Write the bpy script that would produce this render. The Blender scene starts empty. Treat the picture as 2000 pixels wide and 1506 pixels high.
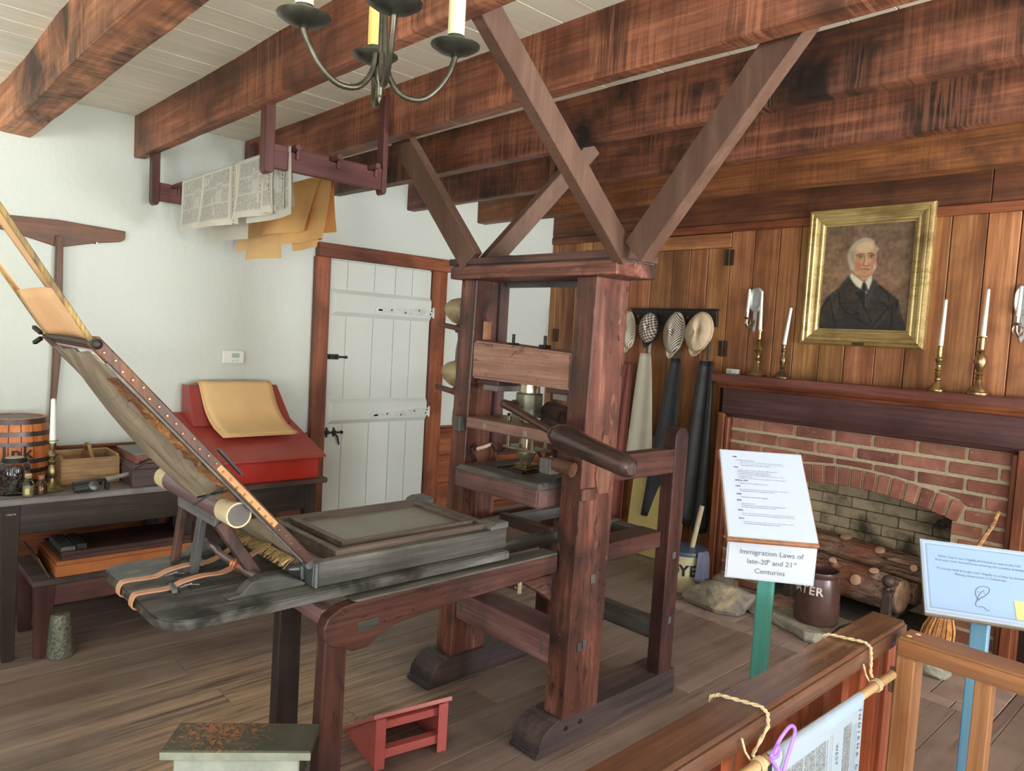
import bpy, bmesh, math, random
import numpy as np
from mathutils import Vector, Matrix
R_ = random.Random(7)
SC = bpy.context.scene
COL = SC.collection
pi = math.pi

# ------------------------------------------------------------------ camera
def camera():
    yaw, pitch, roll = math.radians(46.6304), math.radians(-3.8005), math.radians(3.2129)
    f = Vector((-math.sin(yaw)*math.cos(pitch), math.cos(yaw)*math.cos(pitch), math.sin(pitch)))
    r = Vector((math.cos(yaw), math.sin(yaw), 0)); u = r.cross(f)
    r2 = math.cos(roll)*r + math.sin(roll)*u
    u2 = -math.sin(roll)*r + math.cos(roll)*u
    cd = bpy.data.cameras.new('camera'); co = bpy.data.objects.new('camera', cd); COL.objects.link(co)
    m = Matrix.Identity(4)
    for i in range(3):
        m[i][0] = r2[i]; m[i][1] = u2[i]; m[i][2] = -f[i]
    m[2][3] = 1.6
    co.matrix_world = m
    cd.sensor_width = 36; cd.sensor_fit = 'HORIZONTAL'; cd.lens = 36*1430/2000
    cd.clip_start = 0.02
    SC.camera = co
camera()

# ------------------------------------------------------------------ light
def world():
    w = bpy.data.worlds.new('world'); SC.world = w; w.use_nodes = True
    b = w.node_tree.nodes['Background']
    b.inputs[0].default_value = (0.80, 0.90, 1.0, 1); b.inputs[1].default_value = 1.0
world()
def area(name, loc, look, sx, sy, power, color):
    l = bpy.data.lights.new(name, 'AREA'); l.shape = 'RECTANGLE'; l.size = sx; l.size_y = sy
    l.energy = power; l.color = color
    o = bpy.data.objects.new(name, l); COL.objects.link(o); o.location = loc
    o.rotation_euler = (Vector(look)-Vector(loc)).to_track_quat('-Z', 'Y').to_euler()
    return o
# daylight through the windows of the right wall and of the front wall behind the camera
for k, (y, p) in enumerate(((-0.9, 14), (1.2, 84), (3.3, 250))):
    area('daylight_right', (4.52, y, 1.55), (0, y, 1.75), 1.4, 1.5, p, (0.92, 0.96, 1.0))
for k, (x, p) in enumerate(((-2.4, 8), (0.2, 42), (2.7, 100))):
    area('daylight_front', (x, -2.72, 1.55), (x, 0, 1.75), 1.4, 1.5, p, (0.94, 0.97, 1.0))
# fill lamps added low outside the windows to brighten the ceiling
area('ceiling_fill_front', (1.6, -5.4, 0.05), (0.6, -2.6, 1.9), 4.5, 2.6, 1150, (1.0, 0.96, 0.88))
area('ceiling_fill_right', (7.2, 1.3, 0.05), (4.4, 1.3, 1.9), 7.0, 2.6, 3500, (1.0, 0.96, 0.88))
SC.view_settings.view_transform = 'Standard'; SC.view_settings.look = 'None'
SC.view_settings.exposure = -0.34; SC.view_settings.gamma = 1.0
SC.view_settings.use_curve_mapping = False

# ------------------------------------------------------------------ materials
def S(c):
    r = []
    for x in c:
        x /= 255.0
        r.append(x/12.92 if x <= 0.04045 else ((x+0.055)/1.055)**2.4)
    L = 0.3*r[0]+0.6*r[1]+0.1*r[2]
    k = 1.0+0.68*min(1.0, max(0.0, (0.60-L)/0.35))
    return (min(0.9, r[0]*k), min(0.9, r[1]*k), min(0.9, r[2]*k), 1.0)
MATS = {}
class NT:
    def __init__(s, name):
        s.m = bpy.data.materials.new(name); s.m.use_nodes = True
        s.t = s.m.node_tree; s.b = s.t.nodes['Principled BSDF']
    def n(s, typ, **kw):
        x = s.t.nodes.new('ShaderNode'+typ)
        for k, v in kw.items(): setattr(x, k, v)
        return x
    def l(s, a, b): s.t.links.new(a, b)
    def setv(s, sock, v):
        if hasattr(v, 'links'): s.l(v, sock)
        else: sock.default_value = v
    def mix(s, f, a, b, mode='MIX'):
        x = s.n('Mix', data_type='RGBA', blend_type=mode)
        s.setv(x.inputs[0], f); s.setv(x.inputs[6], a); s.setv(x.inputs[7], b)
        return x.outputs[2]
    def math(s, op, a, b=0.0):
        x = s.n('Math', operation=op); s.setv(x.inputs[0], a); s.setv(x.inputs[1], b); return x.outputs[0]
    def ramp(s, f, stops):
        x = s.n('ValToRGB'); s.l(f, x.inputs[0]); e = x.color_ramp.elements
        while len(e) < len(stops): e.new(0.5)
        for i, (p, c) in enumerate(stops):
            e[i].position = p; e[i].color = c
        return x.outputs[0]
    def coord(s, scale=(1, 1, 1), rnd=True, rot=(0, 0, 0)):
        tc = s.n('TexCoord'); v = tc.outputs['Object']
        if rnd:
            oi = s.n('ObjectInfo'); a = s.n('VectorMath', operation='MULTIPLY_ADD')
            c = s.n('CombineXYZ'); s.l(oi.outputs['Random'], c.inputs[0]); s.l(oi.outputs['Random'], c.inputs[1]); s.l(oi.outputs['Random'], c.inputs[2])
            s.l(c.outputs[0], a.inputs[0]); a.inputs[1].default_value = (13.7, 7.3, 19.1); s.l(v, a.inputs[2]); v = a.outputs[0]
        mp = s.n('Mapping'); s.l(v, mp.inputs[0]); mp.inputs['Scale'].default_value = scale; mp.inputs['Rotation'].default_value = rot
        return mp.outputs[0]
    def noise(s, vec, scale, detail=5, rough=0.6, dist=0.0):
        x = s.n('TexNoise'); s.l(vec, x.inputs['Vector']); x.inputs['Scale'].default_value = scale
        x.inputs['Detail'].default_value = detail; x.inputs['Roughness'].default_value = rough; x.inputs['Distortion'].default_value = dist
        return x.outputs['Fac']
    def bump(s, h, strength, dist=0.002):
        x = s.n('Bump'); s.l(h, x.inputs['Height']); x.inputs['Strength'].default_value = strength; x.inputs['Distance'].default_value = dist
        s.l(x.outputs[0], s.b.inputs['Normal'])
    def valrand(s, col, amt, hue=0.0):
        oi = s.n('ObjectInfo'); h = s.n('HueSaturation'); s.setv(h.inputs['Color'], col)
        s.l(s.math('ADD', s.math('MULTIPLY', oi.outputs['Random'], amt), 1-amt/2), h.inputs['Value'])
        if hue: s.l(s.math('ADD', s.math('MULTIPLY', s.math('FRACT', s.math('MULTIPLY', oi.outputs['Random'], 7.31)), hue), 0.5-hue/2), h.inputs['Hue'])
        return h.outputs[0]
    def done(s, col, rough=0.5, metal=0.0, spec=None):
        s.setv(s.b.inputs['Base Color'], col); s.setv(s.b.inputs['Roughness'], rough); s.b.inputs['Metallic'].default_value = metal
        if spec is not None: s.b.inputs['Specular IOR Level'].default_value = spec
        return s.m

def plain(name, c, rough=0.5, metal=0.0, var=0.12, ns=18.0, bump=0.0, spec=None, rand=0.0):
    if name in MATS: return MATS[name]
    t = NT(name); v = t.coord(); f = t.noise(v, ns)
    k = S(c); lo = tuple(x*(1-var*1.6) for x in k[:3])+(1,); hi = tuple(min(1, x*(1+var*1.6)) for x in k[:3])+(1,)
    col = t.ramp(f, [(0.3, lo), (0.5, k), (0.7, hi)])
    if rand: col = t.valrand(col, rand)
    if bump: t.bump(t.noise(v, ns*3, 6), bump)
    MATS[name] = t.done(col, rough, metal, spec); return MATS[name]

def wood(name, cols, axis='X', sc=1.0, rough=0.5, saw=0.0, rand=0.2, bump=0.25, blotch=0.35, bcol=None, spec=0.4, hue=0.0, specks=0.0):
    """cols: dark, mid, light in sRGB; grain runs along axis"""
    key = name+'_'+axis
    if key in MATS: return MATS[key]
    t = NT(key)
    a = {'X': 0, 'Y': 1, 'Z': 2}[axis]
    s1 = [7.0]*3; s1[a] = 0.55
    s2 = [60.0]*3; s2[a] = 1.6
    g = t.noise(t.coord(tuple(x*sc for x in s1)), 1.0, 6, 0.62, 0.9)
    fine = t.noise(t.coord(tuple(x*sc for x in s2)), 1.0, 4, 0.7)
    big = t.noise(t.coord((2.2, 2.2, 2.2)), 1.3, 4, 0.6, 0.5)
    col = t.ramp(g, [(0.30, S(cols[0])), (0.5, S(cols[1])), (0.72, S(cols[2]))])
    col = t.mix(t.ramp(fine, [(0.35, (0.62, 0.62, 0.62, 1)), (0.6, (0, 0, 0, 1))]), col, S(cols[0]))
    if blotch:
        bf = t.ramp(big, [(0.45, (0, 0, 0, 1)), (0.68, (blotch*1.6, )*3+(1,))])
        col = t.mix(bf, col, S(bcol or tuple(x*0.45 for x in cols[0])))
    if specks:
        sk = [26.0]*3; sk[a] = 9.0
        sn = t.noise(t.coord(tuple(sk)), 1.0, 3, 0.6, 1.0)
        col = t.mix(t.ramp(sn, [(0.60, (0, 0, 0, 1)), (0.68, (specks,)*3+(1,))]), col, S(tuple(x*0.4 for x in cols[0])))
        col = t.mix(t.ramp(sn, [(0.28, (specks*0.5,)*3+(1,)), (0.36, (0, 0, 0, 1))]), col, S(cols[2]))
    h = fine
    if saw:
        ss = [3.0]*3; ss[a] = 75.0
        sw = t.noise(t.coord(tuple(ss)), 1.0, 3, 0.6, 0.6)
        lg = [1.2]*3; lg[a] = 2.0
        msk = t.ramp(t.noise(t.coord(tuple(lg)), 2.0, 3), [(0.42, (0, 0, 0, 1)), (0.6, (1, 1, 1, 1))])
        fac = t.math('MULTIPLY', t.math('MULTIPLY', t.ramp(sw, [(0.45, (0, 0, 0, 1)), (0.62, (1, 1, 1, 1))]), msk), saw)
        col = t.mix(fac, col, S(cols[2]))
        fac2 = t.math('MULTIPLY', t.ramp(sw, [(0.36, (1, 1, 1, 1)), (0.46, (0, 0, 0, 1))]), saw*0.8)
        col = t.mix(fac2, col, S(cols[0]))
        h = t.math('ADD', fine, t.math('MULTIPLY', sw, 1.0))
    if rand: col = t.valrand(col, rand, hue)
    t.bump(h, bump)
    rr = t.ramp(g, [(0.3, (rough*0.8,)*3+(1,)), (0.7, (min(1, rough*1.2),)*3+(1,))])
    MATS[key] = t.done(col, rr, 0.0, spec); return MATS[key]

def vcol_mat(name, rough=0.7, spec=0.3):
    if name in MATS: return MATS[name]
    t = NT(name); a = t.n('VertexColor', layer_name='Col')
    MATS[name] = t.done(a.outputs['Color'], rough, 0, spec); return MATS[name]

def glass(name, c, rough=0.05, ior=1.45):
    if name in MATS: return MATS[name]
    t = NT(name); t.b.inputs['Transmission Weight'].default_value = 1.0; t.b.inputs['IOR'].default_value = ior
    MATS[name] = t.done(S(c), rough); return MATS[name]

# named palettes -------------------------------------------------
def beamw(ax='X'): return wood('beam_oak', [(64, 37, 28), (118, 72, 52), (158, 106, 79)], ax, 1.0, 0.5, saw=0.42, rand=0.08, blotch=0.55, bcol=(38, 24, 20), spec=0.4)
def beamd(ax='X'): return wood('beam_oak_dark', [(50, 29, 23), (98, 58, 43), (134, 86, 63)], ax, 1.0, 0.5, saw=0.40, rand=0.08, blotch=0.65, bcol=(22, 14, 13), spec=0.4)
def pressw(ax): return wood('press_wood', [(50, 31, 27), (98, 60, 50), (138, 96, 82)], ax, 1.2, 0.45, rand=0.14, blotch=0.62, bcol=(38, 28, 27), bump=0.4, specks=0.75)
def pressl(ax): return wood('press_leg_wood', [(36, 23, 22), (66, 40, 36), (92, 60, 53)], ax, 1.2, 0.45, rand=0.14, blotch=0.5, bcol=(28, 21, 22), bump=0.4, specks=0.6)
def pressd(ax): return wood('press_dark_wood', [(38, 28, 28), (68, 46, 43), (98, 70, 62)], ax, 1.2, 0.55, rand=0.14, blotch=0.5, bcol=(28, 26, 28))
def inkw(ax): return wood('inked_black_wood', [(46, 46, 45), (74, 74, 71), (104, 103, 97)], ax, 1.4, 0.45, rand=0.08, blotch=0.35, bcol=(24, 24, 25))
def pinew(ax): return wood('panel_pine', [(88, 54, 32), (134, 91, 56), (164, 121, 80)], ax, 1.0, 0.5, rand=0.36, blotch=0.25, bcol=(60, 34, 21), hue=0.02)
def trimw(ax): return wood('red_trim_wood', [(66, 34, 22), (108, 60, 38), (140, 86, 56)], ax, 1.0, 0.45, rand=0.14, blotch=0.35)
def mantw(ax): return wood('mantel_wood', [(66, 34, 28), (96, 54, 46), (124, 78, 68)], ax, 1.0, 0.38, rand=0.1, blotch=0.25)
def tablew(ax): return wood('table_dark_wood', [(32, 27, 25), (48, 41, 38), (70, 61, 56)], ax, 1.0, 0.55, rand=0.12, blotch=0.4, bcol=(26, 22, 22))
def bracew(ax): return wood('brace_painted_wood', [(64, 46, 37), (76, 56, 46), (92, 69, 58)], ax, 1.0, 0.6, rand=0.06, blotch=0.15)
def rackw(ax): return wood('rack_wood', [(52, 27, 26), (78, 44, 42), (100, 62, 56)], ax, 1.0, 0.5, rand=0.1, blotch=0.25)
def railw(ax): return wood('rail_wood', [(50, 31, 22), (82, 55, 41), (112, 82, 63)], ax, 1.0, 0.26, rand=0.1, blotch=0.4, bcol=(54, 28, 16), spec=0.55)
def gatew(ax): return wood('gate_wood', [(80, 50, 29), (120, 81, 51), (150, 110, 76)], ax, 1.0, 0.4, rand=0.14, blotch=0.3, bcol=(84, 48, 26))
def redpaint(): return plain('red_paint', (138, 28, 18), 0.42, var=0.08, ns=9)
IRON = lambda: plain('black_iron', (40, 38, 38), 0.5, 0.6, 0.2)
BRASS = lambda: plain('aged_brass', (108, 95, 66), 0.35, 0.9, 0.25, 30)

# ------------------------------------------------------------------ mesh builder
V = Vector
class M:
    def __init__(s): s.v = []; s.f = []; s.sm = []
    def add(s, vs, fs, smooth=False):
        o = len(s.v); s.v += [V(p) for p in vs]; s.f += [tuple(i+o for i in f) for f in fs]; s.sm += [smooth]*len(fs); return s
    def box(s, x0, x1, y0, y1, z0, z1):
        vs = [(x, y, z) for x in (x0, x1) for y in (y0, y1) for z in (z0, z1)]
        return s.add(vs, [(0, 1, 3, 2), (4, 6, 7, 5), (0, 4, 5, 1), (2, 3, 7, 6), (0, 2, 6, 4), (1, 5, 7, 3)])
    def hexa(s, b, t):   # 4 bottom, 4 top points (ccw)
        return s.add(list(b)+list(t), [(3, 2, 1, 0), (4, 5, 6, 7), (0, 1, 5, 4), (1, 2, 6, 5), (2, 3, 7, 6), (3, 0, 4, 7)])
    def bar(s, p0, p1, w, h, up=(0, 0, 1), w1=None, h1=None):
        p0, p1 = V(p0), V(p1); d = (p1-p0).normalized(); u = V(up); sx = d.cross(u).normalized(); u = sx.cross(d).normalized()
        w1 = w if w1 is None else w1; h1 = h if h1 is None else h1
        a = [p0+sx*(w/2*i)+u*(h/2*j) for i, j in ((-1, -1), (1, -1), (1, 1), (-1, 1))]
        b = [p1+sx*(w1/2*i)+u*(h1/2*j) for i, j in ((-1, -1), (1, -1), (1, 1), (-1, 1))]
        return s.hexa(a, b)
    def prism(s, poly, plane, a, b):
        def P(q, c): return {'XZ': (q[0], c, q[1]), 'YZ': (c, q[0], q[1]), 'XY': (q[0], q[1], c)}[plane]
        n = len(poly)
        vs = [P(q, a) for q in poly]+[P(q, b) for q in poly]
        fs = [tuple(range(n-1, -1, -1)), tuple(range(n, 2*n))]+[(i, (i+1) % n, n+(i+1) % n, n+i) for i in range(n)]
        return s.add(vs, fs)
    def tube(s, pts, r, n=8, caps=True):
        pts = [V(p) for p in pts]; m = len(pts); rr = r if isinstance(r, (list, tuple)) else [r]*m
        vs = []; fs = []; up = V((0.13, 0.21, 0.97))
        for i, p in enumerate(pts):
            d = (pts[min(i+1, m-1)]-pts[max(i-1, 0)]).normalized()
            sx = d.cross(up)
            if sx.length < 1e-4: sx = d.cross(V((1, 0, 0)))
            sx.normalize(); u = sx.cross(d).normalized(); up = u
            for k in range(n):
                t = 2*pi*k/n; vs.append(p+(sx*math.cos(t)+u*math.sin(t))*rr[i])
        for i in range(m-1):
            for k in range(n):
                fs.append((i*n+k, i*n+(k+1) % n, (i+1)*n+(k+1) % n, (i+1)*n+k))
        s.add(vs, fs, True)
        if caps:
            o = len(s.v)-len(vs)
            s.f += [tuple(o+k for k in range(n-1, -1, -1)), tuple(o+(m-1)*n+k for k in range(n))]; s.sm += [False, False]
        return s
    def lathe(s, prof, c, n=20, axis=(0, 0, 1)):
        c = V(c); ax = V(axis).normalized()
        e1 = ax.cross(V((0, 1, 0)));
        if e1.length < 1e-3: e1 = ax.cross(V((1, 0, 0)))
        e1.normalize(); e2 = ax.cross(e1)
        vs = []; fs = []
        for (r, z) in prof:
            for k in range(n):
                t = 2*pi*k/n; vs.append(c+ax*z+(e1*math.cos(t)+e2*math.sin(t))*max(r, 1e-5))
        m = len(prof)
        for i in range(m-1):
            for k in range(n):
                fs.append((i*n+k, i*n+(k+1) % n, (i+1)*n+(k+1) % n, (i+1)*n+k))
        s.add(vs, fs, True); o = len(s.v)-len(vs)
        s.f += [tuple(o+k for k in range(n-1, -1, -1)), tuple(o+(m-1)*n+k for k in range(n))]; s.sm += [False]*2
        return s
    def ball(s, c, r, nu=14, nv=9):
        r = (r, r, r) if not isinstance(r, (tuple, list)) else r
        vs = []; fs = []
        for j in range(nv+1):
            ph = -pi/2+pi*j/nv
            for k in range(nu):
                t = 2*pi*k/nu; vs.append((c[0]+r[0]*math.cos(ph)*math.cos(t), c[1]+r[1]*math.cos(ph)*math.sin(t), c[2]+r[2]*math.sin(ph)))
        for j in range(nv):
            for k in range(nu): fs.append((j*nu+k, j*nu+(k+1) % nu, (j+1)*nu+(k+1) % nu, (j+1)*nu+k))
        return s.add(vs, fs, True)
    def grid(s, fn, nu, nv, smooth=True):
        vs = [fn(i/nu, j/nv) for j in range(nv+1) for i in range(nu+1)]
        fs = [(j*(nu+1)+i, j*(nu+1)+i+1, (j+1)*(nu+1)+i+1, (j+1)*(nu+1)+i) for j in range(nv) for i in range(nu)]
        return s.add(vs, fs, smooth)
    def tri(s, vs, fs): return s.add(vs, fs)
    def build(s, name, mat, parent=None, bevel=0.0, thick=0.0, fix=True, seg=1):
        bm = bmesh.new()
        off = parent['_w'] if parent is not None and '_w' in parent else (0, 0, 0)
        off = V(off)
        bv = [bm.verts.new(p-off) for p in s.v]
        bm.verts.ensure_lookup_table()
        for f, sm in zip(s.f, s.sm):
            try:
                fc = bm.faces.new([bv[i] for i in f]); fc.smooth = sm
            except ValueError: pass
        if fix:
            bmesh.ops.remove_doubles(bm, verts=bm.verts, dist=1e-6)
            bmesh.ops.recalc_face_normals(bm, faces=bm.faces)
        if bevel:
            es = [e for e in bm.edges if len(e.link_faces) == 2 and not (e.link_faces[0].smooth and e.link_faces[1].smooth) and e.calc_face_angle(0) > 0.5]
            bmesh.ops.bevel(bm, geom=es, offset=bevel, segments=seg, affect='EDGES', clamp_overlap=True)
        me = bpy.data.meshes.new(name); bm.to_mesh(me); bm.free()
        if any(s.sm): me.set_sharp_from_angle(angle=math.radians(40))
        ob = bpy.data.objects.new(name, me); COL.objects.link(ob)
        if mat: me.materials.append(mat)
        if thick:
            md = ob.modifiers.new('thickness', 'SOLIDIFY'); md.thickness = thick; md.offset = 0
        if parent is not None:
            ob.parent = parent; ob['_w'] = tuple(off)
        else: ob['_w'] = (0, 0, 0)
        return ob
def thing(name, label, cat, loc, group=None, kind=None):
    o = bpy.data.objects.new(name, None); COL.objects.link(o); o.location = loc; o['_w'] = tuple(loc); o.empty_display_size = 0.05
    if label: o['label'] = label
    if cat: o['category'] = cat
    if group: o['group'] = group
    if kind: o['kind'] = kind
    return o
def tag(o, label, cat, group=None):
    o['label'] = label; o['category'] = cat
    if group: o['group'] = group
    return o
def struct(o): o['kind'] = 'structure'; return o
def lab(o, l): o['label'] = l; return o
def copytree(o, delta, label=None):
    c = o.copy(); COL.objects.link(c); c.location = V(o.location)+V(delta)
    if label: c['label'] = label
    for ch in o.children:
        d = ch.copy(); COL.objects.link(d); d.parent = c
        for g in ch.children:
            e = g.copy(); COL.objects.link(e); e.parent = d
    return c
def text_mesh(name, txt, size, fn, mat, parent, align='CENTER', spacing=1.0, bold=0.0, line=1.0):
    """fn maps (u right, v up) in metres to a world point"""
    cu = bpy.data.curves.new('txt', 'FONT'); cu.body = txt; cu.size = size; cu.align_x = align; cu.align_y = 'CENTER'
    cu.space_character = spacing; cu.offset = bold; cu.resolution_u = 2; cu.space_line = line
    to = bpy.data.objects.new('txt', cu); COL.objects.link(to)
    dg = bpy.context.evaluated_depsgraph_get(); me = bpy.data.meshes.new_from_object(to.evaluated_get(dg))
    bpy.data.objects.remove(to); bpy.data.curves.remove(cu)
    off = V(parent['_w'])
    for v in me.vertices: v.co = V(fn(v.co.x, v.co.y))-off
    me.name = name; me.materials.clear(); me.materials.append(mat)
    ob = bpy.data.objects.new(name, me); COL.objects.link(ob); ob.parent = parent; ob['_w'] = tuple(off)
    return ob
def text_round(txt, size, c, ang, z, rad, pitch, mat, parent, tilt=0.0, bold=0.0):
    """one flat glyph at a time round an upright body, reading left to right from outside"""
    n = len(txt)
    for i, ch_ in enumerate(txt):
        a = ang+(i-(n-1)/2)*pitch/rad; rd = V((math.cos(a), math.sin(a), 0)); tg = V((-math.sin(a), math.cos(a), 0)); up = V((0, 0, 1))*math.cos(tilt)-rd*math.sin(tilt)
        o = V((c[0], c[1], z))+rd*(rad+0.0022)
        text_mesh('lettering', ch_, size, lambda p, q, o=o, tg=tg, up=up: o+tg*p+up*q, mat, parent, bold=bold)
def painted(name, fn, arr, mat, parent, thick=0.0):
    """flat print: arr is H x W x 3 in sRGB 0..255 (row 0 = top); fn(u,v) gives the world point, v up"""
    H, W = arr.shape[:2]
    m = M(); m.grid(lambda u, v: fn(u, v), W-1, H-1)
    o = m.build(name, mat, parent, fix=False)
    a = o.data.color_attributes.new('Col', 'FLOAT_COLOR', 'POINT')
    c = arr[::-1].reshape(-1, 3)/255.0
    lin = np.where(c <= 0.04045, c/12.92, ((c+0.055)/1.055)**2.4)
    buf = np.ones((H*W, 4), np.float32); buf[:, :3] = lin
    a.data.foreach_set('color', buf.ravel())
    if thick:
        md = o.modifiers.new('thickness', 'SOLIDIFY'); md.thickness = thick; md.offset = 0
    return o
NS = np.random.RandomState(3)
# ------------------------------------------------------------------ room shell
XW, YB, XR, YF, ZC = -4.5, 4.65, 4.4, -2.6, 2.70
def plaster_mat():
    t = NT('white_plaster'); v = t.coord(rnd=False)
    big = t.noise(v, 1.1, 3); col = t.ramp(big, [(0.3, S((184, 191, 185))), (0.7, S((198, 203, 197)))])
    st = t.noise(v, 5.0, 7, 0.62, 1.6); tro = t.noise(t.coord((2, 5, 2), False, (0.5, 0, 0)), 3.0, 6, 0.6, 2.5)
    t.bump(t.math('ADD', t.math('MULTIPLY', t.ramp(st, [(0.42, (0, 0, 0, 1)), (0.62, (1, 1, 1, 1))]), 0.6), tro), 0.20, 0.02)
    return t.done(col, 0.75, 0, 0.25)
PLASTER = plaster_mat()
def floor_mat():
    t = NT('worn_floor_boards')
    g = t.noise(t.coord((7, 0.5, 7)), 1.0, 6, 0.6, 0.8); fine = t.noise(t.coord((46, 1.7, 46)), 1.0, 6, 0.75, 0.6)
    col = t.ramp(g, [(0.28, S((74, 62, 56))), (0.5, S((100, 86, 79))), (0.75, S((126, 111, 103)))])
    vv = t.coord(rnd=False)
    dust = t.ramp(t.noise(vv, 1.6, 5), [(0.42, (0, 0, 0, 1)), (0.66, (0.7, 0.7, 0.7, 1))])
    col = t.mix(dust, col, S((120, 108, 102)))
    # worn bare patch where the pressmen stood
    tc = t.n('TexCoord'); mp = t.n('Mapping'); t.l(tc.outputs['Object'], mp.inputs[0]); mp.inputs['Location'].default_value = (2.75*1.0, -1.35*0.72, 0); mp.inputs['Scale'].default_value = (1.0, 0.72, 1)
    gr = t.n('TexGradient', gradient_type='SPHERICAL'); t.l(mp.outputs[0], gr.inputs[0])
    wf = t.math('ADD', gr.outputs[1], t.math('MULTIPLY', t.math('SUBTRACT', g, 0.5), 1.1))
    wm = t.ramp(t.math('ADD', wf, t.math('MULTIPLY', t.math('SUBTRACT', fine, 0.5), 0.9)), [(0.38, (0, 0, 0, 1)), (0.85, (0.8, 0.8, 0.8, 1))])
    col = t.mix(wm, col, t.ramp(fine, [(0.35, S((112, 86, 66))), (0.6, S((168, 144, 118)))]))
    dk = t.ramp(fine, [(0.34, (0.75, 0.75, 0.75, 1)), (0.46, (0, 0, 0, 1))]); col = t.mix(dk, col, S((64, 51, 45)))
    col = t.valrand(col, 0.16); t.bump(fine, 0.2)
    return t.done(col, t.ramp(g, [(0.3, (0.38,)*3+(1,)), (0.7, (0.6,)*3+(1,))]), 0, 0.4)
FLOORM = floor_mat()
fl = struct(M().box(XW-0.1, XR+0.1, YF-0.1, YB+0.6, -0.08, -0.022).build('floor', plain('floor_void', (40, 30, 26), 0.9)))
x = XW; i = 0
while x < XR:
    w = R_.choice((0.19, 0.22, 0.25, 0.21)); x1 = min(x+w, XR)
    cuts = [YF, R_.uniform(0.2, 2.0) if i % 2 else R_.uniform(1.6, 3.4)]
    top = 3.80 if (x1 > -2.53 and x < -0.78) else YB
    cuts = [c for c in cuts if c < top-0.3]+[top]
    for a, b in zip(cuts[:-1], cuts[1:]):
        M().box(x+0.0015, x1-0.0015, a+0.001, b-0.001, -0.022, R_.uniform(-0.0015, 0.0)).build('floorboard', FLOORM, fl, bevel=0.0015)
    if x1 > -2.53 and x < -2.53:
        M().box(x+0.0015, -2.532, 3.80, YB-0.001, -0.022, -0.001).build('floorboard', FLOORM, fl, bevel=0.0015)
    if x1 > -0.78 and x < -0.78:
        M().box(-0.777, x1-0.0015, 3.80, YB-0.001, -0.022, -0.001).build('floorboard', FLOORM, fl, bevel=0.0015)
    x = x1; i += 1

wl = struct(M().box(XW-0.15, XW, YF-0.15, YB+0.15, -0.05, ZC+0.1).build('wall_left', PLASTER))
MT = plain('pale_bounce_mat', (222, 217, 202), 0.8, 0, 0.03)  # pale sheets added on the unseen floor to bounce light up to the ceiling
for q_ in ((-0.3, XR, YF, 0.4), (0.4, XR, 0.4, YB-0.002), (XW, -0.3, YF, -0.3)):
    M().box(*q_, 0.0, 0.004).build('added_bounce_mat', MT, fl)
for q_, (a, b) in enumerate(((YF, 2.375), (3.476, YB-0.002))):
    wn = struct(M().box(XW+0.0005, XW+0.012, a, b, 0.0, 0.86).build('trim_%d' % (q_+2), plain('wainscot_gap', (34, 20, 14), 0.9)))
    for k in range(4):
        M().box(XW+0.001, XW+0.022, a, b, 0.002+k*0.215, 0.214+k*0.215).build('wainscot_board', trimw('Y'), wn, bevel=0.003)
    M().box(XW+0.001, XW+0.035, a, b, 0.862, 0.880).build('wainscot_cap', trimw('Y'), wn, bevel=0.004)
# front wall and right wall with their window and door openings (behind the camera)
def wall_open(name, axis, c, a0, a1, holes, th, mat):
    m = M(); s = sorted(holes); e = a0
    def bx(p, q, z0, z1):
        if axis == 'X': m.box(p, q, min(c, c+th), max(c, c+th), z0, z1)
        else: m.box(min(c, c+th), max(c, c+th), p, q, z0, z1)
    for (p, q, z0, z1) in s:
        bx(e, p, -0.05, ZC+0.1)
        if z0 > 0: bx(p, q, -0.05, z0)
        bx(p, q, z1, ZC+0.1); e = q
    bx(e, a1, -0.05, ZC+0.1)
    return struct(m.build(name, mat))
wall_open('wall_front', 'X', YF, XW, XR+0.15, [(-3.1, -1.7, 0.8, 2.3), (-0.5, 0.9, 0.8, 2.3), (2.0, 3.4, 0.8, 2.3)], -0.1, PLASTER)
wall_open('wall_right', 'Y', XR, YF, YB+0.15, [(-1.6, -0.2, 0.8, 2.3), (0.5, 1.9, 0.8, 2.3), (2.6, 4.0, 0.8, 2.3)], 0.1, PLASTER)

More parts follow.
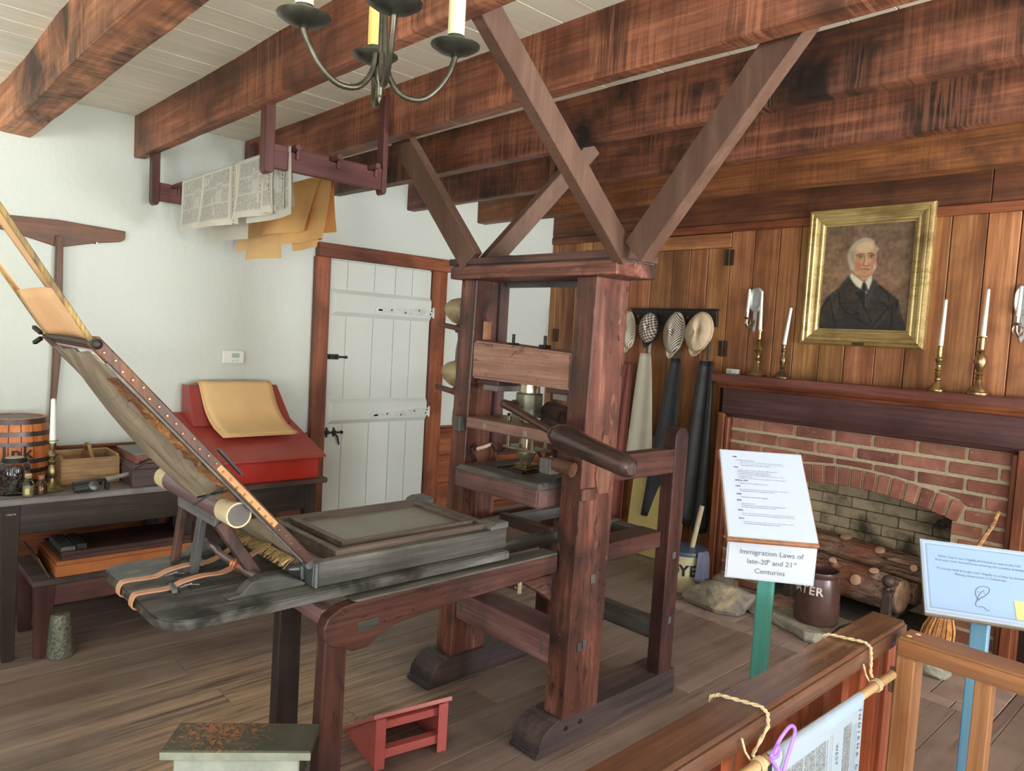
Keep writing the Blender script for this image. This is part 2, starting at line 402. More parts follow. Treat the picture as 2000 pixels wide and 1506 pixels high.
# ceiling of white boards on dark beams
ce = struct(M().box(XW-0.1, XR+0.1, YF-0.1, YB+0.6, ZC+0.014, ZC+0.1).build('ceiling', plain('ceiling_gap', (52, 46, 38), 0.9)))
CEIL = wood('white_ceiling_paint', [(230, 226, 210), (242, 239, 226), (246, 244, 234)], 'Y', 0.8, 0.7, rand=0.06, blotch=0.06, bcol=(160, 150, 130), bump=0.12, spec=0.25)
x = XW; k = 0
while x < XR:
    x1 = min(x+(0.15 if k % 4 else 0.142), XR)
    M().box(x+0.0022, x1-0.0022, YF, YB, ZC+R_.uniform(0, 0.002), ZC+0.02).build('ceiling_board', CEIL, ce, bevel=0.001)
    x = x1; k += 1
def beam(y0, y1, z0, label, rough=0.004, seed=0, mat=None, x1=XR):
    m = M(); n = 56; rr = random.Random(seed); rows = []
    ph = [rr.uniform(0, 6) for _ in range(8)]
    def w(i, k): return rough*(math.sin(i*0.37+ph[k])+0.6*math.sin(i*0.91+ph[k+2])+rr.uniform(-0.5, 0.5))
    vs = []
    for i in range(n+1):
        xx = XW+(x1-XW)*i/n
        c = rough*1.6
        vs += [(xx, y0+w(i, 0), ZC+0.012), (xx, y0+w(i, 1), z0+c+w(i, 2)), (xx, y0+c+w(i, 3), z0+w(i, 4)), (xx, y1-c+w(i, 1), z0+w(i, 2)), (xx, y1+w(i, 4), z0+c+w(i, 5)), (xx, y1+w(i, 0), ZC+0.012)]
    fs = [(i*6+k, i*6+k+1, (i+1)*6+k+1, (i+1)*6+k) for i in range(n) for k in range(5)]
    fs += [(i*6+5, i*6, (i+1)*6, (i+1)*6+5) for i in range(n)]+[(0, 1, 2, 3, 4, 5), tuple(n*6+k for k in range(5, -1, -1))]
    m.add(vs, fs)
    return tag(m.build('ceiling_beam', mat or beamw('X')), label, 'beam', 'ceiling beams')
beam(0.645, 0.785, 2.478, 'rough hewn ceiling beam nearest the camera with pale orange scuffs, above the T-shaped peel', 0.0045, 1, wood('rough_beam', [(84, 52, 38), (150, 98, 68), (192, 138, 100)], 'X', 0.9, 0.6, saw=0.35, rand=0.1, blotch=0.8, bcol=(48, 32, 28), bump=0.5))
beam(1.265, 1.328, 2.478, 'second ceiling beam from the camera, directly behind the chandelier', 0.003, 2)
beam(1.888, 1.962, 2.478, 'third ceiling beam from the camera, crossing behind the top of the long front brace', 0.003, 3)
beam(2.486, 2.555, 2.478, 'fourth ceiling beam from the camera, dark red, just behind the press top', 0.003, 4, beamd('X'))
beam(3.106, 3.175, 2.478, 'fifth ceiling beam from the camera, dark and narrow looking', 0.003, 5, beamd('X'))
beam(3.775, 3.855, 2.478, 'ceiling beam nearest the panelled wall, browner than the rest, above the portrait', 0.004, 6, wood('brown_beam', [(56, 32, 18), (100, 60, 33), (134, 84, 46)], 'X', 1.0, 0.5, saw=0.2, rand=0.1, blotch=0.5, bcol=(46, 24, 14)))

# panelled wall
FX0, FX1 = -2.59, -0.95        # brick field of the fireplace
m = M(); yb0, yb1 = YB+0.03, YB+0.13
m.box(XW, -2.34, yb0, yb1, -0.05, ZC+0.1); m.box(-1.20, XR, yb0, yb1, -0.05, ZC+0.1); m.box(-2.34, -1.20, yb0, yb1, 0.85, ZC+0.1)
wb = struct(m.build('wall_back', plain('panel_gap', (34, 18, 12), 0.9)))
J = [-4.5, -4.422, -4.22, -4.04, -3.84, -3.63, -3.432, -3.238, -3.086, -2.939, -2.762, -2.582, -2.40, -2.255, -2.081, -1.92, -1.736, -1.569, -1.381, -1.204, -1.048, -0.87, -0.69, -0.5, -0.32, -0.12, 0.08, 0.27, 0.48, 0.68, 0.88, 1.1, 1.32, 1.6, 4.4]
for a, b in zip(J[:-1], J[1:]):
    z0 = 0.0
    if b > -2.70 and a < -0.84: z0 = 1.42
    top = 2.31 if -3.44 < a < -2.78 else 2.42
    M().box(a+0.0025, b-0.0025, YB-0.002+R_.uniform(-0.002, 0.002), YB+0.03, z0, top).build('panel_board', pinew('Z'), wb, bevel=0.003)
M().box(-3.43, -2.765, YB-0.003, YB+0.03, 2.313, 2.415).build('cupboard_rail', pinew('X'), wb, bevel=0.003)
M().box(XW, XR, YB-0.018, YB+0.03, 2.42, 2.475).build('cornice_rail', trimw('X'), wb, bevel=0.004)
M().box(XW, -1.2, YB-0.010, YB+0.03, 2.478, ZC+0.012).build('header_board', wood('dark_header', [(48, 26, 17), (84, 48, 28), (110, 66, 38)], 'X', 1, 0.55), wb, bevel=0.003)
M().box(-1.196, XR, YB-0.010, YB+0.03, 2.478, ZC+0.012).build('header_board', wood('dark_header', [(48, 26, 17), (84, 48, 28), (110, 66, 38)], 'X', 1, 0.55), wb, bevel=0.003)
for (hx, hz) in ((-2.766, 2.24), (-2.766, 1.60), (-4.40, 1.635), (-4.37, 1.09)):
    h = M().box(hx-0.034, hx-0.002, YB-0.010, YB-0.003, hz-0.055, hz+0.055).box(hx+0.002, hx+0.034, YB-0.010, YB-0.003, hz-0.055, hz+0.055)
    h.tube([(hx, YB-0.013, hz-0.057), (hx, YB-0.013, hz+0.057)], 0.006, 8).build('cupboard_hinge', plain('hinge_iron', (62, 46, 34), 0.5, 0.5), wb)

# plank door with its frame on the white wall
DW = plain('white_door_paint', (192, 198, 192), 0.5, 0, 0.012, 5, rand=0.03)
DWY = DW
d1 = thing('door_1', None, None, (XW, 2.91, 0), kind='structure')
M().box(XW, XW+0.045, 2.377, 2.484, 0, 2.062).build('door_jamb', trimw('Z'), d1, bevel=0.004)
M().box(XW, XW+0.045, 3.343, 3.474, 0, 2.062).build('door_jamb', trimw('Z'), d1, bevel=0.004)
M().box(XW, XW+0.055, 2.388, 3.505, 2.062, 2.155).build('door_head', trimw('Y'), d1, bevel=0.004)
P = [2.487, 2.628, 2.845, 3.02, 3.168, 3.340]
for a, b in zip(P[:-1], P[1:]):
    M().box(XW, XW+0.018+R_.uniform(-0.0015, 0.0015), a+0.0012, b-0.0012, 0.008, 2.052).build('door_plank', DW, d1, bevel=0.003)
for z0, z1, ys in ((1.675, 1.858, 2.502), (0.930, 1.106, 2.502)):
    y0, y1, c = ys, 3.338, 0.030
    xa, xb = XW+0.018, XW+0.040
    M().hexa([(xa, y0, z0), (xa, y1, z0), (xa, y1, z1), (xa, y0, z1)], [(xb, y0+c, z0+c), (xb, y1-0.002, z0+c), (xb, y1-0.002, z1-c), (xb, y0+c, z1-c)]).build('door_batten', DWY, d1, bevel=0.002)
for zc, zt in ((1.737, 1.745), (0.985, 1.0)):
    xx = XW+0.040
    m = M().prism([(2.875, zc-0.007), (3.352, zt-0.030), (3.352, zt+0.030), (2.875, zc+0.007)], 'YZ', xx, xx+0.006)
    m.lathe([(0.031, 0), (0.031, 0.006)], (xx, 2.872, zc), 18, (1, 0, 0)); m.tube([(xx+0.006, 3.352, zt-0.04), (xx+0.006, 3.352, zt+0.04)], 0.008, 8)
    hg = m.build('strap_hinge', plain('painted_hinge', (186, 191, 186), 0.45, 0.2), d1, bevel=0.0012)
    m = M()
    for yy, zz in ((2.872, 0), (2.98, 0.004), (3.10, -0.010), (3.22, 0.012), (3.325, -0.012), (3.335, 0.014)): m.lathe([(0.007, 0), (0.004, 0.004)], (xx+0.006, yy, zc+(zt-zc)*(yy-2.87)/0.48+zz), 8, (1, 0, 0))
    m.build('hinge_nail', IRON(), hg)
x0 = XW+0.020
m = M().box(x0, x0+0.006, 2.492, 2.578, 1.378, 1.414).tube([(x0+0.012, 2.47, 1.397), (x0+0.012, 2.632, 1.395)], 0.007, 8).box(x0, x0+0.022, 2.505, 2.515, 1.382, 1.411).box(x0, x0+0.022, 2.555, 2.565, 1.382, 1.411).ball((x0+0.012, 2.632, 1.395), 0.011)
m.build('door_bolt', IRON(), d1)
m = M().tube([(x0+0.012, 2.45, 0.876), (x0+0.012, 2.618, 0.874)], 0.007, 8).box(x0, x0+0.008, 2.502, 2.514, 0.843, 0.91).box(x0, x0+0.02, 2.498, 2.518, 0.862, 0.89).box(x0, x0+0.008, 2.556, 2.568, 0.846, 0.908).box(x0, x0+0.02, 2.552, 2.572, 0.862, 0.89)
m.tube([(x0+0.012, 2.563, 0.87), (x0+0.02, 2.585, 0.845), (x0+0.02, 2.598, 0.79)], 0.006, 8).ball((x0+0.012, 2.62, 0.874), 0.012)
m.build('door_latch', IRON(), d1)

# thermostat
t = thing('thermostat', 'white plastic thermostat with small grey-green screen on the plaster wall', 'thermostat', (XW, 1.85, 1.338))
M().box(XW, XW+0.026, 1.783, 1.918, 1.338, 1.420).build('case', plain('white_plastic', (222, 226, 224), 0.4, var=0.02), t, bevel=0.006)
M().box(XW+0.026, XW+0.0275, 1.838, 1.885, 1.375, 1.403).build('screen', plain('lcd_green', (126, 146, 128), 0.2, var=0.03), t)
M().box(XW+0.026, XW+0.0285, 1.84, 1.853, 1.352, 1.362).box(XW+0.026, XW+0.0285, 1.862, 1.875, 1.352, 1.362).build('button', plain('grey_button', (180, 186, 186), 0.4, var=0.02), t)

# T-shaped peel
p = thing('peel', 'brown wooden T-shaped paper peel hanging flat on the white wall above the table', 'peel', (XW, 0.905, 0.97))
pol = [(0.585, 2.066), (0.588, 2.02), (0.61, 2.002), (0.72, 1.982), (0.893, 1.938), (0.918, 1.938), (1.09, 1.982), (1.195, 1.999), (1.218, 2.012), (1.224, 2.03), (1.224, 2.062), (0.9, 2.078)]
M().prism(pol, 'YZ', XW+0.004, XW+0.024).build('head', wood('peel_wood', [(58, 36, 24), (84, 54, 36), (106, 74, 52)], 'Y', 1, 0.5), p, bevel=0.003)
M().prism([(0.868, 0.975), (0.888, 0.972), (0.923, 1.4), (0.922, 1.99), (0.912, 2.0), (0.895, 2.0), (0.886, 1.99), (0.880, 1.4)], 'YZ', XW+0.024, XW+0.046).build('handle', wood('peel_wood', [(58, 36, 24), (84, 54, 36), (106, 74, 52)], 'Z', 1, 0.5), p, bevel=0.006, seg=2)
for yy in (1.08, 0.73): M().tube([(XW+0.001, yy, 1.979), (XW+0.035, yy, 1.979)], 0.005, 8).build('peg', BRASS(), p)
# ------------------------------------------------------------------ the common press
PR = thing('printing_press', 'large reddish-brown wooden hand printing press with long bar handle and open tympan', 'printing press', (-2.235, 2.2, 0))
LX0, LX1, RX0, RX1 = -2.645, -2.535, -1.935, -1.828
def foot(x0, x1):
    pol = [(1.962, 0.0), (2.862, 0.0), (2.862, 0.118), (2.11, 0.118), (2.088, 0.112), (2.083, 0.122), (2.066, 0.118)]
    for k in range(7):
        a = pi/2*k/6; pol.append((2.066-0.092*math.sin(a)*0.98, 0.022+0.092*math.cos(a)))
    pol += [(1.974, 0.018), (1.962, 0.016)]
    return M().prism(pol[::-1], 'YZ', x0, x1)
blackfoot = lambda: wood('press_foot_wood', [(40, 36, 38), (62, 52, 52), (88, 72, 68)], 'Y', 1.2, 0.45, rand=0.1, blotch=0.5, bcol=(34, 36, 40))
foot(LX0-0.03, LX1+0.02).build('foot', blackfoot(), PR, bevel=0.003)
foot(RX0-0.045, RX1).build('foot', blackfoot(), PR, bevel=0.003)
def cheek(x0, x1):
    b = [(x0, 2.100, 0.112), (x1, 2.100, 0.112), (x1, 2.310, 0.112), (x0, 2.310, 0.112)]
    tt = [(x0, 2.143, 1.85), (x1, 2.143, 1.85), (x1, 2.340, 1.85), (x0, 2.340, 1.85)]
    return M().hexa(b, tt)
cheek(LX0, LX1).build('cheek', pressw('Z'), PR, bevel=0.005)
rc = cheek(RX0, RX1).build('cheek', pressw('Z'), PR, bevel=0.005)
# inner guide strips and mortise slots on the left cheek
M().box(LX1, LX1+0.018, 2.275, 2.33, 1.10, 1.849).build('guide_strip', pressd('Z'), PR, bevel=0.002)
M().box(RX0-0.018, RX0, 2.275, 2.33, 1.10, 1.849).build('guide_strip', inkw('Z'), PR, bevel=0.002)
M().box(LX1, LX1+0.012, 2.19, 2.235, 1.578, 1.665).build('wedge_block', wood('pale_block', [(96, 62, 44), (136, 96, 70), (160, 120, 92)], 'Z', 1, 0.6), PR, bevel=0.004)
# cap and its board
M().box(-2.675, -1.703, 2.098, 2.335, 1.848, 1.903).build('cap', pressw('X'), PR, bevel=0.004)
M().box(-2.684, -1.697, 2.094, 2.338, 1.9085, 1.938).build('cap_board', pressd('X'), PR, bevel=0.003)
M().box(-2.674, -1.71, 2.11, 2.33, 1.9025, 1.909).build('cap_packing', inkw('X'), PR)
for x in (-2.385, -1.93):
    M().tube([(x, 2.2, 1.938), (x, 2.2, 1.955)], 0.012, 6).build('cap_bolt', IRON(), PR)
# thin rear frame seen through the top opening
M().box(LX1, RX0, 2.31, 2.338, 1.826, 1.8475).build('top_rail', inkw('X'), PR)
# head (winter) with bolts and step blocks
wint = wood('worn_head_wood', [(86, 60, 52), (134, 102, 88), (160, 128, 112)], 'X', 1.4, 0.65, rand=0.05, blotch=0.25, bcol=(70, 44, 38), bump=0.6, specks=0.6)
M().hexa([(LX1, 2.138, 1.405), (RX0, 2.138, 1.402), (RX0, 2.33, 1.402), (LX1, 2.33, 1.405)], [(LX1, 2.138, 1.575), (RX0, 2.138, 1.548), (RX0, 2.33, 1.548), (LX1, 2.33, 1.575)]).build('head', wint, PR, bevel=0.008, seg=2)
for x in (-2.335, -2.142):
    b = M().tube([(x, 2.2, 1.55), (x, 2.2, 1.612)], 0.007, 10).build('head_bolt', IRON(), PR)
    M().box(x-0.018, x+0.018, 2.182, 2.218, 1.558, 1.574).build('nut', IRON(), b)
for s0, s1 in ((LX1+0.03, LX1+0.17), (RX0-0.14, RX0-0.01)):
    M().box(s0, s1, 2.15, 2.32, 1.382, 1.403).build('step_block', pressd('X'), PR, bevel=0.003)
    M().box(s0+0.03, s1-0.02, 2.16, 2.31, 1.355, 1.382).build('step_block', plain('step_block_grey', (92, 86, 82), 0.6), PR, bevel=0.003)
# iron spindle: brass nut, hub, box hose, cup and toe
ax = (-2.236, 2.22, 0)
steel = plain('worn_steel', (168, 160, 142), 0.32, 0.9, 0.2, 25)
BR2 = plain('dull_brass', (124, 117, 98), 0.4, 0.8, 0.25, 25)
M().lathe([(0.044, 1.362), (0.046, 1.37), (0.044, 1.376), (0.046, 1.382), (0.044, 1.388), (0.045, 1.402)], ax, 24).build('spindle_nut', steel, PR)
def hexprism(r, z0, z1, n=8, tw=0.0): return M().lathe([(r, z0), (r, z1)], ax, n)
m = M(); n = 8
m.add([(ax[0]+0.062*math.cos(2*pi*(k+0.5)/n), ax[1]+0.062*math.sin(2*pi*(k+0.5)/n), z) for z in (1.262, 1.362) for k in range(n)], [(k, (k+1) % n, n+(k+1) % n, n+k) for k in range(n)]+[tuple(range(n-1, -1, -1)), tuple(range(n, 2*n))])
m.build('spindle_hub', plain('green_bronze', (92, 92, 80), 0.45, 0.55, 0.3, 22), PR, bevel=0.004)
M().box(ax[0]-0.016, ax[0]+0.016, ax[1]-0.016, ax[1]+0.016, 1.085, 1.262).build('spindle', steel, PR, bevel=0.003)
m = M()
for dx in (-0.075, 0.075):
    for dy in (-0.04, 0.04):
        m.box(ax[0]+dx-0.008, ax[0]+dx+0.008, ax[1]+dy-0.006, ax[1]+dy+0.006, 1.125, 1.268)
m.box(ax[0]-0.083, ax[0]+0.083, ax[1]-0.046, ax[1]-0.034, 1.256, 1.268).box(ax[0]-0.083, ax[0]+0.083, ax[1]+0.034, ax[1]+0.046, 1.256, 1.268)
m.box(ax[0]-0.10, ax[0]+0.10, ax[1]-0.05, ax[1]+0.05, 1.117, 1.127)
m.build('hose_cage', BR2, PR, bevel=0.001)
M().lathe([(0.030, 1.117), (0.043, 1.112), (0.042, 1.098), (0.034, 1.083), (0.026, 1.064), (0.022, 1.052)], ax, 20).build('spindle_cup', BR2, PR)
m = M()
for r, z0, z1 in ((0.040, 1.048, 1.056), (0.033, 1.040, 1.048), (0.040, 1.033, 1.040)): m.box(ax[0]-r, ax[0]+r, ax[1]-r, ax[1]+r, z0, z1)
m.build('toe_plate', BRASS(), PR, bevel=0.0015)
# hooks and cords that hang the platen
CORD = plain('pale_cord', (202, 178, 158), 0.8)
def chook(c, s):
    return [(c[0]+s*0.035*math.cos(a)*1.0, c[1], c[2]+0.035*math.sin(a)) for a in [0.4+2*pi*0.72*k/12 for k in range(13)]]
for sx in (-1, 1):
    x = ax[0]+sx*0.10
    M().tube([(x, 2.19, 1.122), (x+sx*0.03, 2.19, 1.092), (x+sx*0.065, 2.185, 1.088), (x+sx*0.085, 2.18, 1.112)], 0.006, 8).build('hose_hook', IRON(), PR)
    M().tube([(x+sx*0.085, 2.18, 1.115), (x+sx*0.12, 2.17, 1.098), (x+sx*0.155, 2.16, 1.085)], 0.008, 8).build('hanging_cord', CORD, PR)
    M().tube([(x+sx*0.155, 2.16, 1.086), (x+sx*0.185, 2.158, 1.098), (x+sx*0.205, 2.155, 1.08), (x+sx*0.185, 2.152, 1.052), (x+sx*0.15, 2.15, 1.036)], 0.006, 8).build('platen_hook', IRON(), PR)
# till (shelf) boards
till = wood('till_wood', [(74, 52, 48), (112, 84, 76), (138, 110, 98)], 'X', 1.3, 0.5, rand=0.05, blotch=0.35, bcol=(50, 36, 34))
M().box(-2.487, RX0, 2.082, 2.225, 1.188, 1.236).build('till_board', till, PR, bevel=0.003)
M().box(-2.50, RX0, 2.23, 2.335, 1.190, 1.234).build('till_board', till, PR, bevel=0.003)
for x in (-2.36, -2.11):
    M().box(x-0.011, x+0.011, 2.0795, 2.083, 1.198, 1.220).build('till_peg', plain('peg_end', (116, 104, 98), 0.6), PR)
M().box(-2.555, -2.515, 2.066, 2.10, 1.165, 1.235).build('wedge', inkw('Z'), PR, bevel=0.004)
M().box(-1.985, -1.925, 2.045, 2.100, 1.075, 1.135).build('wedge', inkw('Z'), PR, bevel=0.003)
M().tube([(-1.925, 2.07, 1.118), (-1.84, 2.085, 1.105)], [0.026, 0.03], 12).build('bar_stop', wood('bar_stop_wood', [(62, 40, 30), (86, 58, 44), (108, 76, 58)], 'X', 1, 0.45), PR)
# rounded end block behind the bar
M().tube([(-2.19, 2.30, 1.285), (-2.07, 2.28, 1.275)], 0.046, 24).box(-2.188, -2.072, 2.246, 2.336, 1.236, 1.285).build('bar_catch_block', pressd('X'), PR)
# platen
plt = wood('platen_wood', [(66, 44, 42), (100, 74, 70), (128, 98, 92)], 'X', 1.3, 0.5, rand=0.05, blotch=0.35, bcol=(48, 40, 40))
M().box(-2.478, -1.962, 2.022, 2.40, 0.935, 1.012).build('platen', plt, PR, bevel=0.007, seg=2)
M().hexa([(-2.478, 2.022, 1.0125), (-1.962, 2.022, 1.0125), (-1.962, 2.40, 1.0125), (-2.478, 2.40, 1.0125)], [(-2.46, 2.04, 1.030), (-1.98, 2.04, 1.030), (-1.98, 2.38, 1.030), (-2.46, 2.38, 1.030)]).build('platen_top', inkw('X'), PR, bevel=0.002)
m = M()
for a, b, c, d in ((-2.315, -2.155, 2.13, 2.138), (-2.315, -2.155, 2.298, 2.306), (-2.315, -2.307, 2.13, 2.306), (-2.163, -2.155, 2.13, 2.306)): m.box(a, b, c, d, 1.030, 1.036)
m.box(-2.307, -2.163, 2.138, 2.298, 1.0302, 1.032)
m.build('stud_plate', IRON(), PR)
# bar: iron rod with turned wooden handle
rod = [(-2.27, 2.165, 1.305), (-2.255, 2.10, 1.315), (-2.225, 2.065, 1.320), (-2.185, 2.05, 1.316), (-2.13, 2.042, 1.305), (-1.83, 1.975, 1.247)]
M().tube(rod, [0.017, 0.018, 0.019, 0.0185, 0.0175, 0.014], 14).build('bar', plain('brown_iron', (74, 56, 50), 0.35, 0.55, 0.15), PR)
M().lathe([(0.027, 0), (0.027, 0.012)], (-2.262, 2.165, 1.305), 16, (0.05, -1, 0.05)).build('bar_socket', plain('brown_iron', (74, 56, 50), 0.35, 0.55, 0.15), PR)
p0, p1 = V((-1.852, 1.980, 1.251)), V((-1.405, 1.872, 1.2025)); d = (p1-p0); L = d.length; d.normalize()
M().lathe([(0.018, 0), (0.033, 0.004), (0.035, 0.02), (0.042, 0.028), (0.051, 0.06), (0.053, 0.095), (0.049, 0.14), (0.043, 0.2), (0.040, 0.30), (0.037, L-0.035), (0.032, L-0.012), (0.020, L)], p0, 24, d).build('bar_handle', wood('bar_handle_wood', [(36, 26, 24), (56, 40, 37), (76, 56, 51)], 'X', 1, 0.28, rand=0, blotch=0.15, spec=0.6), PR)
# pale diamond patch plate and wear block on the right cheek
M().prism([(2.20, 1.075), (2.235, 1.235), (2.262, 1.235), (2.30, 1.075), (2.285, 1.0), (2.222, 1.0)], 'YZ', RX1, RX1+0.004).build('patch_plate', wood('patch_wood', [(70, 44, 34), (92, 60, 46), (112, 78, 62)], 'Z', 1, 0.6), PR, bevel=0.001)
M().box(RX1, RX1+0.016, 2.115, 2.20, 0.985, 1.03).build('patch_block', pressw('Z'), PR, bevel=0.003)
for (y, z) in ((2.225, 0.66), (2.20, 0.40), (2.17, 0.395)):
    M().box(RX1, RX1+0.006, y-0.012, y+0.012, z-0.018, z+0.018).build('peg_end', inkw('Z'), PR, bevel=0.002)
for y in (2.12, 2.205):
    M().lathe([(0.011, 0), (0.008, 0.005)], (RX1, y, 0.078), 12, (1, 0, 0)).build('foot_pin', IRON(), PR)
# stretchers
M().box(LX1, RX0, 2.118, 2.27, 0.295, 0.418).build('stretcher', wood('stretcher_wood', [(78, 52, 52), (112, 80, 78), (132, 104, 100)], 'X', 1.2, 0.55, rand=0.05, blotch=0.3), PR, bevel=0.004)
for x in (LX1+0.04, RX0-0.05):
    M().box(x-0.008, x+0.008, 2.1165, 2.12, 0.33, 0.38).build('tenon_peg', inkw('Z'), PR)
# rear posts, rails, arms
for x0, x1 in ((LX0+0.02, LX1), (-1.898, -1.830)):
    pol = [(2.735, 0.112), (2.832, 0.112), (2.842, 1.19)]+[(2.793+0.049*math.cos(a), 1.19+0.049*math.sin(a)) for a in [pi*k/10 for k in range(1, 10)]]+[(2.744, 1.19)]
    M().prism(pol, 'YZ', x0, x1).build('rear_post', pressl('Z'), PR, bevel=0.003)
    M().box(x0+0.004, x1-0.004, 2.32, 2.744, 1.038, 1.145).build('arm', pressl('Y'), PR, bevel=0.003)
    for z in (0.66, 0.36):
        M().box(x1, x1+0.005, 2.775, 2.80, z-0.016, z+0.016).build('post_peg', inkw('Z'), PR, bevel=0.002)
M().box(LX1, -1.898, 2.75, 2.80, 0.258, 0.352).build('rear_stretcher', inkw('X'), PR, bevel=0.003)
# carriage rails (outer), inner ribs, end rail
def rail(x0, x1):
    pol = [(1.17, 0.632), (2.10, 0.632+0.055), (2.10, 0.757), (1.20, 0.757), (1.145, 0.752)]
    pol += [(1.145+0.062*math.cos(a)*1.1, 0.69+0.062*math.sin(a)) for a in [pi/2+pi*k/8 for k in range(1, 8)]]
    pol += [(1.145, 0.628), (1.175, 0.612), (1.235, 0.612), (1.28, 0.65), (1.45, 0.672), (2.10, 0.687)]
    return pol
outer = [(2.10, 0.687), (2.10, 0.757), (1.20, 0.757), (1.145, 0.75), (1.10, 0.728), (1.085, 0.695), (1.09, 0.66), (1.115, 0.632), (1.16, 0.622), (1.185, 0.604), (1.245, 0.604), (1.285, 0.634), (1.34, 0.655), (1.6, 0.672)]
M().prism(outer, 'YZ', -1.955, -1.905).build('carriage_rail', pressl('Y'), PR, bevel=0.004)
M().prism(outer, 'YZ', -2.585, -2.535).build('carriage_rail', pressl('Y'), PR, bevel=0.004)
M().prism([(1.20, 0.7575), (2.098, 0.7575), (2.098, 0.764), (1.18, 0.764)], 'YZ', -1.985, -1.908).build('rail_strip', inkw('Y'), PR)
M().box(-1.9045, -1.902, 1.20, 1.275, 0.664, 0.694).build('rail_patch', inkw('Y'), PR)
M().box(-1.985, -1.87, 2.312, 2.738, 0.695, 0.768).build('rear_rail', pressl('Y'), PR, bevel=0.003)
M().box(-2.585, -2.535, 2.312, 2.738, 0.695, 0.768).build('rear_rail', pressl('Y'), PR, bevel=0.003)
for x in (-2.44, -2.13):
    M().box(x-0.022, x+0.022, 1.12, 2.74, 0.72, 0.770).build('rib', inkw('Y'), PR, bevel=0.002)
M().box(-2.535, -1.955, 1.105, 1.15, 0.685, 0.735).build('end_rail', wood('end_rail_wood', [(84, 60, 62), (118, 92, 92), (140, 114, 112)], 'X', 1, 0.5), PR, bevel=0.003)
M().box(-2.535, -1.985, 2.68, 2.738, 0.70, 0.765).build('end_rail', inkw('X'), PR, bevel=0.003)
M().box(-2.43, -2.12, 2.26, 2.30, 0.742, 0.79).build('rib_block', pressd('X'), PR, bevel=0.003)
# legs under the front end
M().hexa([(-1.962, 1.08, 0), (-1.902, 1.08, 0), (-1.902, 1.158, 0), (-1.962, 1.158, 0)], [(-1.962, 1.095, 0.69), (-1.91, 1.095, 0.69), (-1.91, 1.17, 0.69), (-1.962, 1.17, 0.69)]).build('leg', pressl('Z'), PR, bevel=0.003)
M().hexa([(-2.252, 1.085, 0), (-2.2, 1.085, 0), (-2.2, 1.168, 0), (-2.252, 1.168, 0)], [(-2.24, 1.088, 0.735), (-2.195, 1.088, 0.735), (-2.195, 1.165, 0.735), (-2.24, 1.165, 0.735)]).build('leg', wood('black_leg_wood', [(26, 22, 23), (44, 36, 36), (62, 52, 50)], 'Z', 1.2, 0.5, rand=0), PR, bevel=0.003)
# crank bracket under the rail
M().prism([(1.93, 0.672), (2.10, 0.672), (2.10, 0.56), (2.05, 0.60)], 'YZ', -1.965, -1.925).build('crank_bracket', pressw('Y'), PR, bevel=0.003)
M().lathe([(0.012, 0), (0.012, 0.02)], (-1.93, 1.905, 0.662), 14, (1, 0, 0)).tube([(-1.915, 1.905, 0.69), (-1.915, 1.905, 0.64)], 0.01, 8).build('crank_eye', plain('worn_steel', (168, 160, 142), 0.32, 0.9, 0.2, 25), PR)
M().tube([(-2.53, 1.95, 0.66), (-1.94, 1.95, 0.66)], 0.035, 14).build('girth_barrel', pressd('X'), PR)

# plank
zp = 0.805
pp = []
px0, px1, py0 = -2.515, -1.930, 0.636
for (cx, cy, a0) in ((px0+0.06, py0+0.07, pi), (px1-0.10, py0+0.085, 1.5*pi)):
    rx = 0.06 if cx < -2.3 else 0.10; ry = cy-py0
    for k in range(8):
        a = a0+pi/2*k/7; pp.append((cx+rx*math.cos(a), cy+ry*math.sin(a)))
pp += [(px1, 1.86), (px0, 1.86)]
def plank_mat():
    t = NT('inked_plank'); fine = t.noise(t.coord((34, 2.2, 34), False), 1.0, 6, 0.72, 0.5); big = t.noise(t.coord((5, 3, 5), False), 1.0, 5, 0.65, 0.8)
    col = t.ramp(fine, [(0.3, S((48, 48, 47))), (0.5, S((76, 76, 73))), (0.72, S((104, 103, 99)))])
    col = t.mix(t.ramp(big, [(0.47, (0, 0, 0, 1)), (0.60, (0.92, 0.92, 0.92, 1))]), col, S((22, 22, 24)))
    col = t.mix(t.ramp(fine, [(0.30, (0.7, 0.7, 0.7, 1)), (0.42, (0, 0, 0, 1))]), col, S((34, 34, 35)))
    t.bump(fine, 0.35); return t.done(col, t.ramp(big, [(0.4, (0.5, 0.5, 0.5, 1)), (0.7, (0.3, 0.3, 0.3, 1))]), 0, 0.5)
plk = M().prism(pp, 'XY', zp-0.030, zp).build('plank', plank_mat(), PR, bevel=0.004, seg=2)
# coffin
cx0, cx1, cy0, cy1, cz = -2.515, -1.968, 1.085, 1.875, 0.882
M().box(cx1-0.035, cx1, cy0, cy1, zp, cz).build('coffin_side', inkw('Y'), PR, bevel=0.003)
M().box(cx0, cx0+0.035, cy0, cy1, zp, cz).build('coffin_side', inkw('Y'), PR, bevel=0.003)
M().box(cx0+0.035, cx1-0.035, cy0, cy0+0.04, zp, cz-0.008).build('coffin_end', wood('bare_coffin_end', [(66, 58, 56), (120, 98, 86), (156, 128, 110)], 'X', 1.6, 0.6, rand=0, blotch=0.7, bcol=(58, 60, 66)), PR, bevel=0.003)
M().box(cx0+0.035, cx1-0.035, cy1-0.04, cy1, zp, cz).build('coffin_end', inkw('X'), PR, bevel=0.003)
M().box(cx0+0.035, cx1-0.035, cy0+0.04, cy1-0.04, zp, zp+0.045).build('press_stone', plain('stone_bed', (92, 92, 88), 0.4), PR)
